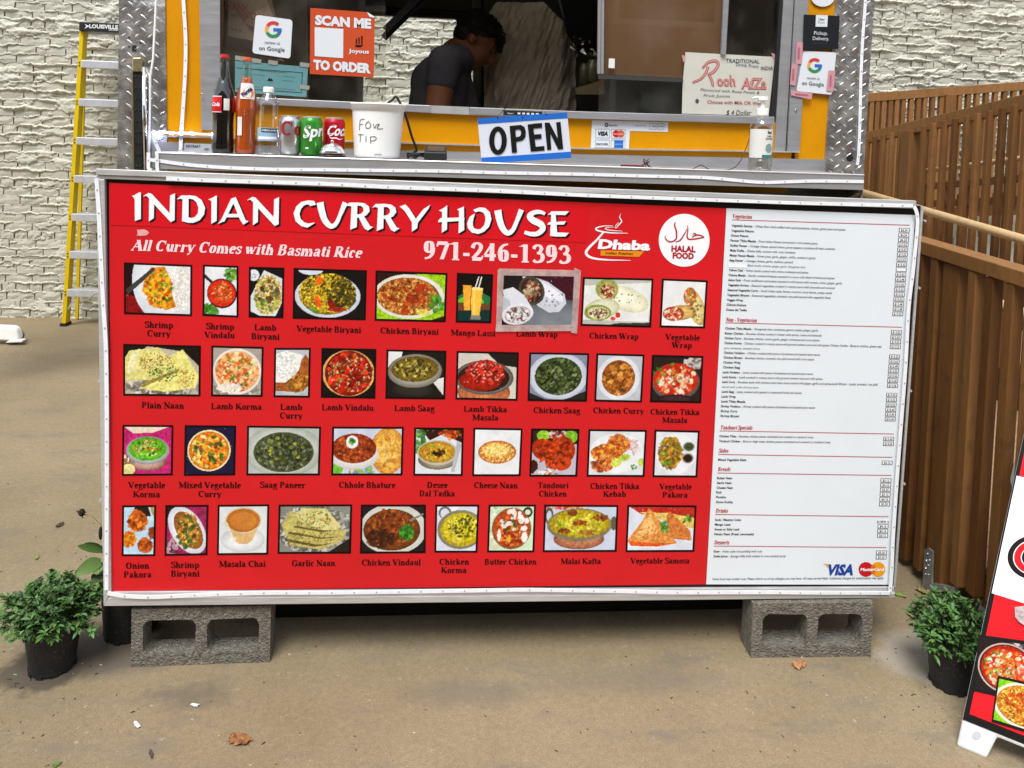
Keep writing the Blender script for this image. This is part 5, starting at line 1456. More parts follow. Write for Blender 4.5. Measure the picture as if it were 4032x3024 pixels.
led([(583, 628), (640, 634), (720, 648), (880, 660), (1070, 667), (1300, 668), (1500, 671), (1747, 673), (1960, 680), (2300, 686), (2500, 692), (2780, 698), (2995, 719), (3035, 718), (3200, 712), (3400, 715)], -.002, truck, wpx=13, chips=88)
led([(585, 600), (586, 640), (582, 665), (596, 672)], -.003, truck, wpx=13, chips=60)
led([(618, 600), (619, 640), (619, 680), (632, 700), (655, 703)], -.006, truck, wpx=12, chips=60)
GS = onY(2000, 600, 0.09)


# ================================================================== THINGS ON THE COUNTER
def shelf_at(px, Y):
    """point on the counter below photo column px"""
    p = onY(px, 610 + (px - 610) * .0315, Y)
    return np.array([p[0], Y, SHZ + .0005])


LIQ_COLA = mat('cola_liquid', (0.006, 0.002, 0.001), rough=0.12, spec=.3)
LIQ_OR = mat('orange_soda_liquid', hx('dc5406'), rough=0.15, spec=.4)
BGL = glass_mat('bottle_glass', (0.80, 0.88, 0.84), 0.06, 0.02)
PET = glass_mat('clear_plastic', (0.93, 0.94, 0.94), 0.10, 0.06)


def bottle_prof(h, r, kind):
    if kind == 'glass':
        k = [(0.0001, 0), (.86, .0), (.93, .012), (.97, .05), (.93, .18), (.9, .30), (.92, .38), (1.0, .46), (.98, .54), (.86, .62), (.66, .70), (.5, .77), (.42, .84), (.39, .92), (.38, .955), (.42, .96), (.42, .985)]
    else:
        k = [(0.0001, 0), (.85, .0), (.95, .02), (.98, .06), (.94, .1), (.98, .14), (1, .2), (1, .44), (.97, .47), (1, .5), (.95, .53), (1, .56), (.96, .59), (.99, .62), (.93, .68), (.98, .72), (.92, .78), (.7, .85), (.42, .91), (.36, .93), (.36, .97)]
    return [(a * r, z * h) for a, z in k]


def interp_r(prof, z):
    zs, rs = [p[1] for p in prof], [p[0] for p in prof]
    return float(np.interp(z, zs, rs))


def cyl_fn(c, r, ang0, off=.0006):
    """wrap: u metres along the circumference, v metres up; ang0 = facing angle"""
    def f(u, v, k=0):
        rr = (r(v) if callable(r) else r) + off + k * .00005
        a = ang0 + u / rr
        return (c[0] + rr * math.cos(a), c[1] + rr * math.sin(a), c[2] + v)
    return f


def wrap_patch(c, r, ang0, u0, u1, v0, v1, off=.0006, nu=12, nv=3):
    f = cyl_fn(c, r, ang0, off)
    b = M()
    vs = [f(u0 + (u1 - u0) * i / nu, v0 + (v1 - v0) * j / nv) for j in range(nv + 1) for i in range(nu + 1)]
    fs = [(j * (nu + 1) + i, j * (nu + 1) + i + 1, (j + 1) * (nu + 1) + i + 1, (j + 1) * (nu + 1) + i) for j in range(nv) for i in range(nu)]
    b.add(vs, fs)
    return b


def facing(c, dx=0.0):
    """angle that points from c towards the person ordering"""
    return math.atan2(CPOS[1] - c[1], CPOS[0] - c[0]) + dx


def soda_bottle(px, Y, h, r, liquid, fill, capm, lab, title):
    c = shelf_at(px, Y)
    t = empty('soda_bottle', c, title, 'bottle', 'drinks lined up on the counter')
    pr_ = bottle_prof(h, r, 'glass')
    M().lathe(pr_, c, 36).build('bottle_glass', BGL, t, smooth=True)
    inner = [(max(.0001, a - .0018), z) for a, z in pr_ if z <= fill * h]
    inner = [(inner[0][0], .001)] + inner[1:] + [(interp_r(pr_, fill * h) - .0018, fill * h), (.0001, fill * h)]
    M().lathe(inner, c, 32).build('liquid', liquid, t, smooth=True)
    M().lathe([(.0001, .995 * h + .006), (.0115, .995 * h + .005), (.013, .985 * h), (.0135, .972 * h), (.0001, .972 * h)], c, 22).build('bottle_cap', capm, t)
    return t, c, (lambda v: interp_r(pr_, v))


t, c, rf = soda_bottle(877, .09, .296, .0345, LIQ_COLA, .77, mat('red_cap', hx('c02028'), rough=.3), 0, 'glass cola bottle with dark drink and red cap, leftmost on the counter')
a0 = facing(c)
l = wrap_patch(c, rf, a0, -.044, -.006, .125, .17).build('label', mat('cola_red_label', hx('c81c20'), rough=.35), t)
b = M()
f = cyl_fn(c, rf, a0, .0012)
sans(b, 'Cola', lambda u, v: f(-.026 + u, .140 + v), 0.03, .3, width=None, align=.5) if False else None
sans(b, 'Cola', lambda u, v, s=.0115: f(-.027 + u * s, .142 + v * s), .03, .35)
b.build('label_text', PUREW, l)
for v0, v1 in ((.123, .125), (.17, .172)):
    wrap_patch(c, rf, a0, -.044, -.006, v0, v1, .0007, 12, 1).build('label_edge', PUREW, l)
wrap_patch(c, rf, a0, .0, .017, .130, .165, .0007).build('bar_code_label', PAPER, t)
wrap_patch(c, rf, a0, .028, .045, .125, .17, .0007).build('side_label', mat('cola_red_label', hx('c81c20')), t)
t, c, rf = soda_bottle(966, .09, .290, .033, LIQ_OR, .80, mat('orange_cap', hx('d8582c'), rough=.3), 0, 'glass bottle of orange soda with orange cap beside the cola bottle')
a0 = facing(c)
l = wrap_patch(c, rf, a0, -.019, .027, .166, .214).build('label', PAPER, t)
f = cyl_fn(c, rf, a0, .0013)
b = M()
b.add([f(.006 + .017 * math.cos(q), .186 + .017 * math.sin(q)) for q in np.linspace(0, 6.283, 19)[:-1]], [tuple(range(18))])
b.build('label_disc', mat('soda_orange_print', hx('e0742c'), rough=.4), l)
b = M()
ff = cyl_fn(c, rf, a0, .002)
rc, rs_ = math.cos(.7), math.sin(.7)
sans(b, 'Fanta', lambda u, v, s=.0125: ff(.004 + (u * rc - v * rs_) * s, .184 + (u * rs_ + v * rc) * s), .05)
b.build('label_text', mat('navy_print', hx('1c2458'), rough=.4), l)
wrap_patch(c, rf, a0, -.028, -.012, .056, .112, .0008).build('nutrition_label', PAPER, t)
b = M()
for k in range(14):
    z = .03 + k * .0082
    rr = interp_r(bottle_prof(.290, .033, 'glass'), z)
    b.tube([cyl_fn(c, rr, a0, .0006)(u, z) for u in np.linspace(-.006, .02, 6)], .0007, 5)
b.build('glass_ribs', BGL, t, kind='stuff')

c = shelf_at(1052, .09)
t = empty('water_bottle', c, 'clear plastic water bottle with blue label and white cap', 'bottle', 'drinks lined up on the counter')
prw = bottle_prof(.206, .0335, 'pet')
M().lathe(prw, c, 36).build('bottle_body', PET, t, smooth=True)
M().lathe([(.0001, .206), (.0145, .206), (.016, .202), (.016, .19), (.0001, .19)], c, 24).build('bottle_cap', WHITEP, t)
a0 = facing(c)
l = wrap_patch(c, .0336, a0, -.035, .035, .042, .082, .0006, 20).build('label', mat('pale_blue_label', hx('8fb4cc'), rough=.4, var=.15, vscale=60), t)
wrap_patch(c, .0336, a0, -.02, .032, .068, .080, .0012).build('label_band', mat('navy_band', hx('202838'), rough=.4), l)
b = M()
f = cyl_fn(c, .0336, a0, .0019)
sans(b, 'KIRKLAND', lambda u, v, s=.0055: f(.006 + u * s, .0715 + v * s), .02, width=.046 / .0055)
b.build('label_text', PUREW, l)
wrap_patch(c, .0336, a0, -.03, .03, .047, .055, .0011).build('label_wave', PUREW, l)


def can(px, Y, m, title):
    c = shelf_at(px, Y)
    t = empty('drink_can', c, title, 'can', 'drinks lined up on the counter')
    M().lathe([(.0001, .003), (.022, .003), (.026, 0), (.030, .008), (.033, .014), (.033, .104), (.031, .110), (.0275, .116)], c, 36).build('can_body', m, t, smooth=True)
    M().lathe([(.0275, .116), (.0280, .120), (.0270, .121), (.0262, .118), (.0001, .1175)], c, 32).build('can_lid', STEEL, t, smooth=True)
    M().box(c + (-.005, -.012, .1185), c + (.005, .004, .1200)).build('pull_tab', STEEL, t)
    return t, c, facing(c)


t, c, a0 = can(1140, .09, mat('silver_can', (0.62, 0.62, 0.62), rough=.28, metal=.9), 'silver drink can with large red lettering')
b = M()
f = cyl_fn(c, .0331, a0, .0006)
serif(b, 'Co', lambda u, v, k=0, s=.040: f(.004 + u * s, .062 + v * s, k), width=.074 / .040)
b.build('can_text', mat('dark_red_ink', hx('9c1824'), rough=.35), t)
t, c, a0 = can(1224, .09, mat('green_can', hx('3c8c30'), rough=.3, metal=.35), 'green lemon-lime drink can in the middle of the three cans')
b = M()
f = cyl_fn(c, .0331, a0, .0006)
sans(b, 'Spri', lambda u, v, s=.036: f(.010 + u * s, .060 + v * s + u * s * .12), .03, .15, width=.076 / .036)
b.build('can_text', PUREW, t)
wrap_patch(c, .0331, a0, -.018, -.008, .022, .027).build('can_mark', PAPER, t)
t, c, a0 = can(1313, .135, mat('red_can', hx('b81428'), rough=.3, metal=.35), 'red cola can standing behind the call bell')
b = M()
f = cyl_fn(c, .0331, a0, .0006)
sans(b, 'Coca', lambda u, v, s=.033: f(.010 + u * s, .066 + v * s), .03, .35, width=.072 / .033)
b.build('can_text', PUREW, t)
b = M()
for k, qd in enumerate(sweep([(-15, 62, 1), (-8, 57, 3.5), (5, 58, 4), (18, 54, 3), (30, 56, 1)])):
    b.add([f(x / 1000, y / 1000, k % 3) for x, y in qd], [(0, 1, 2, 3)])
b.build('can_swash', PUREW, t)

c = shelf_at(1306, .045)
t = empty('call_bell', c, 'shiny chrome call bell on a black base, in front of the red can', 'bell')
M().lathe([(.0001, 0), (.041, 0), (.042, .004), (.038, .008), (.02, .010), (.0001, .010)], c, 32).build('bell_base', BLACKP, t, smooth=True)
M().lathe([(.038, .012), (.039, .014), (.036, .022), (.028, .033), (.015, .040), (.0001, .042)], c, 36).build('bell_dome', CHROME, t, smooth=True)
M().lathe([(.004, .041), (.004, .047), (.0055, .049), (.0001, .051)], c, 14).build('bell_button', CHROME, t, smooth=True)

c = shelf_at(1484, .13)
t = empty('tip_bucket', c, 'white plastic tip bucket with handwritten FOR TIP in marker', 'bucket')
BK = [(.0001, .001), (.068, .001), (.0705, .004), (.0710, .010), (.0796, .142), (.080, .148), (.0835, .149), (.0835, .163), (.086, .165), (.086, .169), (.083, .1695), (.080, .166), (.079, .15), (.067, .006), (.0001, .004)]
M().lathe(BK, c, 48).build('bucket_body', WHITEP, t, smooth=True)
a0 = facing(c)
f = cyl_fn(c, lambda v: .0705 + (v / .148) * .0098, a0, .0007)
b = M()
for path in ([(-62, 84, 2.2), (-60, 112, 2.4), (-55, 117, 2), (-42, 118, 1.8)], [(-60, 101, 2), (-47, 103, 1.6)],
             [(-30, 112, 2), (-38, 103, 2.2), (-36, 92, 2.2), (-26, 92, 2), (-22, 102, 2), (-30, 112, 1.8)],
             [(-14, 106, 1.6), (-10, 92, 2), (-4, 102, 2), (4, 104, 2), (-2, 92, 2), (6, 90, 2), (16, 92, 1.6)],
             [(-68, 70, 1.8), (-56, 71, 2.2), (-44, 70, 1.8)], [(-57, 70, 2), (-58, 48, 2.4)], [(-36, 68, 2), (-36, 48, 2.4)],
             [(-22, 66, 2), (-20, 44, 2.4)], [(-22, 65, 2), (-8, 66, 2), (-4, 60, 2), (-10, 54, 2), (-20, 53, 1.6)]):
    for qd in sweep(path):
        b.add([f(x / 1000, y / 1000) for x, y in qd], [(0, 1, 2, 3)])
b.build('handwriting', INK, t)
b = M()
for k in range(14):
    a = k * 2 * math.pi / 14
    p = np.array([c[0] + .0815 * math.cos(a), c[1] + .0815 * math.sin(a), c[2]])
    b.box(p + (-.0012, -.0012, .150), p + (.0012, .0012, .164))
b.build('rim_ribs', WHITEP, t, kind='stuff')
b = M()
sans(b, 'GT LAPLEX' if False else 'LAPLEX', lambda u, v, s=.005: f(.003 + u * s, .010 + v * s), .01)
b.build('maker_mark', GREYINK, t)

CABLE = mat('black_cable', (0.015, 0.015, 0.015), rough=.5)
b = M()
pth = smooth_path([1519, 422, 1530, 404, 1542, 396, 1550, 388, 1559, 380, 1575, 405, 1592, 440, 1608, 490, 1622, 540, 1640, 588, 1628, 602, 1612, 612, 1606, 626, 1618, 634, 1634, 622, 1650, 612, 1672, 616], 4)
b.tube([onY(x, y, .20 + .0004 * min(300, max(0, 420 - y)) * .3) for x, y in pth], .0042, 8)
o = b.build('charging_cable', CABLE, None, smooth=True)
tag(o, 'black charging cable looping over the window sill behind the tip bucket', 'cable')
p0 = shelf_at(1714, .10)
t = empty('card_terminal', p0, 'small black card reader lying on the counter right of the tip bucket', 'card reader')
b = M()
b.hexa([p0 + (-.036, -.04, .002), p0 + (.036, -.04, .002), p0 + (.036, .05, .002), p0 + (-.036, .05, .002)], [p0 + (-.035, -.038, .026), p0 + (.035, -.038, .026), p0 + (.033, .045, .045), p0 + (-.033, .045, .045)])
b.build('reader_body', BLACKP, t, bevel=.004)
b = M()
b.hexa([p0 + (-.026, -.030, .0285), p0 + (.026, -.030, .0285), p0 + (.026, .03, .0415), p0 + (-.026, .03, .0415)], [p0 + (-.026, -.030, .0295), p0 + (.026, -.030, .0295), p0 + (.026, .03, .0425), p0 + (-.026, .03, .0425)])
b.build('reader_screen', mat('reader_screen', hx('4a4644'), rough=.2, var=.5, vscale=60), t)
p0 = shelf_at(1640, .11)
b = M()
for k in range(26):
    a = k * .9
    pass
b.tube([p0 + (.025 * math.cos(a) + .006 * math.sin(3 * a), .02 * math.sin(a), .008 + .010 * abs(math.sin(a * .37))) for a in np.linspace(0, 17, 70)], .0035, 7)
o = b.build('coiled_cable', CABLE, None, smooth=True)
tag(o, 'tangle of black cable between the tip bucket and the card reader', 'cable')

# OPEN sign
OY = .05


def osn(x, y, off=0.0):
    return onY(x, y, OY - off)


SPL = mat('sign_plastic', hx('d4d8e2'), rough=.25, coat=.3)
osgn = slab([(1880, 466), (2233, 442), (2250, 622), (1897, 645)], OY, .003).build('open_sign', SPL, None)
tag(osgn, 'white and blue OPEN sign hanging crooked below the window sill', 'sign')
for pts in ([(1880, 466), (2233, 442), (2235, 465), (1883, 489)], [(1895, 621), (2248, 597), (2250, 622), (1897, 645)]):
    M().prism([osn(x, y, .001) for x, y in pts], (0, .0008, 0)).build('sign_band', BLUEP, osgn)
b = M()
O3 = lambda x, y, o=.002: osn(x / 2.37 + 1500, y / 2.37, o)
oo = [(1092 + 83 * math.cos(a) + 0, 1312 + 133 * math.sin(a)) for a in np.linspace(0, 2 * math.pi, 33)]
ii = [(1092 + 34 * math.cos(a), 1312 + 88 * math.sin(a)) for a in np.linspace(0, 2 * math.pi, 33)]
polys = stripq(oo, ii)
polys += [[(1200, 1175), (1252, 1170), (1270, 1423), (1222, 1427)]] + stripq([(1252, 1170), (1305, 1165), (1340, 1185), (1353, 1230), (1348, 1280), (1322, 1310), (1262, 1322)], [(1254, 1210), (1290, 1205), (1305, 1215), (1308, 1240), (1303, 1265), (1290, 1275), (1259, 1280)])
polys += [[(1368, 1160), (1418, 1156), (1450, 1410), (1398, 1414)], [(1418, 1154), (1503, 1147), (1505, 1190), (1422, 1197)], [(1428, 1256), (1497, 1250), (1500, 1292), (1432, 1298)], [(1440, 1370), (1525, 1362), (1528, 1404), (1448, 1411)]]
polys += [[(1527, 1148), (1575, 1144), (1590, 1396), (1552, 1400)], [(1530, 1144), (1572, 1144), (1700, 1390), (1655, 1394)], [(1635, 1140), (1676, 1137), (1702, 1390), (1660, 1392)]]
for k, q in enumerate(polys):
    b.add([O3(x, y, .002 + (k % 7) * .0001) for x, y in q], [tuple(range(len(q)))])
b.build('sign_lettering', INK, osgn)
b = M()
b.tube([osn(1962, 462, .004), osn(1970, 448, -.10), osn(1990, 425, -.20)], .0012, 5)
b.tube([osn(2150, 448, .004), osn(2142, 438, -.10), osn(2135, 428, -.20)], .0012, 5)
b.build('ball_chain', CHROME, osgn)
for x, y in ((1959, 463), (2059, 463), (2151, 450)):
    disc(x, y, 3, .0015, DARK, 'sign_hole', osgn, plane=osn)
# pen, twine
b = M()
p0, p1 = shelf_at(2443, .03), shelf_at(2535, .03)
b.tube([p0 + (0, 0, .004), p1 + (0, 0, .004)], .0028, 8)
tag(b.build('red_pen', mat('dark_red_pen', hx('6c1c28'), rough=.3), None), 'thin dark red pen lying along the counter edge', 'pen')
b = M()
pts = smooth_path([2950, 544, 2935, 590, 2908, 645, 2870, 668, 2806, 671, 2780, 660, 2760, 650, 2738, 660, 2713, 669, 2660, 668, 2612, 662, 2553, 664, 2540, 650, 2536, 640, 2552, 645], 4)
b.tube([onY(x, y, .04 + .0006 * max(0, 645 - y)) for x, y in pts], .0016, 6)
tw = b.build('twine', mat('brown_twine', hx('5c4030'), rough=.9), None)
tag(tw, 'loose brown twine running along the counter to the sanitizer bottle', 'string')
b = M()
rg = np.random.default_rng(4)
kc = onY(2545, 648, .04)
for k in range(8):
    b.tube([kc, kc + rg.uniform(-.009, .012, 3), kc + rg.uniform(-.018, .02, 3)], .0014, 5)
b.build('twine_knot', mat('brown_twine', hx('5c4030')), tw)

# sanitizer
c = shelf_at(2990, .05)
t = empty('sanitizer_bottle', c, 'clear pump bottle of hand sanitizer with white label, at the right end of the counter', 'bottle')
SP_ = [(.0001, 0), (.034, 0), (.0365, .004), (.037, .01), (.037, .135), (.034, .150), (.025, .163), (.015, .170), (.014, .175)]
M().lathe(SP_, c, 36).build('bottle_body', PET, t, smooth=True)
M().lathe([(.0001, .003), (.034, .003), (.0345, .045), (.0001, .045)], c, 30).build('gel', glass_mat('sanitizer_gel', (.86, .84, .78), .04, .05), t, smooth=True)
a0 = facing(c)
l = wrap_patch(c, .037, a0, -.042, .040, .042, .132, .0007, 24).build('label', PAPER, t)
wrap_patch(c, .037, a0, .005, .040, .042, .052, .0013).build('label_band', mat('teal_print', hx('2c7c78'), rough=.4), l)
f = cyl_fn(c, .037, a0, .0016)
b = M()
for k, (tx, sz, vv) in enumerate((('HAND', .006, .108), ('SANITIZER', .006, .100))):
    sans(b, tx, lambda u, v: f(.028 + u * sz * .7, vv + v * sz), .02)
sans(b, 'Sani', lambda u, v, s=.009: f(.028 + u * s * .8, .119 + v * s), .04)
b.build('label_text', mat('dark_teal_ink', hx('1c3c3c'), rough=.5), l)
b = M()
b.add([f(.027 + .012 * math.cos(q), .073 + .014 * math.sin(q)) for q in np.linspace(0, 6.283, 19)[:-1]], [tuple(range(18))])
b.build('label_seal', mat('grey_green_print', hx('7c9c98'), rough=.5, var=.4, vscale=300), l)
M().lathe([(.0001, .174), (.017, .174), (.0185, .178), (.0185, .196), (.016, .198), (.0065, .200), (.0065, .222), (.0001, .222)], c, 24).build('pump_collar', WHITEP, t, smooth=False)
M().lathe([(.0001, .222), (.015, .222), (.0165, .225), (.0165, .236), (.0001, .2375)], c, 24).build('pump_head', WHITEP, t)
M().tube([c + (-.010, 0, .232), c + (-.026, -.002, .2325), c + (-.036, -.003, .228)], [.0045, .004, .003], 10).build('pump_nozzle', WHITEP, t, smooth=True)


# ================================================================== STICKERS AND PAPERS
def quadpane(pts, Y, m, name, label, cat, group=None, th=.0008, bev=0):
    o = slab(pts, Y, th).build(name, m, None)
    if label:
        tag(o, label, cat, group)
    return o


def line(parent, text, cx, base, s, wpx, Y, m, slope=0.0, bold=0.0, shear=0.0, lean=0.0, name='print_text', ser=False):
    b = M()
    f = lambda u, v, k=0: onY(cx + u * s - v * s * lean, base + u * s * slope - v * s, Y - k * .00005)
    (serif if ser else sans)(b, text, f, width=wpx / s, shear=shear, **({} if ser else {'bold': bold}))
    return b.build(name, m, parent)


def rrect(pts, r=8, n=4):
    P = [np.array(p, float) for p in pts]
    out = []
    for i in range(4):
        a, b_, c_ = P[i - 1], P[i], P[(i + 1) % 4]
        u, v = (a - b_) / np.linalg.norm(a - b_), (c_ - b_) / np.linalg.norm(c_ - b_)
        for k in range(n + 1):
            t = k / n
            p = b_ + u * r * (1 - t) ** 2 + v * r * t ** 2
            out.append(tuple(p))
    return out


GC = [mat('g_red', hx('c93a33'), rough=.4), mat('g_yellow', hx('dba23a'), rough=.4), mat('g_green', hx('2c8a4e'), rough=.4), mat('g_blue', hx('3465b8'), rough=.4)]


def gmark(parent, cx, cy, R, Y):
    seg = [(-45, -150, 0), (-150, -205, 1), (-205, -315, 2), (-315, -360, 3)]
    for a0, a1, k in seg:
        b = M()
        aa = np.radians(np.linspace(a0, a1, 12))
        o = [(cx + R * math.cos(a), cy + R * math.sin(a)) for a in aa]
        i = [(cx + R * .62 * math.cos(a), cy + R * .62 * math.sin(a)) for a in aa]
        for q in stripq(o, i):
            b.add([onY(x, y, Y) for x, y in q], [(0, 1, 2, 3)])
        if k == 3:
            b.add([onY(x, y, Y - .0001) for x, y in ((cx, cy - R * .17), (cx + R, cy - R * .13), (cx + R * .98, cy + R * .24), (cx, cy + R * .2))], [(0, 1, 2, 3)])
        b.build('letter_segment', GC[k], parent)


GYL = TY + .008
STK = mat('white_sticker', hx('d6dade'), rough=.35)
s1 = quadpane(rrect([(1007, 58), (1152, 78), (1143, 231), (993, 209)], 14), GYL, STK, 'review_sticker', 'square white review sticker with coloured G on the left window', 'sticker', 'review stickers')
gmark(s1, 1076, 116, 33, GYL - .0012)
line(s1, 'review us', 1072, 174, 13, 60, GYL - .0012, GREYINK, .07)
line(s1, 'on Google', 1070, 200, 17, 101, GYL - .0012, GREYINK, .07, bold=.01)
s2 = quadpane([(1222, 31), (1445, 48), (1462, 62), (1476, 66), (1471, 305), (1220, 291)], GYL, mat('orange_red_sticker', hx('c04a26'), rough=.4), 'order_sticker', 'large orange-red SCAN ME TO ORDER sticker on the window', 'sticker')
line(s2, 'SCAN ME', 1351, 103, 36, 221, GYL - .0012, STK, .07, bold=.06)
line(s2, 'TO ORDER', 1347, 279, 36, 226, GYL - .0012, STK, .07, bold=.06)
slab([(1239, 107), (1352, 114), (1351, 229), (1239, 221)], GYL - .001, .0005).build('white_square', STK, s2)
line(s2, 'Joyous', 1413, 209, 16, 80, GYL - .0012, STK, .05, bold=.03)
b = M()
for pts in ([(1401, 152), (1406, 152), (1406, 172), (1401, 172)], [(1411, 147), (1416, 147), (1416, 172), (1411, 172)], [(1422, 141), (1428, 141), (1427, 174), (1422, 174)], [(1399, 176), (1424, 178), (1428, 170), (1428, 180), (1420, 185), (1399, 184)]):
    b.add([onY(x, y, GYL - .0012) for x, y in pts], [tuple(range(len(pts)))])
b.build('print_mark', MAROON, s2)
M().prism([onY(x, y, GYL - .0015) for x, y in ((1445, 47), (1476, 66), (1470, 70), (1455, 66))], (0, .0004, 0)).build('torn_corner', PAPER, s2)
s3 = quadpane([(925, 238), (1213, 264), (1206, 382), (925, 362)], GYL + .009, mat('blue_paper', hx('7ab4c2'), rough=.7), 'permit_paper', 'light blue permit paper taped inside the left window behind the bottles', 'paper')
Yp = GYL + .008
for k, (tx, x, y, wd, s) in enumerate((('Multnomah County Health Department', 1074, 284, 105, 5.5), ('Food Handler Certificate Number', 1010, 296, 70, 4.5), ('Valid Dates 2023', 1135, 304, 50, 4.5), ('Authorized by', 1135, 320, 45, 4.5), ('this license is not transferable and must be posted in plain view', 1078, 349, 170, 5))):
    line(s3, tx, x, y, s, wd, Yp, GREYINK, .08)
b = M()
b.add([onY(x, y, Yp) for x, y in ((1052, 318), (1060, 306), (1065, 312), (1069, 308), (1076, 320))], [(0, 1, 2, 3, 4)])
for q in ([(930, 266), (1192, 285), (1192, 287), (930, 268)], [(1190, 286), (1192, 286), (1187, 366), (1185, 366)], [(930, 346), (1186, 364), (1186, 366), (930, 348)]):
    b.add([onY(x, y, Yp) for x, y in q], [(0, 1, 2, 3)])
b.build('print_border', INK, s3)
for x, y in ((945, 226), (1010, 236), (1075, 243), (1200, 252), (1200, 340)):
    M().prism([onY(x - 18, y - 8, Yp - .001), onY(x + 20, y - 2, Yp - .001), onY(x + 17, y + 14, Yp - .001), onY(x - 20, y + 9, Yp - .001)], (0, .0003, 0)).build('tape_strip', mat('cloudy_tape', hx('a8a8a0'), rough=.4), s3)

# paper bag hanging behind the left pane
BAG = mat('brown_paper_bag', hx('a08a78'), rough=.85, var=.12, vscale=7, bump=.4, bscale=18)
bagY = .55
b = M()
out = [(868, -60), (1040, -60), (1058, 20), (1085, 90), (1100, 150), (1060, 190), (1105, 235), (1000, 215), (900, 200), (868, 190)]
rg = np.random.default_rng(2)
cen = onY(960, 90, bagY - .05)
ring = [onY(x, y, bagY + rg.uniform(-.01, .01)) for x, y in out]
mid = [cen + (p - cen) * .55 + (0, -.03 + rg.uniform(-.015, .015), 0) for p in ring]
n = len(ring)
b.add(ring + mid + [cen], [(i, (i + 1) % n, n + (i + 1) % n, n + i) for i in range(n)] + [(n + i, n + (i + 1) % n, 2 * n) for i in range(n)])
b.add([p + (0, .08, 0) for p in ring], [tuple(range(n))])
bag = tag(b.build('paper_bag', BAG, None), 'brown paper carrier bag with faded pink print hanging inside the left window', 'bag')
PINK = mat('faded_pink_ink', hx('8c4040'), rough=.8)
for tx, x, y, s, wd, lean in (('THANK', 925, 42, 32, 110, 0), ('YOU', 1000, 78, 30, 80, 0), ('Have a Nice', 945, 68, 12, 70, 0), ('Day', 925, 122, 14, 60, 0)):
    b = M()
    sans(b, tx, lambda u, v, k=0: onY(x + u * s, y + u * s * .1 - v * s, bagY - .09), width=wd / s)
    b.build('bag_print', PINK, bag)

# handwritten paper
WY = TY + .0145
hp = [(2699, 205), (2860, 214), (3051, 224), (3040, 330), (3026, 458), (2850, 452), (2685, 447), (2688, 330)]
s4 = quadpane(hp, WY, mat('cream_paper', hx('c2c0b4'), rough=.8, var=.06, vscale=9, bump=.2, bscale=12), 'handwritten_poster', 'handwritten Rooh Afza drink poster taped inside the right window', 'poster')
BLUEI = mat('blue_marker', hx('22405c'), rough=.7)
REDI = mat('red_marker', hx('9a3038'), rough=.7)
PINKI = mat('pink_marker', hx('c88a84'), rough=.7)
Yh = WY - .0012
line(s4, 'TRADITIONAL', 2924, 248, 16, 133, Yh, BLUEI, .03, bold=.01, shear=.1)
line(s4, 'Drink From', 2942, 264, 14, 88, Yh, BLUEI, .1, shear=.15)
line(s4, 'INDIA', 3020, 276, 15, 48, Yh, BLUEI, .0, bold=.01)
for mm, bo, yo in ((REDI, .035, 0.), (PINKI, .0, .0003)):
    b = M()
    for path in ([(2727, 325, 5), (2760, 310, 6), (2780, 285, 7), (2788, 262, 7)], [(2766, 268, 4), (2790, 245, 7), (2818, 240, 8), (2828, 255, 8), (2812, 280, 8), (2790, 294, 7)], [(2790, 292, 6), (2802, 315, 7), (2808, 340, 6)]):
        for q in sweep([(x, y, w_ + (3 if mm is REDI else -1.5)) for x, y, w_ in path]):
            b.add([onY(x, y, Yh - yo) for x, y in q], [(0, 1, 2, 3)])
    b.build('marker_stroke', mm, s4)
    line(s4, 'ooh', 2860, 339, 44, 74, Yh - yo, mm, .02, bold=bo, lean=.08)
    line(s4, 'AfZa', 2968, 350, 44, 100, Yh - yo, mm, .02, bold=bo, lean=-.08)
line(s4, 'Flavoured with Rose Petals &', 2874, 364, 11, 232, Yh, GREYINK, .055, shear=.25)
line(s4, 'Fruit Juices', 2822, 382, 11, 103, Yh, GREYINK, .03, shear=.25)
line(s4, 'Choose with Milk OR Water', 2900, 411, 14, 230, Yh, REDI, .03, bold=.01)
line(s4, '$ 4 Dollar', 2908, 453, 20, 98, Yh, INK, .0, shear=.2)
disc(2745, 398, 7, .0, GREYINK, 'ink_dot', s4, plane=lambda x, y, o=0: onY(x, y, Yh), ry=9)
for pts in ([(2685, 215), (2699, 222), (2697, 245), (2690, 243)], [(3037, 208), (3052, 214), (3056, 236), (3045, 228)]):
    M().prism([onY(x, y, Yh - .001) for x, y in pts], (0, .0004, 0)).build('tape_strip', mat('pink_tape', hx('c48c94'), rough=.5), s4)

# payment sticker
Z4 = lambda x, y: (x / 2.37 + 2300, y / 2.37)
PY = TY - .0015
s5 = quadpane([Z4(*p) for p in ((75, 1122), (785, 1140), (782, 1232), (427, 1222), (417, 1387), (62, 1378))], PY, STK, 'payment_sticker', 'white sticker of accepted payment cards on the yellow wall', 'sticker')
PZ = PY - .0012
line(s5, 'SpotOn', *Z4(272, 1178), 8, 33, PZ, INK, .02, bold=.01)
b = M()
aa = np.linspace(0, 2 * math.pi, 17)
for q in stripq([(2388 + 7 * math.cos(a), 492 + 8 * math.sin(a)) for a in aa], [(2388 + 3.5 * math.cos(a), 492 + 4 * math.sin(a)) for a in aa]):
    b.add([onY(x, y, PZ) for x, y in q], [(0, 1, 2, 3)])
b.build('print_mark', INK, s5)


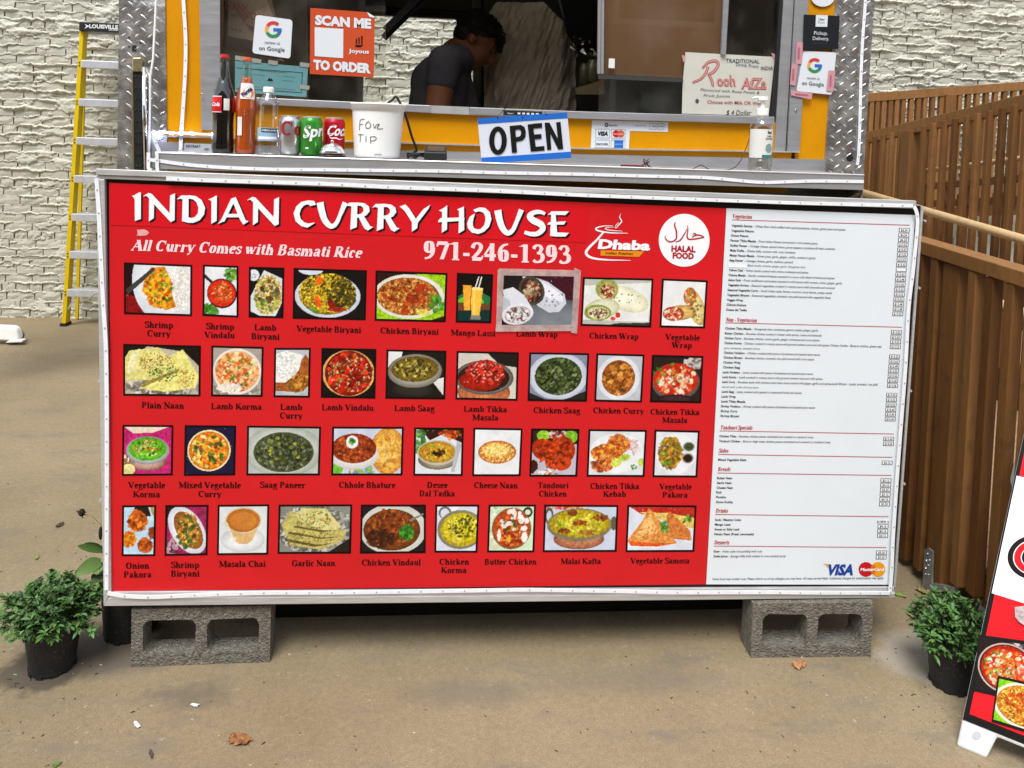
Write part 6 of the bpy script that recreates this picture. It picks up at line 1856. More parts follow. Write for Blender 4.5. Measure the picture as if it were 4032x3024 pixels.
def cardbox(x0, y0, x1, y1):
    o = [Z4(x0, y0), Z4(x1, y0 + 3), Z4(x1 - 2, y1 + 3), Z4(x0 - 2, y1)]
    b = M()
    for i in range(4):
        a, c_ = np.array(o[i]), np.array(o[(i + 1) % 4])
        d = (c_ - a) / np.linalg.norm(c_ - a)
        n_ = np.array([-d[1], d[0]]) * .8
        b.add([onY(*q, PZ) for q in (a - n_, c_ - n_, c_ + n_, a + n_)], [(0, 1, 2, 3)])
    b.build('card_outline', mat('light_grey_print', hx('9a9c9e'), rough=.5), s5)


for q in ((108, 1202, 238, 1285), (256, 1205, 384, 1290), (106, 1303, 236, 1375), (253, 1306, 382, 1380), (612, 1150, 672, 1205), (686, 1152, 747, 1207)):
    cardbox(*q)
line(s5, 'VISA', *Z4(172, 1264), 16, 42, PZ, INK, .02, bold=.05, shear=.2)
line(s5, 'DISCOVER', *Z4(168, 1355), 8.5, 47, PZ, INK, .02, bold=.02)
plS = lambda x, y, o=0: onY(x, y, PZ - o)
d_ = disc(*Z4(300, 1248), 14, .0, mat('card_red', hx('c01824')), 'print_disc', s5, plane=plS)
disc(*Z4(342, 1248), 14, .0002, mat('card_orange', hx('c85838'), rough=.4), 'print_disc', s5, plane=plS)
line(s5, 'MasterCard', *Z4(320, 1256), 6, 40, PZ - .0005, STK, .02)
slab([Z4(*p) for p in ((282, 1308), (366, 1310), (364, 1382), (280, 1380))], PZ, .0003).build('blue_card_print', BLUEP, s5)
line(s5, 'AMERICAN EXPRESS', *Z4(322, 1350), 4, 30, PZ - .0005, STK, .02)
line(s5, 'Pay your way', *Z4(530, 1178), 6, 40, PZ, INK, .02)
line(s5, 'Pay', *Z4(650, 1185), 7, 13, PZ, INK, .02)
line(s5, 'G Pay', *Z4(716, 1185), 7, 20, PZ, INK, .02)
s6 = quadpane([(1983, 434), (2135, 440), (2134, 454), (1982, 452)], TY - .022, BLACKP, 'reader_label', 'narrow black Square payment label on the sill above the OPEN sign', 'label')
line(s6, 'Square', 2010, 449, 7, 24, TY - .0232, PAPER, .03)
b = M()
for k in range(5):
    x = 2038 + k * 18
    b.add([onY(x, 443 + k * .6, TY - .0232), onY(x + 11, 443 + k * .6, TY - .0232), onY(x + 11, 450 + k * .6, TY - .0232), onY(x, 450 + k * .6, TY - .0232)], [(0, 1, 2, 3)])
b.build('card_icons', PAPER, s6)
s7 = quadpane([(727, 564), (836, 568), (834, 603), (725, 595)], TY - .012, mat('brushed_label', hx('a8aaac'), rough=.4), 'maker_label', 'small brushed metal maker label with round NSF mark by the bottles', 'label')
line(s7, 'ADCRAFT', 760, 580, 10, 58, TY - .0135, INK, .05, bold=.02)
line(s7, 'NSF', 814, 591, 8, 18, TY - .0135, INK, .05, bold=.02)

# right column stickers
Z9 = lambda x, y: (x / 2.37 + 3132, y / 2.37)
RY = TY - .016
s8 = quadpane([Z9(*p) for p in ((80, 135), (413, 148), (400, 455), (68, 470))], RY, mat('black_paper', hx('15181c'), rough=.5), 'delivery_poster', 'black Pickup Delivery sticker on the right truck column', 'sticker')
sx_ = slab([Z9(*p) for p in ((192, 140), (303, 143), (297, 250), (188, 248))], RY - .001, .0005).build('white_tab', STK, s8)
line(s8, 'Uber', *Z9(245, 190), 9, 24, RY - .0018, INK, .02, bold=.01)
line(s8, 'Eats', *Z9(243, 218), 9, 26, RY - .0018, mat('pale_green_ink', hx('86a898'), rough=.6), .02)
line(s8, 'Pickup.', *Z9(238, 325), 15, 54, RY - .0012, STK, .03)
line(s8, 'Delivery.', *Z9(238, 375), 15, 64, RY - .0012, STK, .03)
line(s8, 'YOUR CHOICE', *Z9(235, 412), 5, 52, RY - .0012, GREYINK, .03)
s9 = quadpane(rrect([Z9(75, 475), Z9(382, 490), Z9(340, 885), Z9(10, 850)], 8), RY + .003, STK, 'review_sticker', 'worn white review sticker held by pink tape on the right column', 'sticker', 'review stickers')
gmark(s9, *Z9(180, 610), 29, RY + .0015)
line(s9, 'review us', *Z9(167, 742), 12, 50, RY + .0015, GREYINK, .05)
line(s9, 'on Google', *Z9(163, 798), 16, 86, RY + .0015, GREYINK, .07, bold=.01)
TAPP = mat('pink_tape', hx('c48c94'), rough=.5)
for k, pts in enumerate(([(12, 390), (75, 395), (58, 600), (0, 595)], [(-35, 590), (22, 600), (0, 800), (-50, 790)], [(310, 657), (373, 662), (355, 855), (290, 845)], [(-40, 840), (160, 870), (150, 928), (-40, 890)])):
    t_ = slab([Z9(*p) for p in pts], RY + .0005 - .0003 * k, .0004).build('pink_tape_strip', TAPP, s9)
    cxm, cym = np.mean([Z9(*p)[0] for p in pts]), np.mean([Z9(*p)[1] for p in pts])
    b = M()
    b.add([onY(cxm - 4, cym - 22, RY - .0012), onY(cxm + 3, cym - 22, RY - .0012), onY(cxm + 1, cym + 22, RY - .0012), onY(cxm - 6, cym + 22, RY - .0012)] if k < 3 else [onY(cxm - 25, cym - 5, RY - .0012), onY(cxm + 25, cym, RY - .0012), onY(cxm + 25, cym + 5, RY - .0012), onY(cxm - 25, cym + 1, RY - .0012)], [(0, 1, 2, 3)])
    b.build('tape_print', mat('pink_tape_ink', hx('a8606c'), rough=.6), t_)
s10 = disc(3240, -12, 46, 0, STK, 'round_sticker', None, plane=lambda x, y, o=0: onY(x, y, RY + .010), ry=38)
tag(s10, 'round white sticker with orange rim at the top of the right column', 'sticker')


# ================================================================== INSIDE THE TRUCK
def grid_sheet(px0, py0, px1, py1, Y, nx, ny, hfun, inside, m, name):
    vs, idx = [], {}
    for j in range(ny + 1):
        for i in range(nx + 1):
            x, y = px0 + (px1 - px0) * i / nx, py0 + (py1 - py0) * j / ny
            p = onY(x, y, Y)
            p[1] -= hfun(x, y)
            idx[i, j] = len(vs)
            vs.append(p)
    fs = []
    for j in range(ny):
        for i in range(nx):
            x, y = px0 + (px1 - px0) * (i + .5) / nx, py0 + (py1 - py0) * (j + .5) / ny
            if inside(x, y):
                fs.append((idx[i, j + 1], idx[i + 1, j + 1], idx[i + 1, j], idx[i, j]))
    return M().add(vs, fs)


def cover_h(x, y):
    f = float(fbm(x / 26 + y / 90, y / 60, 3, 4)) + .6 * abs(float(vnoise(x / 14 + y / 40, y / 130, 9)) - .5)
    e = min(1, max(0, (x - 1905) / 40)) * min(1, max(0, (2250 - x) / 50))
    return .065 * f + .06 * e


def cover_in(x, y):
    return y > 22 + 90 * max(0, (1960 - x) / 55) ** 2 and y > 25 + (max(0, x - 2130) * .9 if x < 2240 else 99 + (x - 2240) * 5) and x > 1904


cov = grid_sheet(1904, 15, 2262, 470, 1.45, 90, 110, cover_h, cover_in, mat('crumpled_cloth', hx('d8ccae'), rough=.55, var=.15, vscale=8, spec=.4), 'cloth_cover').build('cloth_cover', mat('crumpled_cloth', hx('d8ccae')), None, smooth=True)
tag(cov, 'crumpled beige sheet hung over equipment at the back of the truck', 'cloth')
tp('range_hood', [(2100, -400), (2380, -400), (2380, 200), (2290, 205), (2240, 130)], 1.30, .05, mat('black_hood', (.008, .008, .008), rough=.5))
p = onY(2310, 350, 1.15)
b = M()
b.hexa([onY(2268, 372, 1.05), onY(2380, 372, 1.05), onY(2380, 372, 1.3), onY(2268, 372, 1.3)], [onY(2268, 346, 1.05), onY(2380, 312, 1.05), onY(2380, 312, 1.3), onY(2268, 346, 1.3)])
rk = b.build('wall_shelf', mat('tan_shelf_board', hx('8c7c58'), rough=.6), truck)
for k, (x, y0, y1, r) in enumerate(((2298, 334, 252, .022), (2330, 325, 238, .026), (2352, 318, 236, .02))):
    c = onY(x, y0, 1.12)
    h = (y0 - y1) / 857
    o = M().lathe([(.0001, 0), (r, 0), (r, h * .85), (r * .7, h * .95), (r * .7, h), (.0001, h)], c, 18).build('storage_jar', mat('dim_jar_%d' % k, hx(('74705c', '8a8468', '5c5a50')[k]), rough=.25, metal=.4), None, smooth=True)
    tag(o, ('slim grey jar at the left end of the shelf inside the truck', 'tall jar in the middle of the shelf inside the truck', 'narrow dark jar at the right end of the shelf inside the truck')[k], 'jar', 'jars on the shelf inside')
rg = np.random.default_rng(8)
b = M()
for k in range(60):
    c = onY(2300 + rg.uniform(-48, 50), 200 + rg.uniform(-60, 34), 1.18 + rg.uniform(-.04, .04))
    d = rg.uniform(-.016, .016, (3, 3))
    b.add([c + d[0], c + d[1], c + d[2]], [(0, 1, 2)])
o = b.build('foil_packets', CHROME, None)
tag(o, 'heap of crumpled foil packets above the shelf inside the truck', 'foil', kind='stuff')
b = M()
b.box(onY(2522, 440, .9), onY(2600, 375, 1.0))
tag(b.build('grey_carton', mat('dim_carton', hx('6c6c66'), rough=.7), None), 'plain grey carton standing behind the dark lower right window', 'box')


# ------------------------------------------------------------------ the cook
PYD = 1.2


def pp(x, y, dy=0.0):
    p = onY(x, y, PYD)
    p[1] += dy
    return p


SKIN = mat('brown_skin', hx('8c583a'), rough=.55, var=.06, vscale=30)
SHIRT = mat('charcoal_tshirt', hx('4c484a'), rough=.9, var=.15, vscale=14, bump=3.0, bscale=9)
HAIRM = mat('black_hair', (0.022, 0.018, 0.014), rough=.5)
JEANS = mat('dark_trousers', hx('20242c'), rough=.9)


def remesh(o, vox, sm=6, fac=.5):
    r = o.modifiers.new('remesh', 'REMESH')
    r.mode = 'VOXEL'
    r.voxel_size = vox
    r.use_smooth_shade = True
    s = o.modifiers.new('smooth', 'SMOOTH')
    s.iterations = sm
    s.factor = fac
    return o


FZ = .62
hip = pp(1700, 600)
hip[2] = FZ + .93
chest = pp(1735, 330)
neckb = pp(1800, 222)
hc = pp(1880, 152)          # centre of the skull
T = math.radians(38)
fw, upv = np.array([math.cos(T), 0, -math.sin(T)]), np.array([math.sin(T), 0, math.cos(T)])
sd_ = np.array([0, 1, 0.])


def hp_(f, s, u):
    return hc + fw * f + sd_ * s + upv * u


person = empty('person', (hip[0], PYD, FZ), 'person in dark t-shirt with curly black hair, head bent, inside the truck', 'person')
b = M()
R3 = np.stack([fw, sd_, upv], 1)
b.blob(hp_(-.01, 0, .012), (.098, .078, .088), 14, R3)          # skull
b.blob(hp_(.035, 0, -.045), (.068, .062, .082), 12, R3)         # face
b.blob(hp_(.062, 0, -.100), (.030, .028, .024), 10, R3)         # chin
b.capsule(hp_(.005, .046, -.075), hp_(.055, .022, -.105), .020, .018)
b.capsule(hp_(.005, -.046, -.075), hp_(.055, -.022, -.105), .020, .018)   # jaw
b.blob(hp_(.082, 0, .012), (.020, .052, .018), 10, R3)          # brow
b.capsule(hp_(.094, 0, -.004), hp_(.124, 0, -.040), .010, .014)  # nose
b.blob(hp_(.106, .012, -.040), (.010, .008, .008), 8, R3)
b.blob(hp_(.106, -.012, -.040), (.010, .008, .008), 8, R3)
b.blob(hp_(.096, 0, -.062), (.013, .022, .007), 8, R3)          # lips
b.blob(hp_(.092, 0, -.074), (.013, .019, .007), 8, R3)
for s in (-1, 1):
    b.blob(hp_(-.012, s * .080, -.020), (.017, .007, .030), 10, R3)   # ears
    b.blob(hp_(.055, s * .042, -.045), (.022, .018, .022), 8, R3)     # cheeks
# neck, trunk, arms, legs
b.capsule(hp_(-.035, 0, -.05), neckb + (0, 0, .0), .054, .060)
b.capsule(neckb, chest, .085, .125)
b.capsule(chest + (0, .06, 0), hip, .115, .125)
b.capsule(chest + (0, -.06, 0), hip, .115, .125)
for s in (-1, 1):
    sh = pp(1752, 262, s * .185)
    el = pp(1718, 480, s * .215)
    wr = el + np.array([.235, -s * .06, .02])
    b.capsule(neckb + (0, s * .04, -.02), sh, .07, .066)
    b.capsule(sh, el, .068, .052)
    b.capsule(el, wr, .040, .027)
    pm = wr + np.array([.055, -s * .01, -.004])
    b.capsule(wr, pm, .026, .030)
    for k in range(4):
        o_ = (k - 1.5) * .019
        L_ = (.062, .074, .068, .052)[k]
        q0 = pm + np.array([.01, s * o_, 0])
        q1 = q0 + np.array([L_ * .55, s * o_ * .25, -.012])
        q2 = q1 + np.array([L_ * .35, 0, -.026])
        b.capsule(q0, q1, .0095, .0085, 8)
        b.capsule(q1, q2, .0085, .007, 8)
    q0 = wr + np.array([.015, -s * .02, 0])
    q1 = q0 + np.array([.03, -s * .028, -.008])
    q2 = q1 + np.array([.03, -s * .004, -.014])
    b.capsule(q0, q1, .013, .011, 8)
    b.capsule(q1, q2, .011, .009, 8)
    hj = hip + np.array([0, s * .085, 0])
    kn = np.array([hip[0] + .02, PYD + s * .10, FZ + .48])
    an = np.array([hip[0] - .02, PYD + s * .10, FZ + .09])
    b.capsule(hj, kn, .088, .058)
    b.capsule(kn, an, .056, .038)
    b.capsule(an + (-.03, 0, -.045), an + (.16, 0, -.055), .040, .034)
remesh(b.build('body', SKIN, person), .0075, 8)
b = M()
b.capsule(neckb + (.0, 0, -.004), chest, .083, .140)
b.capsule(chest + (0, .065, 0), hip + (0, .03, .0), .130, .135)
b.capsule(chest + (0, -.065, 0), hip + (0, -.03, .0), .130, .135)
b.capsule(pp(1800, 320), pp(1835, 500), .07, .085)
for s in (-1, 1):
    sh = pp(1752, 262, s * .185)
    el = pp(1718, 480, s * .215)
    b.capsule(neckb + (0, s * .05, -.025), sh, .078, .077)
    b.capsule(sh, sh + (el - sh) * .33, .078, .070)
sh_ = remesh(b.build('tshirt', SHIRT, person), .010, 10)
b = M()
for s in (-1, 1):
    b.capsule(hip + (0, s * .085, .03), (hip[0] + .02, PYD + s * .10, FZ + .48), .105, .07)
    b.capsule((hip[0] + .02, PYD + s * .10, FZ + .48), (hip[0] - .02, PYD + s * .10, FZ + .12), .068, .056)
remesh(b.build('trousers', JEANS, person), .014, 4)
for s in (-1, 1):
    M().blob(hp_(.080, s * .030, -.012), (.010, .013, .010), 8, R3).build('eye', mat('eye_white', hx('3c302a'), rough=.5), person, smooth=True)
    M().capsule(hp_(.094, s * .014, .012), hp_(.082, s * .052, .012), .005, .004, 8).build('eyebrow', HAIRM, person)
b = M()
rg = np.random.default_rng(5)
b.blob(hp_(-.022, 0, .030), (.098, .084, .086), 14, R3)
b.blob(hp_(-.055, 0, -.010), (.058, .074, .070), 12, R3)
for k in range(620):
    a, e = rg.uniform(0, 2 * math.pi), math.asin(rg.uniform(-.35, 1))
    d = np.array([math.cos(e) * math.cos(a), math.cos(e) * math.sin(a), math.sin(e)])
    if d[0] > .55 and d[2] < .28:
        continue
    if abs(d[1]) > .75 and d[0] > .1 and d[2] < .1:
        continue
    fr_ = max(0, d[0]) * max(0, d[2] + .2)
    c0 = np.array([-.020, 0, .026]) + d * np.array([.098, .082, .084])
    t1 = np.cross(d, rg.normal(size=3))
    t1 /= np.linalg.norm(t1)
    t2 = np.cross(d, t1)
    r_ = rg.uniform(.005, .010)
    L_ = rg.uniform(.008, .018) * (1 + 1.8 * fr_)
    pts = []
    for q in np.linspace(0, 1, 7):
        w_ = q * 7.5
        pts.append(hc + R3 @ (c0 + d * L_ * q + (t1 * math.cos(w_) + t2 * math.sin(w_)) * r_ + np.array([.012, 0, -.006]) * q * fr_ * 2))
    b.tube(pts, [.0034, .0034, .0032, .003, .0026, .002, .001], 4)
for k in range(70):      # curls falling over the forehead
    c0 = hp_(rg.uniform(.055, .098), rg.uniform(-.045, .045), rg.uniform(.035, .085))
    pts = []
    r_ = rg.uniform(.007, .012)
    for q in np.linspace(0, 1, 9):
        w_ = q * 8 + k
        pts.append(c0 + fw * (.018 * q + r_ * math.cos(w_)) - upv * (.022 * q) + upv * r_ * math.sin(w_) + sd_ * .008 * math.sin(w_ * .7))
    b.tube(pts, .0026, 4)
b.build('hair', HAIRM, person)


# ================================================================== BRICK WALL
WYY = float(onZ(200, 1251, 0)[1])
CREAM = (0.455, 0.44, 0.355)
BRK = mat('cream_painted_brick', CREAM, rough=.75, var=.10, vscale=5, bump=.9, bscale=55)
MORT = mat('cream_painted_mortar', (0.545, 0.53, 0.435), rough=.8, var=.10, vscale=6, bump=1.0, bscale=90)
wall = empty('brick_wall', (0, WYY, 0), 'rough cream painted brick wall behind the truck with mortar squeezed out of the joints', 'wall')
CH, BWD = .073, .212
x_at = lambda px, py: float(onY(px, py, WYY)[0])
z_at = lambda px, py: float(onY(px, py, WYY)[2])
regions = [(x_at(-40, 600), x_at(500, 600), 0.0, z_at(200, -40)), (x_at(3380, 200), x_at(4080, 200), z_at(3700, 560), z_at(3700, -60)), (x_at(1400, 200), x_at(1900, 200), z_at(1700, 440), z_at(1700, 30))]


def seen(x, z):
    return any(a - .03 <= x <= b_ + .03 and c_ - .01 <= z <= d_ + .03 for a, b_, c_, d_ in regions)


rg = np.random.default_rng(21)
protos = []
for k in range(9):
    b = M()
    n = 4
    vs, fs = [], []
    L_, H_ = BWD, CH - .011
    for j in range(3):
        for i in range(n + 1):
            x, z = L_ * i / n, H_ * j / 2
            e = .004 if i in (0, n) or j in (0, 2) else 0
            vs.append((x + rg.uniform(-.003, .003), e + rg.uniform(-.0035, .0035), z + rg.uniform(-.002, .002)))
    m_ = len(vs)
    ring = [i for i in range(n + 1)] + [n + n + 1, 2 * (n + 1) + n] + [2 * (n + 1) + i for i in range(n - 1, -1, -1)] + [n + 1]
    for j in range(2):
        for i in range(n):
            a = j * (n + 1) + i
            fs.append((a, a + 1, a + n + 2, a + n + 1))
    vs += [(vs[i][0], .05, vs[i][2]) for i in ring]
    for i in range(len(ring)):
        j = (i + 1) % len(ring)
        fs.append((ring[i], m_ + i, m_ + j, ring[j]))
    b.add(vs, fs)
    me = bpy.data.meshes.new('brick')
    me.from_pydata(b.v, [], b.f)
    me.materials.append(BRK)
    protos.append(me)
stuffb = M()
bricks = []
x_lo, x_hi = -6.2, 6.6
nrow = int(4.2 / CH)
for r in range(nrow):
    z = r * CH + .004
    header = (r % 6 == 3)
    wd = BWD / 2 + .004 if header else BWD + .010
    x = x_lo + (0 if r % 2 else wd / 2) + rg.uniform(-.01, .01)
    while x < x_hi:
        w_ = wd * rg.uniform(.94, 1.05)
        L_ = w_ - .010
        yo = WYY + rg.uniform(-.004, .005)
        if seen(x + L_ / 2, z + CH / 2) or seen(x + .01, z + CH / 2) or seen(x + L_, z + CH / 2):
            bricks.append((x, yo, z, L_ / BWD))
        else:
            stuffb.add([(x, yo, z), (x + L_, yo, z), (x + L_, yo, z + CH - .011), (x, yo, z + CH - .011), (x, yo + .03, z), (x + L_, yo + .03, z), (x + L_, yo + .03, z + CH - .011), (x, yo + .03, z + CH - .011)], [(0, 1, 2, 3), (3, 2, 6, 7), (0, 3, 7, 4), (1, 5, 6, 2), (0, 4, 5, 1)])
        x += w_
# the biggest-looking 300 are pieces of their own
cz = CPOS[2]
bricks.sort(key=lambda t: (t[0] + .3) ** 2 + (t[2] - cz) ** 2)
vis = [t for t in bricks]
vis.sort(key=lambda t: -t[3])
for k, (x, y, z, s) in enumerate(vis):
    if k < 298:
        o = bpy.data.objects.new('brick', protos[int(rg.integers(9))])
        COL.objects.link(o)
        o.parent = wall
        o.location = (x, y - WYY, z)
        o.scale = (s, 1, 1)
    else:
        me = protos[int(rg.integers(9))]
        stuffb.add([(x + v.co[0] * s, y + v.co[1], z + v.co[2]) for v in me.vertices], [tuple(p.vertices) for p in me.polygons])
stuffb.build('brickwork', BRK, wall, kind='stuff')
b = M()
b.box((x_lo - .1, WYY + .025, -.1), (x_hi + .3, WYY + .3, nrow * CH + .05))
b.build('wall_core', MORT, wall)


# mortar squeezed out of the bed joints, only where it can be seen at all
def mortar_patch(x0, x1, z0, z1, step=.0055):
    nx, nz = int((x1 - x0) / step), int((z1 - z0) / step)
    X, Z = np.meshgrid(np.linspace(x0, x1, nx), np.linspace(z0, z1, nz))
    row = np.round((Z + .002) / CH)
    rz = row * CH - .002
    # each joint wanders up and down
    wob = (fbm(X * 11, row * 7.3, 31, 4) - .5) * .040 + (fbm(X * 60, row * 3.1, 5, 2) - .5) * .014
    amt = fbm(X * 6, row * 5.7, 77, 5)
    d = Z - rz - wob
    thick = .0035 + .034 * np.clip(amt - .42, 0, 1) + .006 * vnoise(X * 90, Z * 90, 8) * (amt > .40)
    lowf = np.clip((Z - .9) / .9, 0, 1) * .62 + .38 if x0 < -2 else 1.0
    thick = thick * (.45 + .55 * lowf)
    t = np.clip(1 - np.abs(d) / thick, 0, 1)
    prot = np.sqrt(t) * (.0015 + .075 * np.clip(amt - .38, 0, 1) + .014 * (fbm(X * 70, Z * 70, 3, 3) - .45))
    # sag: the lip leans downwards, so the underside drops away quickly
    prot = np.where(d < 0, prot * (1 - .5 * np.clip(-d / thick, 0, 1) ** .5), prot)
    # smears over the faces
    sm = fbm(X * 7, Z * 16, 55, 4)
    smear = np.clip(sm - .60, 0, 1) * .06 + np.where(sm > .585, (fbm(X * 80, Z * 80, 6, 3) - .3) * .012, 0)
    h = np.maximum(prot * lowf, smear * lowf)
    h = np.where(h < .0015, -.011, h)
    # dark holes here and there
    hole = fbm(X * 10, Z * 26, 91, 3)
    h = np.where((hole > .80) & (np.abs(Z - rz) < .014), -.03, h)
    vs = np.stack([X, WYY - h, Z], -1).reshape(-1, 3)
    idx = np.arange(nx * nz).reshape(nz, nx)
    f = np.stack([idx[:-1, :-1], idx[:-1, 1:], idx[1:, 1:], idx[1:, :-1]], -1).reshape(-1, 4)
    hh = h.reshape(-1)
    keep = (hh[f] > -.0109).any(1)
    return vs, f[keep]


for k, (x0, x1, z0, z1) in enumerate(regions):
    vs, f = mortar_patch(x0 - .7, x1 + .7, max(0, z0 - .3), z1 + .3, .0068)
    me = bpy.data.meshes.new('squeezed_mortar')
    me.from_pydata((vs - np.array([0, WYY, 0])).tolist(), [], f.tolist())
    me.materials.append(MORT)
    me.polygons.foreach_set('use_smooth', [True] * len(me.polygons))
    o = bpy.data.objects.new('squeezed_mortar', me)
    COL.objects.link(o)
    o.parent = wall
    o['kind'] = 'stuff'
# rest of the wall gets a coarser joint
b = M()
for r in range(nrow + 1):
    z = r * CH - .004
    b.box((x_lo, WYY + .006, z - .006), (x_hi, WYY + .03, z + .008))
b.build('mortar_joints', MORT, wall, kind='stuff')


# ================================================================== GROUND
def ground_mat():
    m = bpy.data.materials.new('worn_concrete')
    m.use_nodes = True
    n, l = m.node_tree.nodes, m.node_tree.links
    bs = n['Principled BSDF']
    bs.inputs['Roughness'].default_value = .85
    bs.inputs['Specular IOR Level'].default_value = .3
    g = n.new('ShaderNodeNewGeometry')
    P = g.outputs['Position']

    def noise(sc_, det=6, ro=.6, vec=P):
        t = n.new('ShaderNodeTexNoise')
        t.inputs['Scale'].default_value = sc_
        t.inputs['Detail'].default_value = det
        t.inputs['Roughness'].default_value = ro
        l.new(vec, t.inputs['Vector'])
        return t.outputs['Fac']

    def ramp(fac, p0, c0, p1, c1):
        r = n.new('ShaderNodeValToRGB')
        r.color_ramp.elements[0].position = p0
        r.color_ramp.elements[1].position = p1
        r.color_ramp.elements[0].color = (*c0, 1)
        r.color_ramp.elements[1].color = (*c1, 1)
        l.new(fac, r.inputs['Fac'])
        return r.outputs['Color']

    def mix(f, a, b_, mode='MIX'):
        x = n.new('ShaderNodeMix')
        x.data_type = 'RGBA'
        x.blend_type = mode
        for s, v in (('Factor', f), ('A', a), ('B', b_)):
            if isinstance(v, (int, float)):
                x.inputs[s].default_value = v
            elif isinstance(v, tuple):
                x.inputs[s].default_value = (*v, 1)
            else:
                l.new(v, x.inputs[s])
        return x.outputs['Result']

    base = ramp(noise(1.1, 8), .35, (0.212, 0.160, 0.091), .68, (0.282, 0.219, 0.133))
    fine = ramp(noise(55, 8, .75), .30, (.82, .82, .82), .62, (1.10, 1.10, 1.08))
    c = mix(1.0, base, fine, 'MULTIPLY')
    grit = ramp(noise(260, 3), .35, (.78, .78, .78), .7, (1.2, 1.2, 1.2))
    c = mix(1.0, c, grit, 'MULTIPLY')
    # stretched grey scuffs
    mp = n.new('ShaderNodeMapping')
    mp.inputs['Scale'].default_value = (1.2, 3.5, 1)
    l.new(P, mp.inputs['Vector'])
    c = mix(ramp(noise(2.3, 7, .7, mp.outputs['Vector']), .53, (0, 0, 0), .74, (.75, .75, .75)), c, (0.14, 0.125, 0.105))
    # pale worn flecks
    c = mix(ramp(noise(34, 6, .7), .61, (0, 0, 0), .72, (.45, .45, .45)), c, (0.46, 0.41, 0.33))
    c = mix(ramp(noise(120, 2), .70, (0, 0, 0), .74, (.8, .8, .8)), c, (0.07, 0.055, 0.04))

    def spot(cx_, cy_, rx, ry, col, k, soft=.45, warp=.5, sc_=6):
        s = n.new('ShaderNodeSeparateXYZ')
        l.new(P, s.inputs[0])
        nn = noise(sc_, 5)

        def mth(op, a, b_=None):
            q = n.new('ShaderNodeMath')
            q.operation = op
            for i, v in enumerate((a, b_)):
                if v is None:
                    continue
                if isinstance(v, (int, float)):
                    q.inputs[i].default_value = v
                else:
                    l.new(v, q.inputs[i])
            return q.outputs[0]
        dx = mth('DIVIDE', mth('SUBTRACT', s.outputs['X'], cx_), rx)
        dy = mth('DIVIDE', mth('SUBTRACT', s.outputs['Y'], cy_), ry)
        d = mth('SQRT', mth('ADD', mth('MULTIPLY', dx, dx), mth('MULTIPLY', dy, dy)))
        d = mth('ADD', d, mth('MULTIPLY', mth('SUBTRACT', nn, .5), warp * 2))
        r = n.new('ShaderNodeMapRange')
        r.inputs['From Min'].default_value = 1 + soft / 2
        r.inputs['From Max'].default_value = 1 - soft / 2
        r.inputs['To Max'].default_value = k
        l.new(d, r.inputs['Value'])
        return r.outputs['Result']
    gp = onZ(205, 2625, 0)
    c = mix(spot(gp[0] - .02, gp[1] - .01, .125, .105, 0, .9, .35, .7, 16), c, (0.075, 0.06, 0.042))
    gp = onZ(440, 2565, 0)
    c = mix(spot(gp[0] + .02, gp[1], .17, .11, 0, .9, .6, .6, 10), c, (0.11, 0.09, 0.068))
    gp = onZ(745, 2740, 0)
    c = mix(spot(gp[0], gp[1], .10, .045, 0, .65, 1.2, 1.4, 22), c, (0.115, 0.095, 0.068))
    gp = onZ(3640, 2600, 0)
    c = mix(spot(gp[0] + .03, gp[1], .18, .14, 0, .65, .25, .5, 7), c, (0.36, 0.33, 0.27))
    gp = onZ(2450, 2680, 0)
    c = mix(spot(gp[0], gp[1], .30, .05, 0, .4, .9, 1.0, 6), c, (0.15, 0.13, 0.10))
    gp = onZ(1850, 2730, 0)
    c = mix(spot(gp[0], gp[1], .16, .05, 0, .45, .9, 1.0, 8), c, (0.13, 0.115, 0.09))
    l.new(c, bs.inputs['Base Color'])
    hgt = noise(210, 6, .75)
    bpn = n.new('ShaderNodeBump')
    bpn.inputs['Strength'].default_value = .16
    bpn.inputs['Distance'].default_value = .004
    l.new(hgt, bpn.inputs['Height'])
    l.new(bpn.outputs['Normal'], bs.inputs['Normal'])
    return m


b = M()
b.add([(-60, -60, 0), (60, -60, 0), (60, 60, 0), (-60, 60, 0)], [(0, 1, 2, 3)])
g = b.build('ground', ground_mat(), None, loc=(0, 0, 0))
g['kind'] = 'structure'
g['label'] = 'worn tan concrete yard with stains and scattered grit'


# ================================================================== CINDER BLOCKS
BLK = mat('rough_concrete_block', (0.185, 0.170, 0.135), rough=.92, var=.38, vscale=60, bump=4.0, bscale=150, speck=.7, sscale=190, speckcol=(0.42, 0.39, 0.33))


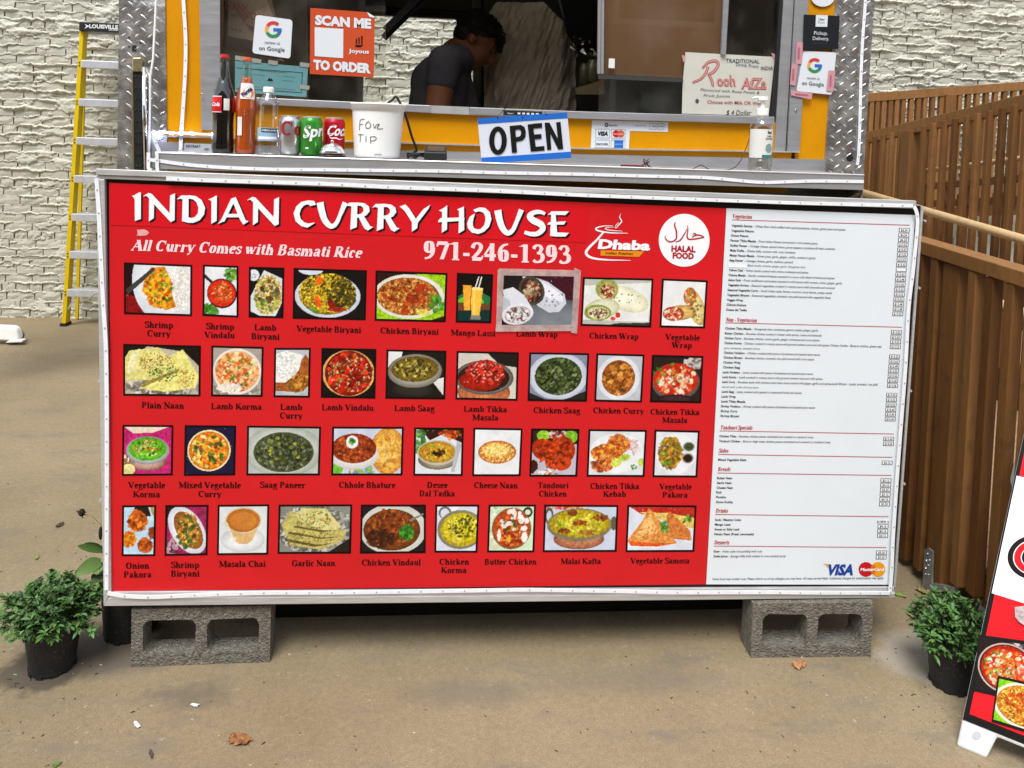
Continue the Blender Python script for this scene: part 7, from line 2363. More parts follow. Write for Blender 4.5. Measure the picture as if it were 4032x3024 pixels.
def cinder(o, u, label, L=.394, H=.176, D=.092, seed=0):
    o = np.array(o, float)
    u = np.array([u[0], u[1], 0.]) / math.hypot(u[0], u[1])
    n = np.array([-u[1], u[0], 0.])
    k = np.array([0, 0, 1.])
    rg = np.random.default_rng(seed)
    b = M()
    P = lambda x, y, z: o + u * x + n * y + k * z
    cells = [(0, L / 2, .034, .017), (L / 2, L, .017, .034)]
    for ci, (x0, x1, wl, wr) in enumerate(cells):
        hx0, hx1, hz0, hz1, r = x0 + wl, x1 - wr, .034, H - .036, .022
        hole, outer = [], []
        N = 6
        for cxs, czs, a0 in ((hx1 - r, hz1 - r, 0), (hx0 + r, hz1 - r, 90), (hx0 + r, hz0 + r, 180), (hx1 - r, hz0 + r, 270)):
            for i in range(N + 1):
                a = math.radians(a0 + 90 * i / N)
                hx_, hz_ = cxs + r * math.cos(a), czs + r * math.sin(a)
                hole.append((hx_, hz_))
                cc = ((x0 + x1) / 2, H / 2)
                dx, dz = math.cos(math.radians(a0 + 90 * i / N)), math.sin(math.radians(a0 + 90 * i / N))
                # push to the rectangle
                if i == N // 2:
                    ox, oz = (x1 if dx > 0 else x0), (H if dz > 0 else 0)
                elif (i < N // 2) == (a0 in (0, 180)):
                    ox, oz = (x1 if dx > 0 else x0), hz_ + (oz_adj := 0)
                else:
                    ox, oz = hx_, (H if dz > 0 else 0)
                outer.append((ox, oz))
        m_ = len(hole)
        jit = lambda: rg.uniform(-.0012, .0012)
        vs = [P(x + jit(), jit(), z + jit()) for x, z in hole] + [P(x, jit() if 0 < x < L else 0, z) for x, z in outer]
        vs += [P(x, D, z) for x, z in hole] + [P(x, D, z) for x, z in outer]
        fs = []
        for i in range(m_):
            j = (i + 1) % m_
            fs += [(i, j, m_ + j, m_ + i), (2 * m_ + j, 2 * m_ + i, 3 * m_ + i, 3 * m_ + j), (j, i, 2 * m_ + i, 2 * m_ + j)]
            ax, az = outer[i]
            bx, bz = outer[j]
            on_edge = (az == bz and az in (0, H)) or (ax == bx and ((ax == 0) or (ax == L)))
            if on_edge:
                fs.append((m_ + i, m_ + j, 3 * m_ + j, 3 * m_ + i))
        b.add(vs, fs)
    ob = b.build('cinder_block', BLK, None, loc=P(L / 2, D / 2, 0))
    fix_normals(ob)
    tag(ob, label, 'cinder block', 'cinder blocks under the menu board')
    return ob


l0, l1 = onZ(515, 2627, 0), onZ(1062, 2608, 0)
cinder(l0 + (0, 0, .001), (l1 - l0), 'rough grey cinder block under the left end of the menu board', L=float(np.linalg.norm(l1 - l0)), D=.072, seed=1)
r0, r1 = onZ(2955, 2590, 0), onZ(3428, 2585, 0)
cinder(r0 + (0, 0, .001), (r1 - r0) + np.array([0, -.0, 0]), 'grey cinder block with a bare left side under the right end of the menu board', L=float(np.linalg.norm(r1 - r0)), D=.085, seed=2)


# ================================================================== LADDER
LYY = float(onZ(250, 1284, 0)[1])
YF = mat('yellow_fibreglass', hx('d4b404'), rough=.45, var=.08, vscale=12)
LAL = mat('ladder_aluminium', (0.66, 0.67, 0.68), rough=.4, metal=.6, var=.1, vscale=20)
ladder = empty('step_ladder', onZ(300, 1284, 0), 'yellow stepladder with aluminium treads and black top cap standing before the brick wall', 'ladder')
top = onY(322, 120, LYY)
bot = onY(251, 1284, LYY)
bot[2] = 0.0
dirv = top - bot
wR = .56


def rail_at(z, side=0):
    t = (z - bot[2]) / dirv[2]
    p = bot + dirv * t
    if side:
        p = np.array([bot[0] * 2 + wR - p[0], p[1], p[2]])
    return p


for side in (0, 1):
    p0, p1 = rail_at(0.012, side), rail_at(top[2], side)
    b = M()
    b.beam(p0, p1, .030, .006, up=(0, 1, 0))
    b.beam(p0 + (.014 * (1 - 2 * side), .035, 0), p1 + (.014 * (1 - 2 * side), .035, 0), .006, .064, up=(0, 1, 0))
    b.build('side_rail', YF, ladder)
    b = M()
    b.beam(p0 + (0, .03, -.012), p0 + (0, .03, .012), .05, .09, up=(0, 1, 0))
    b.build('rubber_foot', DARK, ladder)
    q0, q1 = rail_at(0, side) + (0, .22, .01), rail_at(top[2] - .03, side) + (0, .06, 0)
    b = M()
    b.beam(q0, q1, .025, .02, up=(0, 1, 0))
    b.build('rear_leg', YF, ladder)
for y in (238, 390, 542, 692, 843, 991, 1141):
    z = float(onY(320, y + 14, LYY)[2])
    a, c = rail_at(z), rail_at(z, 1)
    b = M()
    b.box((a[0] + .012, LYY - .006, z - .028), (c[0] - .012, LYY + .078, z + .030))
    o = b.build('ladder_step', LAL, ladder, bevel=.003)
    b = M()
    for k in range(6):
        b.box((a[0] + .02, LYY - .004 + k * .013, z + .030), (c[0] - .02, LYY + .002 + k * .013, z + .034))
    b.build('tread_grip', LAL, o, kind='stuff')
    b = M()
    for dz in (-.012, .012):
        b.box((a[0] - .006, LYY - .008, z + dz - .004), (a[0] + .003, LYY - .002, z + dz + .004))
    b.build('step_rivets', mat('dark_rivet', hx('5c4c20'), rough=.4, metal=.6), o)
b = M()
a = rail_at(.23)
b.beam(rail_at(.12) + (.01, .01, 0), a + (.12, .01, .08), .012, .004, up=(0, 1, 0))
b.build('diagonal_brace', LAL, ladder)
cp = [onY(x, y, LYY - .02) for x, y in ((313, 122), (313, 86))]
b = M()
b.box((cp[0][0], LYY - .03, cp[0][2]), (cp[0][0] + wR - .16, LYY + .13, cp[1][2]))
cap = b.build('top_cap', BLACKP, ladder, bevel=.004)
b = M()
sans(b, 'LOUISVILLE', lambda u, v, k=0: onY(408 + u * 15, 112 + u * .6 - v * 15, LYY - .032), .045, width=114 / 15)
b.add([onY(x, y, LYY - .032) for x, y in ((333, 94), (352, 103), (333, 113), (340, 103))], [(0, 1, 2, 3)])
sans(b, 'STEP LADDERS', lambda u, v, k=0: onY(447 + u * 6, 121 - v * 6, LYY - .032), .02, width=36 / 6)
b.build('cap_text', PAPER, cap)
b = M()
pts = [onY(x, y, LYY - .5) for x, y in ((460, 1145), (400, 1148), (372, 1155), (356, 1172), (356, 1188), (372, 1196), (460, 1198))]
tag(M().tube(pts, .006, 8).build('hose_loop', mat('cream_hose', hx('c8b89a'), rough=.5), None, smooth=True), 'loop of cream coloured hose poking out past the left edge of the menu board', 'hose')

BR0 = mat('grey_pole', (0.3, 0.3, 0.3), rough=.5, metal=.5)
# brown post at the far left, white floor fitting
b = M()
px_ = onY(-30, 800, 2.4)
x_, z_ = onY(-22, 400, 2.4)[0], onY(0, 895, 2.4)[2]
bn = empty('standing_banner', (x_ - .25, 2.4, 0), 'edge of a brown and red banner at the extreme left of the yard', 'banner')
M().box((x_ - .5, 2.4, z_), (x_ + .008, 2.42, 3.1)).build('banner_cloth', mat('brown_banner', hx('6a5040'), rough=.7), bn)
M().box((x_ - .5, 2.4, z_ - .09), (x_ + .002, 2.42, z_ - .001)).build('banner_hem', mat('red_banner', hx('a82420'), rough=.7), bn)
M().tube([(x_ - .25, 2.43, 0), (x_ - .25, 2.43, 3.12)], .02, 10).build('banner_pole', BR0, bn)
gp = onZ(40, 1352, 0)
fit = empty('floor_fitting', gp, 'rounded white plastic fitting with green disc lying on the concrete by the wall', 'fitting')
Yf = gp[1]
o = slab(rrect([(-70, 1284), (60, 1288), (78, 1342), (-70, 1340)], 22, 6), Yf - .05, .07).build('fitting_shell', WHITEP, fit, bevel=.012)
b = M()
b.prism([onY(x, y, Yf - .06) for x, y in ((40, 1338), (88, 1340), (86, 1348), (20, 1350))], (0, .05, 0))
b.build('fitting_flange', WHITEP, fit, bevel=.003)
b = M()
c = onY(66, 1320, Yf + .03)
b.add([c + (0, .035 * math.cos(t), 0) + (.035 * math.sin(t) * .8, 0, .04 * math.cos(t)) for t in np.linspace(0, 6.283, 25)[:-1]], [tuple(range(24))])
b.lathe([(.0001, -.035), (.045, -.03), (.05, 0), (.035, .03), (.0001, .04)], c, 20)
b.build('green_cap', mat('dark_green_plastic', hx('1c5c3c'), rough=.4), fit, smooth=True)
b = M()
b.box(onY(-70, 1354, Yf - .02), onY(100, 1346, Yf + .05))
b.build('fitting_base', DARK, fit)


# ================================================================== PLANTS
POT = mat('black_nursery_pot', (0.016, 0.016, 0.017), rough=.5, var=.2, vscale=30, speck=.3, sscale=120, speckcol=(.12, .11, .1))
SOIL = mat('dark_potting_soil', (0.03, 0.02, 0.012), rough=.95)
LEAF = mat('green_leaf', (0.035, 0.075, 0.022), rough=.5, attr=True, spec=.35)


def leaf(b, p, d, up, L, W, col, fold=.25, nseg=3, droop=.3):
    d = d / np.linalg.norm(d)
    s = np.cross(d, up)
    s /= np.linalg.norm(s) + 1e-9
    n = np.cross(s, d)
    vs, k = [], nseg
    for i in range(k + 1):
        t = i / k
        w_ = W * math.sin(math.pi * min(1, (t * .86 + .10))) ** .8 * (1 if i < k else .08)
        c = p + d * L * t - np.array([0, 0, 1.]) * droop * L * t * t
        vs += [c - s * w_ / 2 + n * fold * w_ * .5, c, c + s * w_ / 2 + n * fold * w_ * .5]
    fs = []
    for i in range(k):
        a = i * 3
        fs += [(a, a + 1, a + 4, a + 3), (a + 1, a + 2, a + 5, a + 4)]
    b.add(vs, fs, col)


def pot(c, rb, rt, h, t):
    b = M()
    b.lathe([(.0001, .002), (rb - .006, .002), (rb, .006), (rb * 1.01, .02), (rt, h * .93), (rt + .004, h * .93), (rt + .004, h), (rt - .004, h), (rt - .006, h * .9), (.0001, h * .9)], c, 40)
    o = b.build('flower_pot', POT, t, smooth=False)
    b = M()
    for k in range(10):
        a = k * 2 * math.pi / 10 + .2
        q = c + np.array([math.cos(a) * (rb + .0005), math.sin(a) * (rb + .0005), .007])
        tt = np.array([-math.sin(a), math.cos(a), 0]) * .009
        nn = np.array([math.cos(a), math.sin(a), 0]) * .0012
        b.hexa([q - tt - nn - (0, 0, .006), q + tt - nn - (0, 0, .006), q + tt + nn - (0, 0, .006), q - tt + nn - (0, 0, .006)], [q - tt - nn + (0, 0, .006), q + tt - nn + (0, 0, .006), q + tt + nn + (0, 0, .006), q - tt + nn + (0, 0, .006)])
    b.build('drain_slots', DARK, o, kind='stuff')
    return o


def bush(c, h, R, HH, t, n, seed, sk=0.0):
    rg = np.random.default_rng(seed)
    b, st = M(), M()
    cc = c + np.array([0, 0, h + HH * .30])
    for k in range(n):
        a, e = rg.uniform(0, 2 * math.pi), math.asin(rg.uniform(-.55, 1))
        d = np.array([math.cos(e) * math.cos(a), math.cos(e) * math.sin(a), math.sin(e)])
        rr = rg.uniform(.70, 1.05) * (1 + .12 * math.sin(5 * a + seed) + .08 * math.sin(9 * a + 3 * e))
        tip = cc + d * np.array([R, R * .9, HH]) * rr
        st.tube([cc + (tip - cc) * .25 - (0, 0, HH * .25), tip], .0012, 3, caps=False)
        base = np.array([0.066, 0.145, 0.036]) * rg.uniform(.5, 1.5)
        for q in range(int(rg.integers(6, 10))):
            aa = rg.uniform(0, 2 * math.pi)
            side = np.array([math.cos(aa), math.sin(aa), rg.uniform(-.2, .7)])
            dd = d * .6 + side
            L_ = rg.uniform(.013, .027)
            col = tuple(base * rg.uniform(.8, 1.25) * np.array([rg.uniform(.85, 1.2), 1, rg.uniform(.8, 1.1)]))
            leaf(b, tip - d * rg.uniform(0, .022), dd, np.array([0, 0, 1.]) + rg.normal(size=3) * .3, L_, L_ * .40, col, .35, 3, rg.uniform(0, .35))
    f = b.build('foliage', LEAF, t, kind='stuff')
    st.build('stems', mat('green_stem', (0.05, 0.08, 0.03), rough=.7), t, kind='stuff')
    return f


c = onZ(207, 2622, 0)
t = empty('potted_plant', c, 'bushy green plant in a black nursery pot left of the menu board', 'potted plant', 'potted plants')
pot(c, .062, .077, .155, t)
bush(c, .150, .135, .085, t, 350, 3)
c = onZ(3742, 2692, 0)
t = empty('potted_plant', c, 'bushy green plant in a black nursery pot between the menu board and the folding sign', 'potted plant', 'potted plants')
pot(c, .058, .072, .150, t)
bush(c, .145, .122, .095, t, 330, 9)
c = onZ(480, 2530, 0) + np.array([.0, .06, 0])
t = empty('potted_plant', c, 'taller plant with a few broad leaves in a black pot half hidden behind the board', 'potted plant', 'potted plants')
pot(c, .075, .088, .20, t)
b = M()
rg = np.random.default_rng(3)
g1 = (0.11, 0.20, 0.05)


def leafpx(x0, y0, x1, y1, W, Y, col, droop=.2):
    a, e = onY(x0, y0, Y), onY(x1, y1, Y - .05)
    o = M()
    leaf(o, a, e - a + np.array([0, 0, droop * np.linalg.norm(e - a)]), np.array([0, -.8, .6]), float(np.linalg.norm(e - a)) * 1.05, W, col, .3, 7, droop)
    o.build('broad_leaf', LEAF, t, smooth=True)


leafpx(402, 2172, 303, 2148, .022, .10, g1, .1)
leafpx(404, 2160, 330, 2138, .016, .12, (0.12, 0.22, 0.06), .1)
leafpx(398, 2215, 300, 2258, .045, .08, (0.10, 0.17, 0.04), .25)
leafpx(402, 2270, 366, 2300, .045, .08, (0.06, 0.10, 0.03), .25)
leafpx(404, 2225, 380, 2262, .05, .09, (0.12, 0.20, 0.05), .25)
leafpx(400, 2330, 372, 2308, .03, .09, (0.08, 0.14, 0.04), .2)
b = M()
for (x0, y0), (x1, y1) in (((470, 2320), (398, 2215)), ((480, 2320), (400, 2168)), ((480, 2325), (402, 2275))):
    b.tube([onY(x0, y0, .1), onY((x0 + x1) / 2, (y0 + y1) / 2 - 12, .1), onY(x1, y1, .09)], .0025, 6)
b.build('leaf_stalk', mat('green_stem', (0.05, 0.08, 0.03)), t)
b = M()
b.tube([onY(480, 2320, .12), onY(420, 2120, .12), onY(398, 2066, .12), onY(362, 2032, .12), onY(332, 2024, .12)], .0011, 5)
dk = b.build('dry_stalk', mat('dry_brown', hx('8a7450'), rough=.9), t)
b = M()
b.blob(onY(322, 2018, .12), (.010, .010, .012), 6)
for k in range(10):
    q = onY(322, 2018, .12)
    b.tube([q, q + rg.uniform(-.016, .016, 3)], [.003, .001], 4)
b.blob(onY(396, 2100, .12), (.006, .006, .022), 6)
b.build('seed_head', mat('dark_seed', hx('2c2418'), rough=.9), dk)


# ================================================================== WOODEN RAMP
def wood(name, c, v=.16):
    return mat(name, c, rough=.65, var=v, vscale=7, stretch=(7, 7, .8), bump=.25, bscale=30, speck=.35, sscale=14, speckcol=tuple(x * .45 for x in c))


W1 = wood('stained_cedar', (0.18, 0.077, 0.019))
W2 = wood('stained_cedar_light', (0.24, 0.108, 0.030))
W3 = wood('stained_cedar_dark', (0.125, 0.048, 0.010))
W4 = wood('pale_handrail_wood', (0.55, 0.38, 0.19), .1)
WD = mat('deck_board_wood', (0.34, 0.21, 0.12), rough=.7, var=.2, vscale=6, stretch=(.8, 8, 8), bump=.2)
ramp = empty('wooden_ramp', onZ(3745, 2325, 0), 'brown stained wooden access ramp with slatted guard rails and pale round handrails', 'ramp')
ga = onX(3640, 2242, 1.62)
gb = onX(3960, 2402, 1.62)
dA = np.array([0, 1., 0])
nA = np.array([1., 0, 0])
at_A = lambda x, y, o=0.0: onP(x, y, ga + nA * o, nA)


def seg3(name, p, q, wd, ht, m, up=(0, 0, 1)):
    return M().beam(p, q, wd, ht, up).build(name, m, ramp, bevel=.003)


# near guard rail
ra, rb = at_A(3600, 955), at_A(4032, 1088)
dr = (rb - ra) / np.linalg.norm(rb - ra)
ra2, rb2 = ra - dr * 1.6, rb + dr * .16
seg3('top_rail', ra2, rb2, .088, .050, W2)


def on_line(p, a, b_):
    """height of the line a-b above ground position p"""
    t = np.dot((p - a)[:2], (b_ - a)[:2]) / np.dot((b_ - a)[:2], (b_ - a)[:2])
    return a[2] + (b_[2] - a[2]) * t


for k, (x, y, wpx) in enumerate(((3420, 2140, 56), (3497, 2175, 56), (3568, 2207, 56), (3625, 2240, 58), (3773, 2303, 56), (3838, 2338, 60), (3916, 2380, 66), (3998, 2425, 70), (4085, 2475, 74))):
    p = at_A(x, y, -.02)
    s = float(np.linalg.norm(p - CPOS)) / FPX
    q = p.copy()
    q[2] = on_line(p, ra, rb) - .028
    p[2] = max(.03, p[2])
    seg3('baluster', p, q, .040, .040, (W1, W2, W3)[k % 3], up=nA)
p = onP(3712, 2325, ga + nA * .01, nA)
q = p.copy()
p[2] = .02
q[2] = on_line(p, ra, rb) - .028
seg3('rail_post', p, q, .088, .088, W1, up=nA)
BR = mat('galvanized_bracket', (0.36, 0.37, 0.38), rough=.5, metal=.7, var=.2, vscale=30)
br = M()
br.prism([at_A(x, y, -.052) for x, y in ((3640, 2162), (3655, 2157), (3672, 2170), (3668, 2315), (3632, 2302))], nA * .006)
br.prism([at_A(x, y, -.053) for x, y in ((3632, 2296), (3668, 2296), (3745, 2312), (3745, 2330), (3668, 2328), (3632, 2312))], nA * .03)
o = br.build('post_bracket', BR, ramp)
b = M()
for x, y in ((3652, 2180), (3648, 2205), (3660, 2205), (3646, 2235), (3656, 2225), (3644, 2260), (3656, 2262)):
    b.blob(at_A(x, y, -.054), .0035, 5)
b.build('bracket_nails', CHROME, o)
# far side of the ramp deck and its guard
fz = .20
f0, f1 = onZ(3640, 1442, fz), onZ(3990, 1622, fz)
dB = f0 - f1
dB[2] = 0
dB /= np.linalg.norm(dB)
nB = np.array([-dB[1], dB[0], 0.])
if nB[0] > 0:
    nB = -nB           # towards the near rail
at_B = lambda x, y, o=0.0: onP(x, y, f1 + nB * o, nB)
ys = np.arange(f1[1] - 1.75, f0[1] + .45, .102)
for k, y in enumerate(ys):
    tA = (y - ga[1]) / dA[1]
    pa = ga + dA * tA + nA * .03
    pa[2] = fz - .012
    pa[1] = y
    tB = (y - f1[1]) / dB[1]
    pb = f1 + dB * tB
    pb[2] = fz - .012
    pb[1] = y
    if pb[0] < pa[0] + .1:
        continue
    seg3('deck_board', pa, pb, .096, .026, WD)
seg3('rim_joist', np.array([ga[0] + .045, -.25, .12]), np.array([ga[0] + .045, 2.4, .12]), .035, .12, W3)
# tall guard of the upper run
ta, tb_ = at_B(3410, 545), at_B(4032, 405)
dt = (tb_ - ta) / np.linalg.norm(tb_ - ta)
seg3('top_rail', ta - dt * .5, tb_ + dt * .9, .05, .085, W2)
ga2, gb2 = at_B(3790, 1268), at_B(4032, 1345)
xs = [3370, 3402 + 13, 3447, 3479, 3514, 3548, None, 3641, 3679, 3721, 3763, 3810, 3855, 3900, 3950, 3998, 4048, 4105, 4165]
for k, x in enumerate(xs):
    if x is None:
        continue
    yy = 545 - (x - 3410) * .225
    p = at_B(x, yy + 10, .03)
    q = p.copy()
    q[2] = on_line(p, ta, tb_) - .01
    p = p.copy()
    p[2] = .42
    seg3('baluster', p, q, .032, .036, (W2, W1, W3, W1)[k % 4], up=nB)
p = at_B(3592, 520, .0)
q = p.copy()
q[2] = on_line(p, ta, tb_) - .02
p[2] = .2
seg3('rail_post', p, q, .115, .10, W1, up=nB)
p0, p1 = f0 + dB * .3, f1 - dB * .9
seg3('skirt_board', np.array([p0[0] + .05, p0[1], .33]), np.array([p1[0] + .05, p1[1], .33]), .03, .26, W3)
# second baluster row on the far side of the upper run, seen through the gaps
for k in range(0, 26, 2):
    p = f1 + dB * (-.9 + k * .115) - nB * .55
    z = on_line(p, ta, tb_)
    seg3('baluster', np.array([p[0], p[1], .5]), np.array([p[0], p[1], z - .35]), .045, .04, (W3, W1)[k % 2], up=nB)
a, c = f1 - dB * 1.0 - nB * .55, f1 + dB * 2.0 - nB * .55
for dz in (.36, .50):
    aa, cc_ = a.copy(), c.copy()
    aa[2], cc_[2] = on_line(a, ta, tb_) - dz, on_line(c, ta, tb_) - dz
    seg3('mid_rail', aa, cc_, .04, .05, W3)


def hrail(p, q, r, name='round_handrail'):
    o = M().tube([p, p + (q - p) * .5, q], r, 14).build(name, W4, ramp, smooth=True)
    return o


p, q = at_B(3395, 757, .10), at_B(4032, 944, .10)
d_ = (q - p) / np.linalg.norm(q - p)
hrail(p - d_ * .4, q + d_ * 1.0, .026)
p, q = at_B(3655, 672, -.14), at_B(4022, 624, -.14)
d_ = (q - p) / np.linalg.norm(q - p)
hrail(p - d_ * .3, q + d_ * .6, .017)
p, q = at_A(3666, 1100, .12), at_A(4025, 1235, .12)
d_ = (q - p) / np.linalg.norm(q - p)
hrail(p - d_ * .2, q + d_ * .5, .022)
# rearmost guard, near the brick wall
CYY = WYY - .30
ta2, tb2 = onY(3425, 384, CYY), onY(4032, 338, CYY)
d_ = (tb2 - ta2) / np.linalg.norm(tb2 - ta2)
seg3('top_rail', ta2 - d_ * .6, tb2 + d_ * .9, .05, .075, W2)
for k, x in enumerate((3395, 3430, 3453, 3478, 3504, 3529, 3555, 3586, 3614, 3640, 3670, 3704, None, 3776, 3810, 3844, 3880, 3916, 3952, 3988, 4025, 4062, 4100)):
    if x is None:
        continue
    p = onY(x, 400, CYY)
    q = p.copy()
    q[2] = on_line(p, ta2, tb2) - .03
    p[2] = q[2] - 1.0
    seg3('baluster', p, q, .038, .040, (W1, W2)[k % 2], up=(0, 1, 0))
p = onY(3733, 400, CYY)
q = p.copy()
q[2] = on_line(p, ta2, tb2) - .03
p[2] = 0
seg3('rail_post', p, q, .095, .09, W1, up=(0, 1, 0))
q = onY(3425, 560, CYY)
seg3('upper_rim_board', np.array([ta2[0] - .6, CYY + .05, ta2[2] - 1.0]), np.array([tb2[0] + .9, CYY + .05, tb2[2] - 1.0]), .04, .2, W3)


# ================================================================== FOLDING SIGN
sA = onZ(3766, 2938, 0)
sB = onZ(4032, 3050, 0)
su = (sB - sA) / np.linalg.norm(sB - sA)
sn = np.array([-su[1], su[0], 0.])
if sn[1] < 0:
    sn = -sn
th = math.radians(20)
se = np.array([0, 0, 1.]) * math.cos(th) + sn * math.sin(th)
sN = np.cross(su, se)
if sN[1] > 0:
    sN = -sN
sgn = empty('folding_sign', sA, 'red, white and black A-frame sign with curry pictures standing at the right edge', 'folding sign')
SP = lambda x, y, o=0.0: onP(x, y, sA + sN * o, sN)
WS = .72
HS = 1.12
_e = SP(4032, 1704) - sA
KAP = float(np.dot(_e, su) / np.dot(_e, se))
print('taper', KAP)
P2 = lambda a, h, o=0.0: sA + su * (a + KAP * h * (1 - 2 * a / WS)) + se * h + sN * o
LW = mat('white_moulded_plastic', hx('d0d2d2'), rough=.5, var=.08, vscale=14, bump=.3, bscale=30)
b = M()
b.prism([P2(0, 0), P2(.07, 0), P2(.085, .06), P2(WS - .085, .06), P2(WS - .07, 0), P2(WS, 0), P2(WS, HS), P2(0, HS)], -sN * .022)
b.build('front_panel', LW, sgn, bevel=.006)
b = M()
off = sn * (2 * math.sin(th) * HS)
e2 = np.array([0, 0, 1.]) * math.cos(th) - sn * math.sin(th)
Q2 = lambda a, h: sA + off + su * (a + KAP * h * (1 - 2 * a / WS)) + e2 * h
b.prism([Q2(0, 0), Q2(.07, 0), Q2(.085, .06), Q2(WS - .085, .06), Q2(WS - .07, 0), Q2(WS, 0), Q2(WS, HS), Q2(0, HS)], sn * .02)
b.build('back_panel', LW, sgn, bevel=.006)
# printed sheet
sBL = SP(3784, 2830, .001)
hb = float(np.dot(sBL - sA, se))
b = M()
b.prism([P2(.001, hb, .002), P2(WS - .001, hb, .002), P2(WS - .001, HS - .05, .002), P2(.001, HS - .05, .002)], -sN * .001)
b.build('sheet_border', BLACKM, sgn)
rd = mat('sign_red_print', hx('e01c24'), rough=.35)
zt1 = float(np.dot(SP(3890, 2330) - sA, se))
zt2 = float(np.dot(SP(3990, 1870) - sA, se))
b = M()
b.add([P2(.014, hb + .02, .003), P2(WS - .02, hb + .02, .003), P2(WS - .02, HS - .07, .003), P2(.014, HS - .07, .003)], [(0, 1, 2, 3)])
b.build('red_sheet', rd, sgn)
b = M()
b.add([P2(.006, zt1, .004), P2(WS - .006, zt1, .004), P2(WS - .006, zt2, .004), P2(.006, zt2, .004)], [(0, 1, 2, 3)])
b.build('white_band', PUREW, sgn)
for kk, (mm, ro, off_) in enumerate(((BLACKM, 1.0, .0045), (PUREW, .80, .005), (rd, .76, .0055))):
    b = M()
    cx_, cy_ = 4075, 2195
    o_ = [SP(cx_ + 108 * ro * math.cos(a), cy_ + (88 * ro) * math.sin(a), off_) for a in np.linspace(0, 2 * math.pi, 41)]
    i_ = [SP(cx_ + 108 * (.30 + (1 - ro) * .9) * math.cos(a), cy_ + 88 * (.30 + (1 - ro) * .9) * math.sin(a), off_) for a in np.linspace(0, 2 * math.pi, 41)]
    for qd in stripq(o_, i_):
        b.add(qd, [(0, 1, 2, 3)])
    b.build('sign_letter', mm, sgn)
im = paint([d for d in DISH[17 - 1][1]], 150, 150, 901)
im = paint([('b', '2c2420'), ('s', 40, .8, .1, .3, .15, .08, 1.5, ['c8b8c0', '8c7c80', '483c38']), ('e', .52, .5, .52, .47, 'b8a49c'), ('e', .52, .5, .49, .44, '3c2420'), ('g', .52, .5, .46, .42, 'c83c14', 'a02810'),
            ('s', 190, .55, .52, .38, .36, .05, 1.5, ['e0541c', 'f08c48', 'f4d4b0', 'c83410', 'd86020', 'b82c10', 'f0e0d0']), ('s', 30, .4, .5, .3, .3, .03, 1.4, HERB)], 150, 150, 77)
p = art_mesh('dish_picture', [(3860, 2510), (4075, 2545), (3842, 2712), (4060, 2760)], im, SP, .0048, sgn)
b = M()
b.add([SP(x, y, .0042) for x, y in ((3834, 2722), (4070, 2775), (4085, 2530), (3852, 2498))], [(0, 1, 2, 3)])
b.build('picture_border', BLACKM, p)
im = paint([('b', '86b820'), ('g', .5, .5, .56, .52, 'ecebe0', 'd0ccb8'), ('g', .5, .5, .50, .46, 'c88c38', 'b07c28'), ('s', 420, .5, .5, .46, .42, .028, 2, ['e0b040', 'b87828', 'f0d068', 'a8541c', 'd89838', '8c4818']), ('s', 20, .5, .5, .35, .3, .07, 1.2, ['a84018', 'c05820'])], 150, 130, 78)
p = art_mesh('dish_picture', [(3935, 2672), (4150, 2722), (3912, 2832), (4130, 2900)], im, SP, .0062, sgn)
b = M()
b.add([SP(x, y, .0056) for x, y in ((3904, 2842), (4140, 2915), (4160, 2712), (3928, 2660))], [(0, 1, 2, 3)])
b.build('picture_border', BLACKM, p)
M().prism([SP(x, y, .006) for x, y in ((3995, 2390), (4040, 2385), (4040, 2465), (4012, 2448), (3998, 2430))], sN * .003).build('crumpled_tape', mat('crumpled_clear_tape', hx('b8a8a8'), rough=.3, var=.5, vscale=90, bump=1, bscale=90), sgn)
disc(3846, 2896, 16, .0015, mat('grey_plastic_dimple', hx('b8baba'), rough=.6), 'panel_dimple', sgn, plane=SP)


# ================================================================== LITTER ON THE GROUND
def crumple(px, py, L, W, m, name, label, cat, seed, ht=.012):
    rg = np.random.default_rng(seed)
    c = onZ(px, py, .002)
    n, k = 9, 6
    vs = []
    a = rg.uniform(0, 6.28)
    for j in range(k + 1):
        for i in range(n + 1):
            u, v = i / n - .5, j / k - .5
            r = 1 - .35 * rg.random() if i in (0, n) or j in (0, k) else 1
            x, y = u * L * r, v * W * r * (1 - 1.6 * u * u) * (.55 + .9 * rg.random() if j in (0, k) else 1)
            vs.append(c + (x * math.cos(a) - y * math.sin(a), x * math.sin(a) + y * math.cos(a), .001 + ht * rg.random() * (1 - abs(v))))
    fs = [(j * (n + 1) + i, j * (n + 1) + i + 1, (j + 1) * (n + 1) + i + 1, (j + 1) * (n + 1) + i) for j in range(k) for i in range(n)]
    o = M().add(vs, fs).build(name, m, None)
    return tag(o, label, cat)


DRYL = mat('dry_brown_leaf', hx('8a5c38'), rough=.8, var=.6, vscale=90)
crumple(945, 2915, .070, .042, DRYL, 'dry_leaf', 'curled brown dry leaf lying on the concrete near the front', 'leaf', 4, .012)
crumple(3145, 2622, .050, .034, mat('tan_dry_leaf', hx('a87850'), rough=.8, var=.2, vscale=50), 'dry_leaf', 'small tan folded leaf just in front of the right cinder block', 'leaf', 6, .016)
crumple(590, 2972, .035, .012, mat('grey_bark', hx('4c463e'), rough=.9), 'bark_chip', 'small grey bark chip on the concrete at the lower left', 'bark')if False else crumple(595, 2972, .035, .010, mat('grey_bark', hx('4c463e'), rough=.9), 'bark_chip', 'small grey bark chip on the concrete at the lower left', 'bark', 8, .006)
WS_ = mat('white_scrap', hx('e0e2e4'), rough=.6)
crumple(540, 2856, .034, .012, WS_, 'paper_scrap', 'white paper scrap on the concrete below the left cinder block', 'scrap', 9, .004)
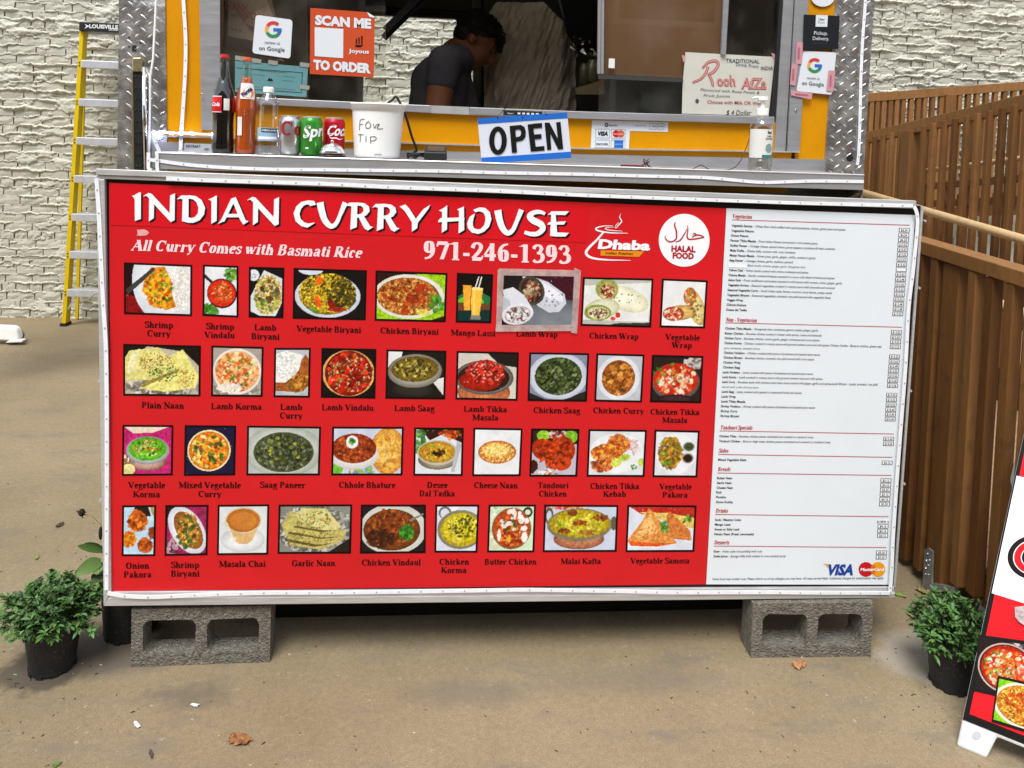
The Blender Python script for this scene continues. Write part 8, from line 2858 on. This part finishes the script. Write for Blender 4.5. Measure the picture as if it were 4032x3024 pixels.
crumple(768, 2778, .026, .012, WS_, 'paper_scrap', 'white fleck of paper in the grey stain in front of the left cinder block', 'scrap', 10, .006)
crumple(224, 3012, .022, .014, mat('green_scrap', hx('5c7834'), rough=.6), 'green_leaf', 'tiny torn green leaf at the bottom left corner', 'leaf', 11, .005)
crumple(145, 2198, .03, .012, mat('lime_scrap', hx('7c9c3c'), rough=.6), 'green_leaf', 'small lime green leaf on the concrete behind the left plant', 'leaf', 12, .006)
crumple(3545, 2345, .05, .02, mat('lime_scrap', hx('7c9c3c')), 'green_leaf', 'green leaf lying by the lower right corner of the menu board', 'leaf', 13, .008)
crumple(3640, 2335, .07, .04, mat('olive_scrap', hx('8a8050'), rough=.7, var=.3, vscale=40), 'dry_leaf', 'olive withered leaf behind the right plant', 'leaf', 14, .02)
crumple(235, 2070, .04, .02, mat('grey_twig', hx('5c5044'), rough=.9), 'twig_bits', 'small dark dry twig on the concrete left of the menu board', 'twig', 15, .012)
rg = np.random.default_rng(12)
b = M()
for k in range(420):
    if k < 200:
        c = onZ(rg.uniform(0, 4032), rg.uniform(2450, 3020), .001)
    elif k < 280:
        c = onZ(rg.uniform(3500, 3900), rg.uniform(2250, 2850), .001)
    else:
        c = onZ(rg.uniform(0, 400), rg.uniform(1300, 2950), .001)
    s, a = rg.uniform(.0010, .0032), rg.uniform(0, 6.28)
    u = np.array([math.cos(a), math.sin(a), 0]) * s * rg.uniform(.8, 2.2)
    v = np.array([-math.sin(a), math.cos(a), 0]) * s * .5
    g_ = rg.choice([.02, .04, .05, .5]) if rg.random() > .2 else .3
    col = (g_, g_ * .85, g_ * .65)
    b.hexa([c - u - v, c + u - v, c + u * .9 + v, c - u + v * .8], [c - u * .6 + (0, 0, s * .5), c + u * .6 + (0, 0, s * .6), c + u * .5 + v * .5 + (0, 0, s * .5), c - u * .5 + v * .5 + (0, 0, s * .4)], col)
tag(b.build('ground_grit', mat('grit_bits', (1, 1, 1), rough=.9, attr=True), None), 'grit and crumbs scattered over the concrete', 'debris', kind='stuff')


# ================================================================== ADDED BUILDING (unseen behind the camera, cuts low front light, feeds reflections)
OB = mat('brown_brick_facade', (0.26, 0.19, 0.14), rough=.8, var=.25, vscale=3)
ob = empty('added_building', (0, -9.5, 0), 'unseen brown brick building added behind the camera to block low light and fill reflections', 'building')
b = M()
b.box((-16, -11, 0), (15, -9.5, 7.2))
b.build('facade', OB, ob)
for fl in range(2):
    for k in range(7):
        x = -14 + k * 4.1
        z = .9 + fl * 2.7
        f = M().box((x, -9.5, z), (x + 1.8, -9.44, z + 1.9)).build('window', mat('cream_window_frame', (.5, .48, .42), rough=.6), ob)
        M().box((x + .1, -9.44, z + .1), (x + 1.7, -9.42, z + 1.8)).build('pane', mat('dark_window_glass', (.02, .025, .03), rough=.1), f)
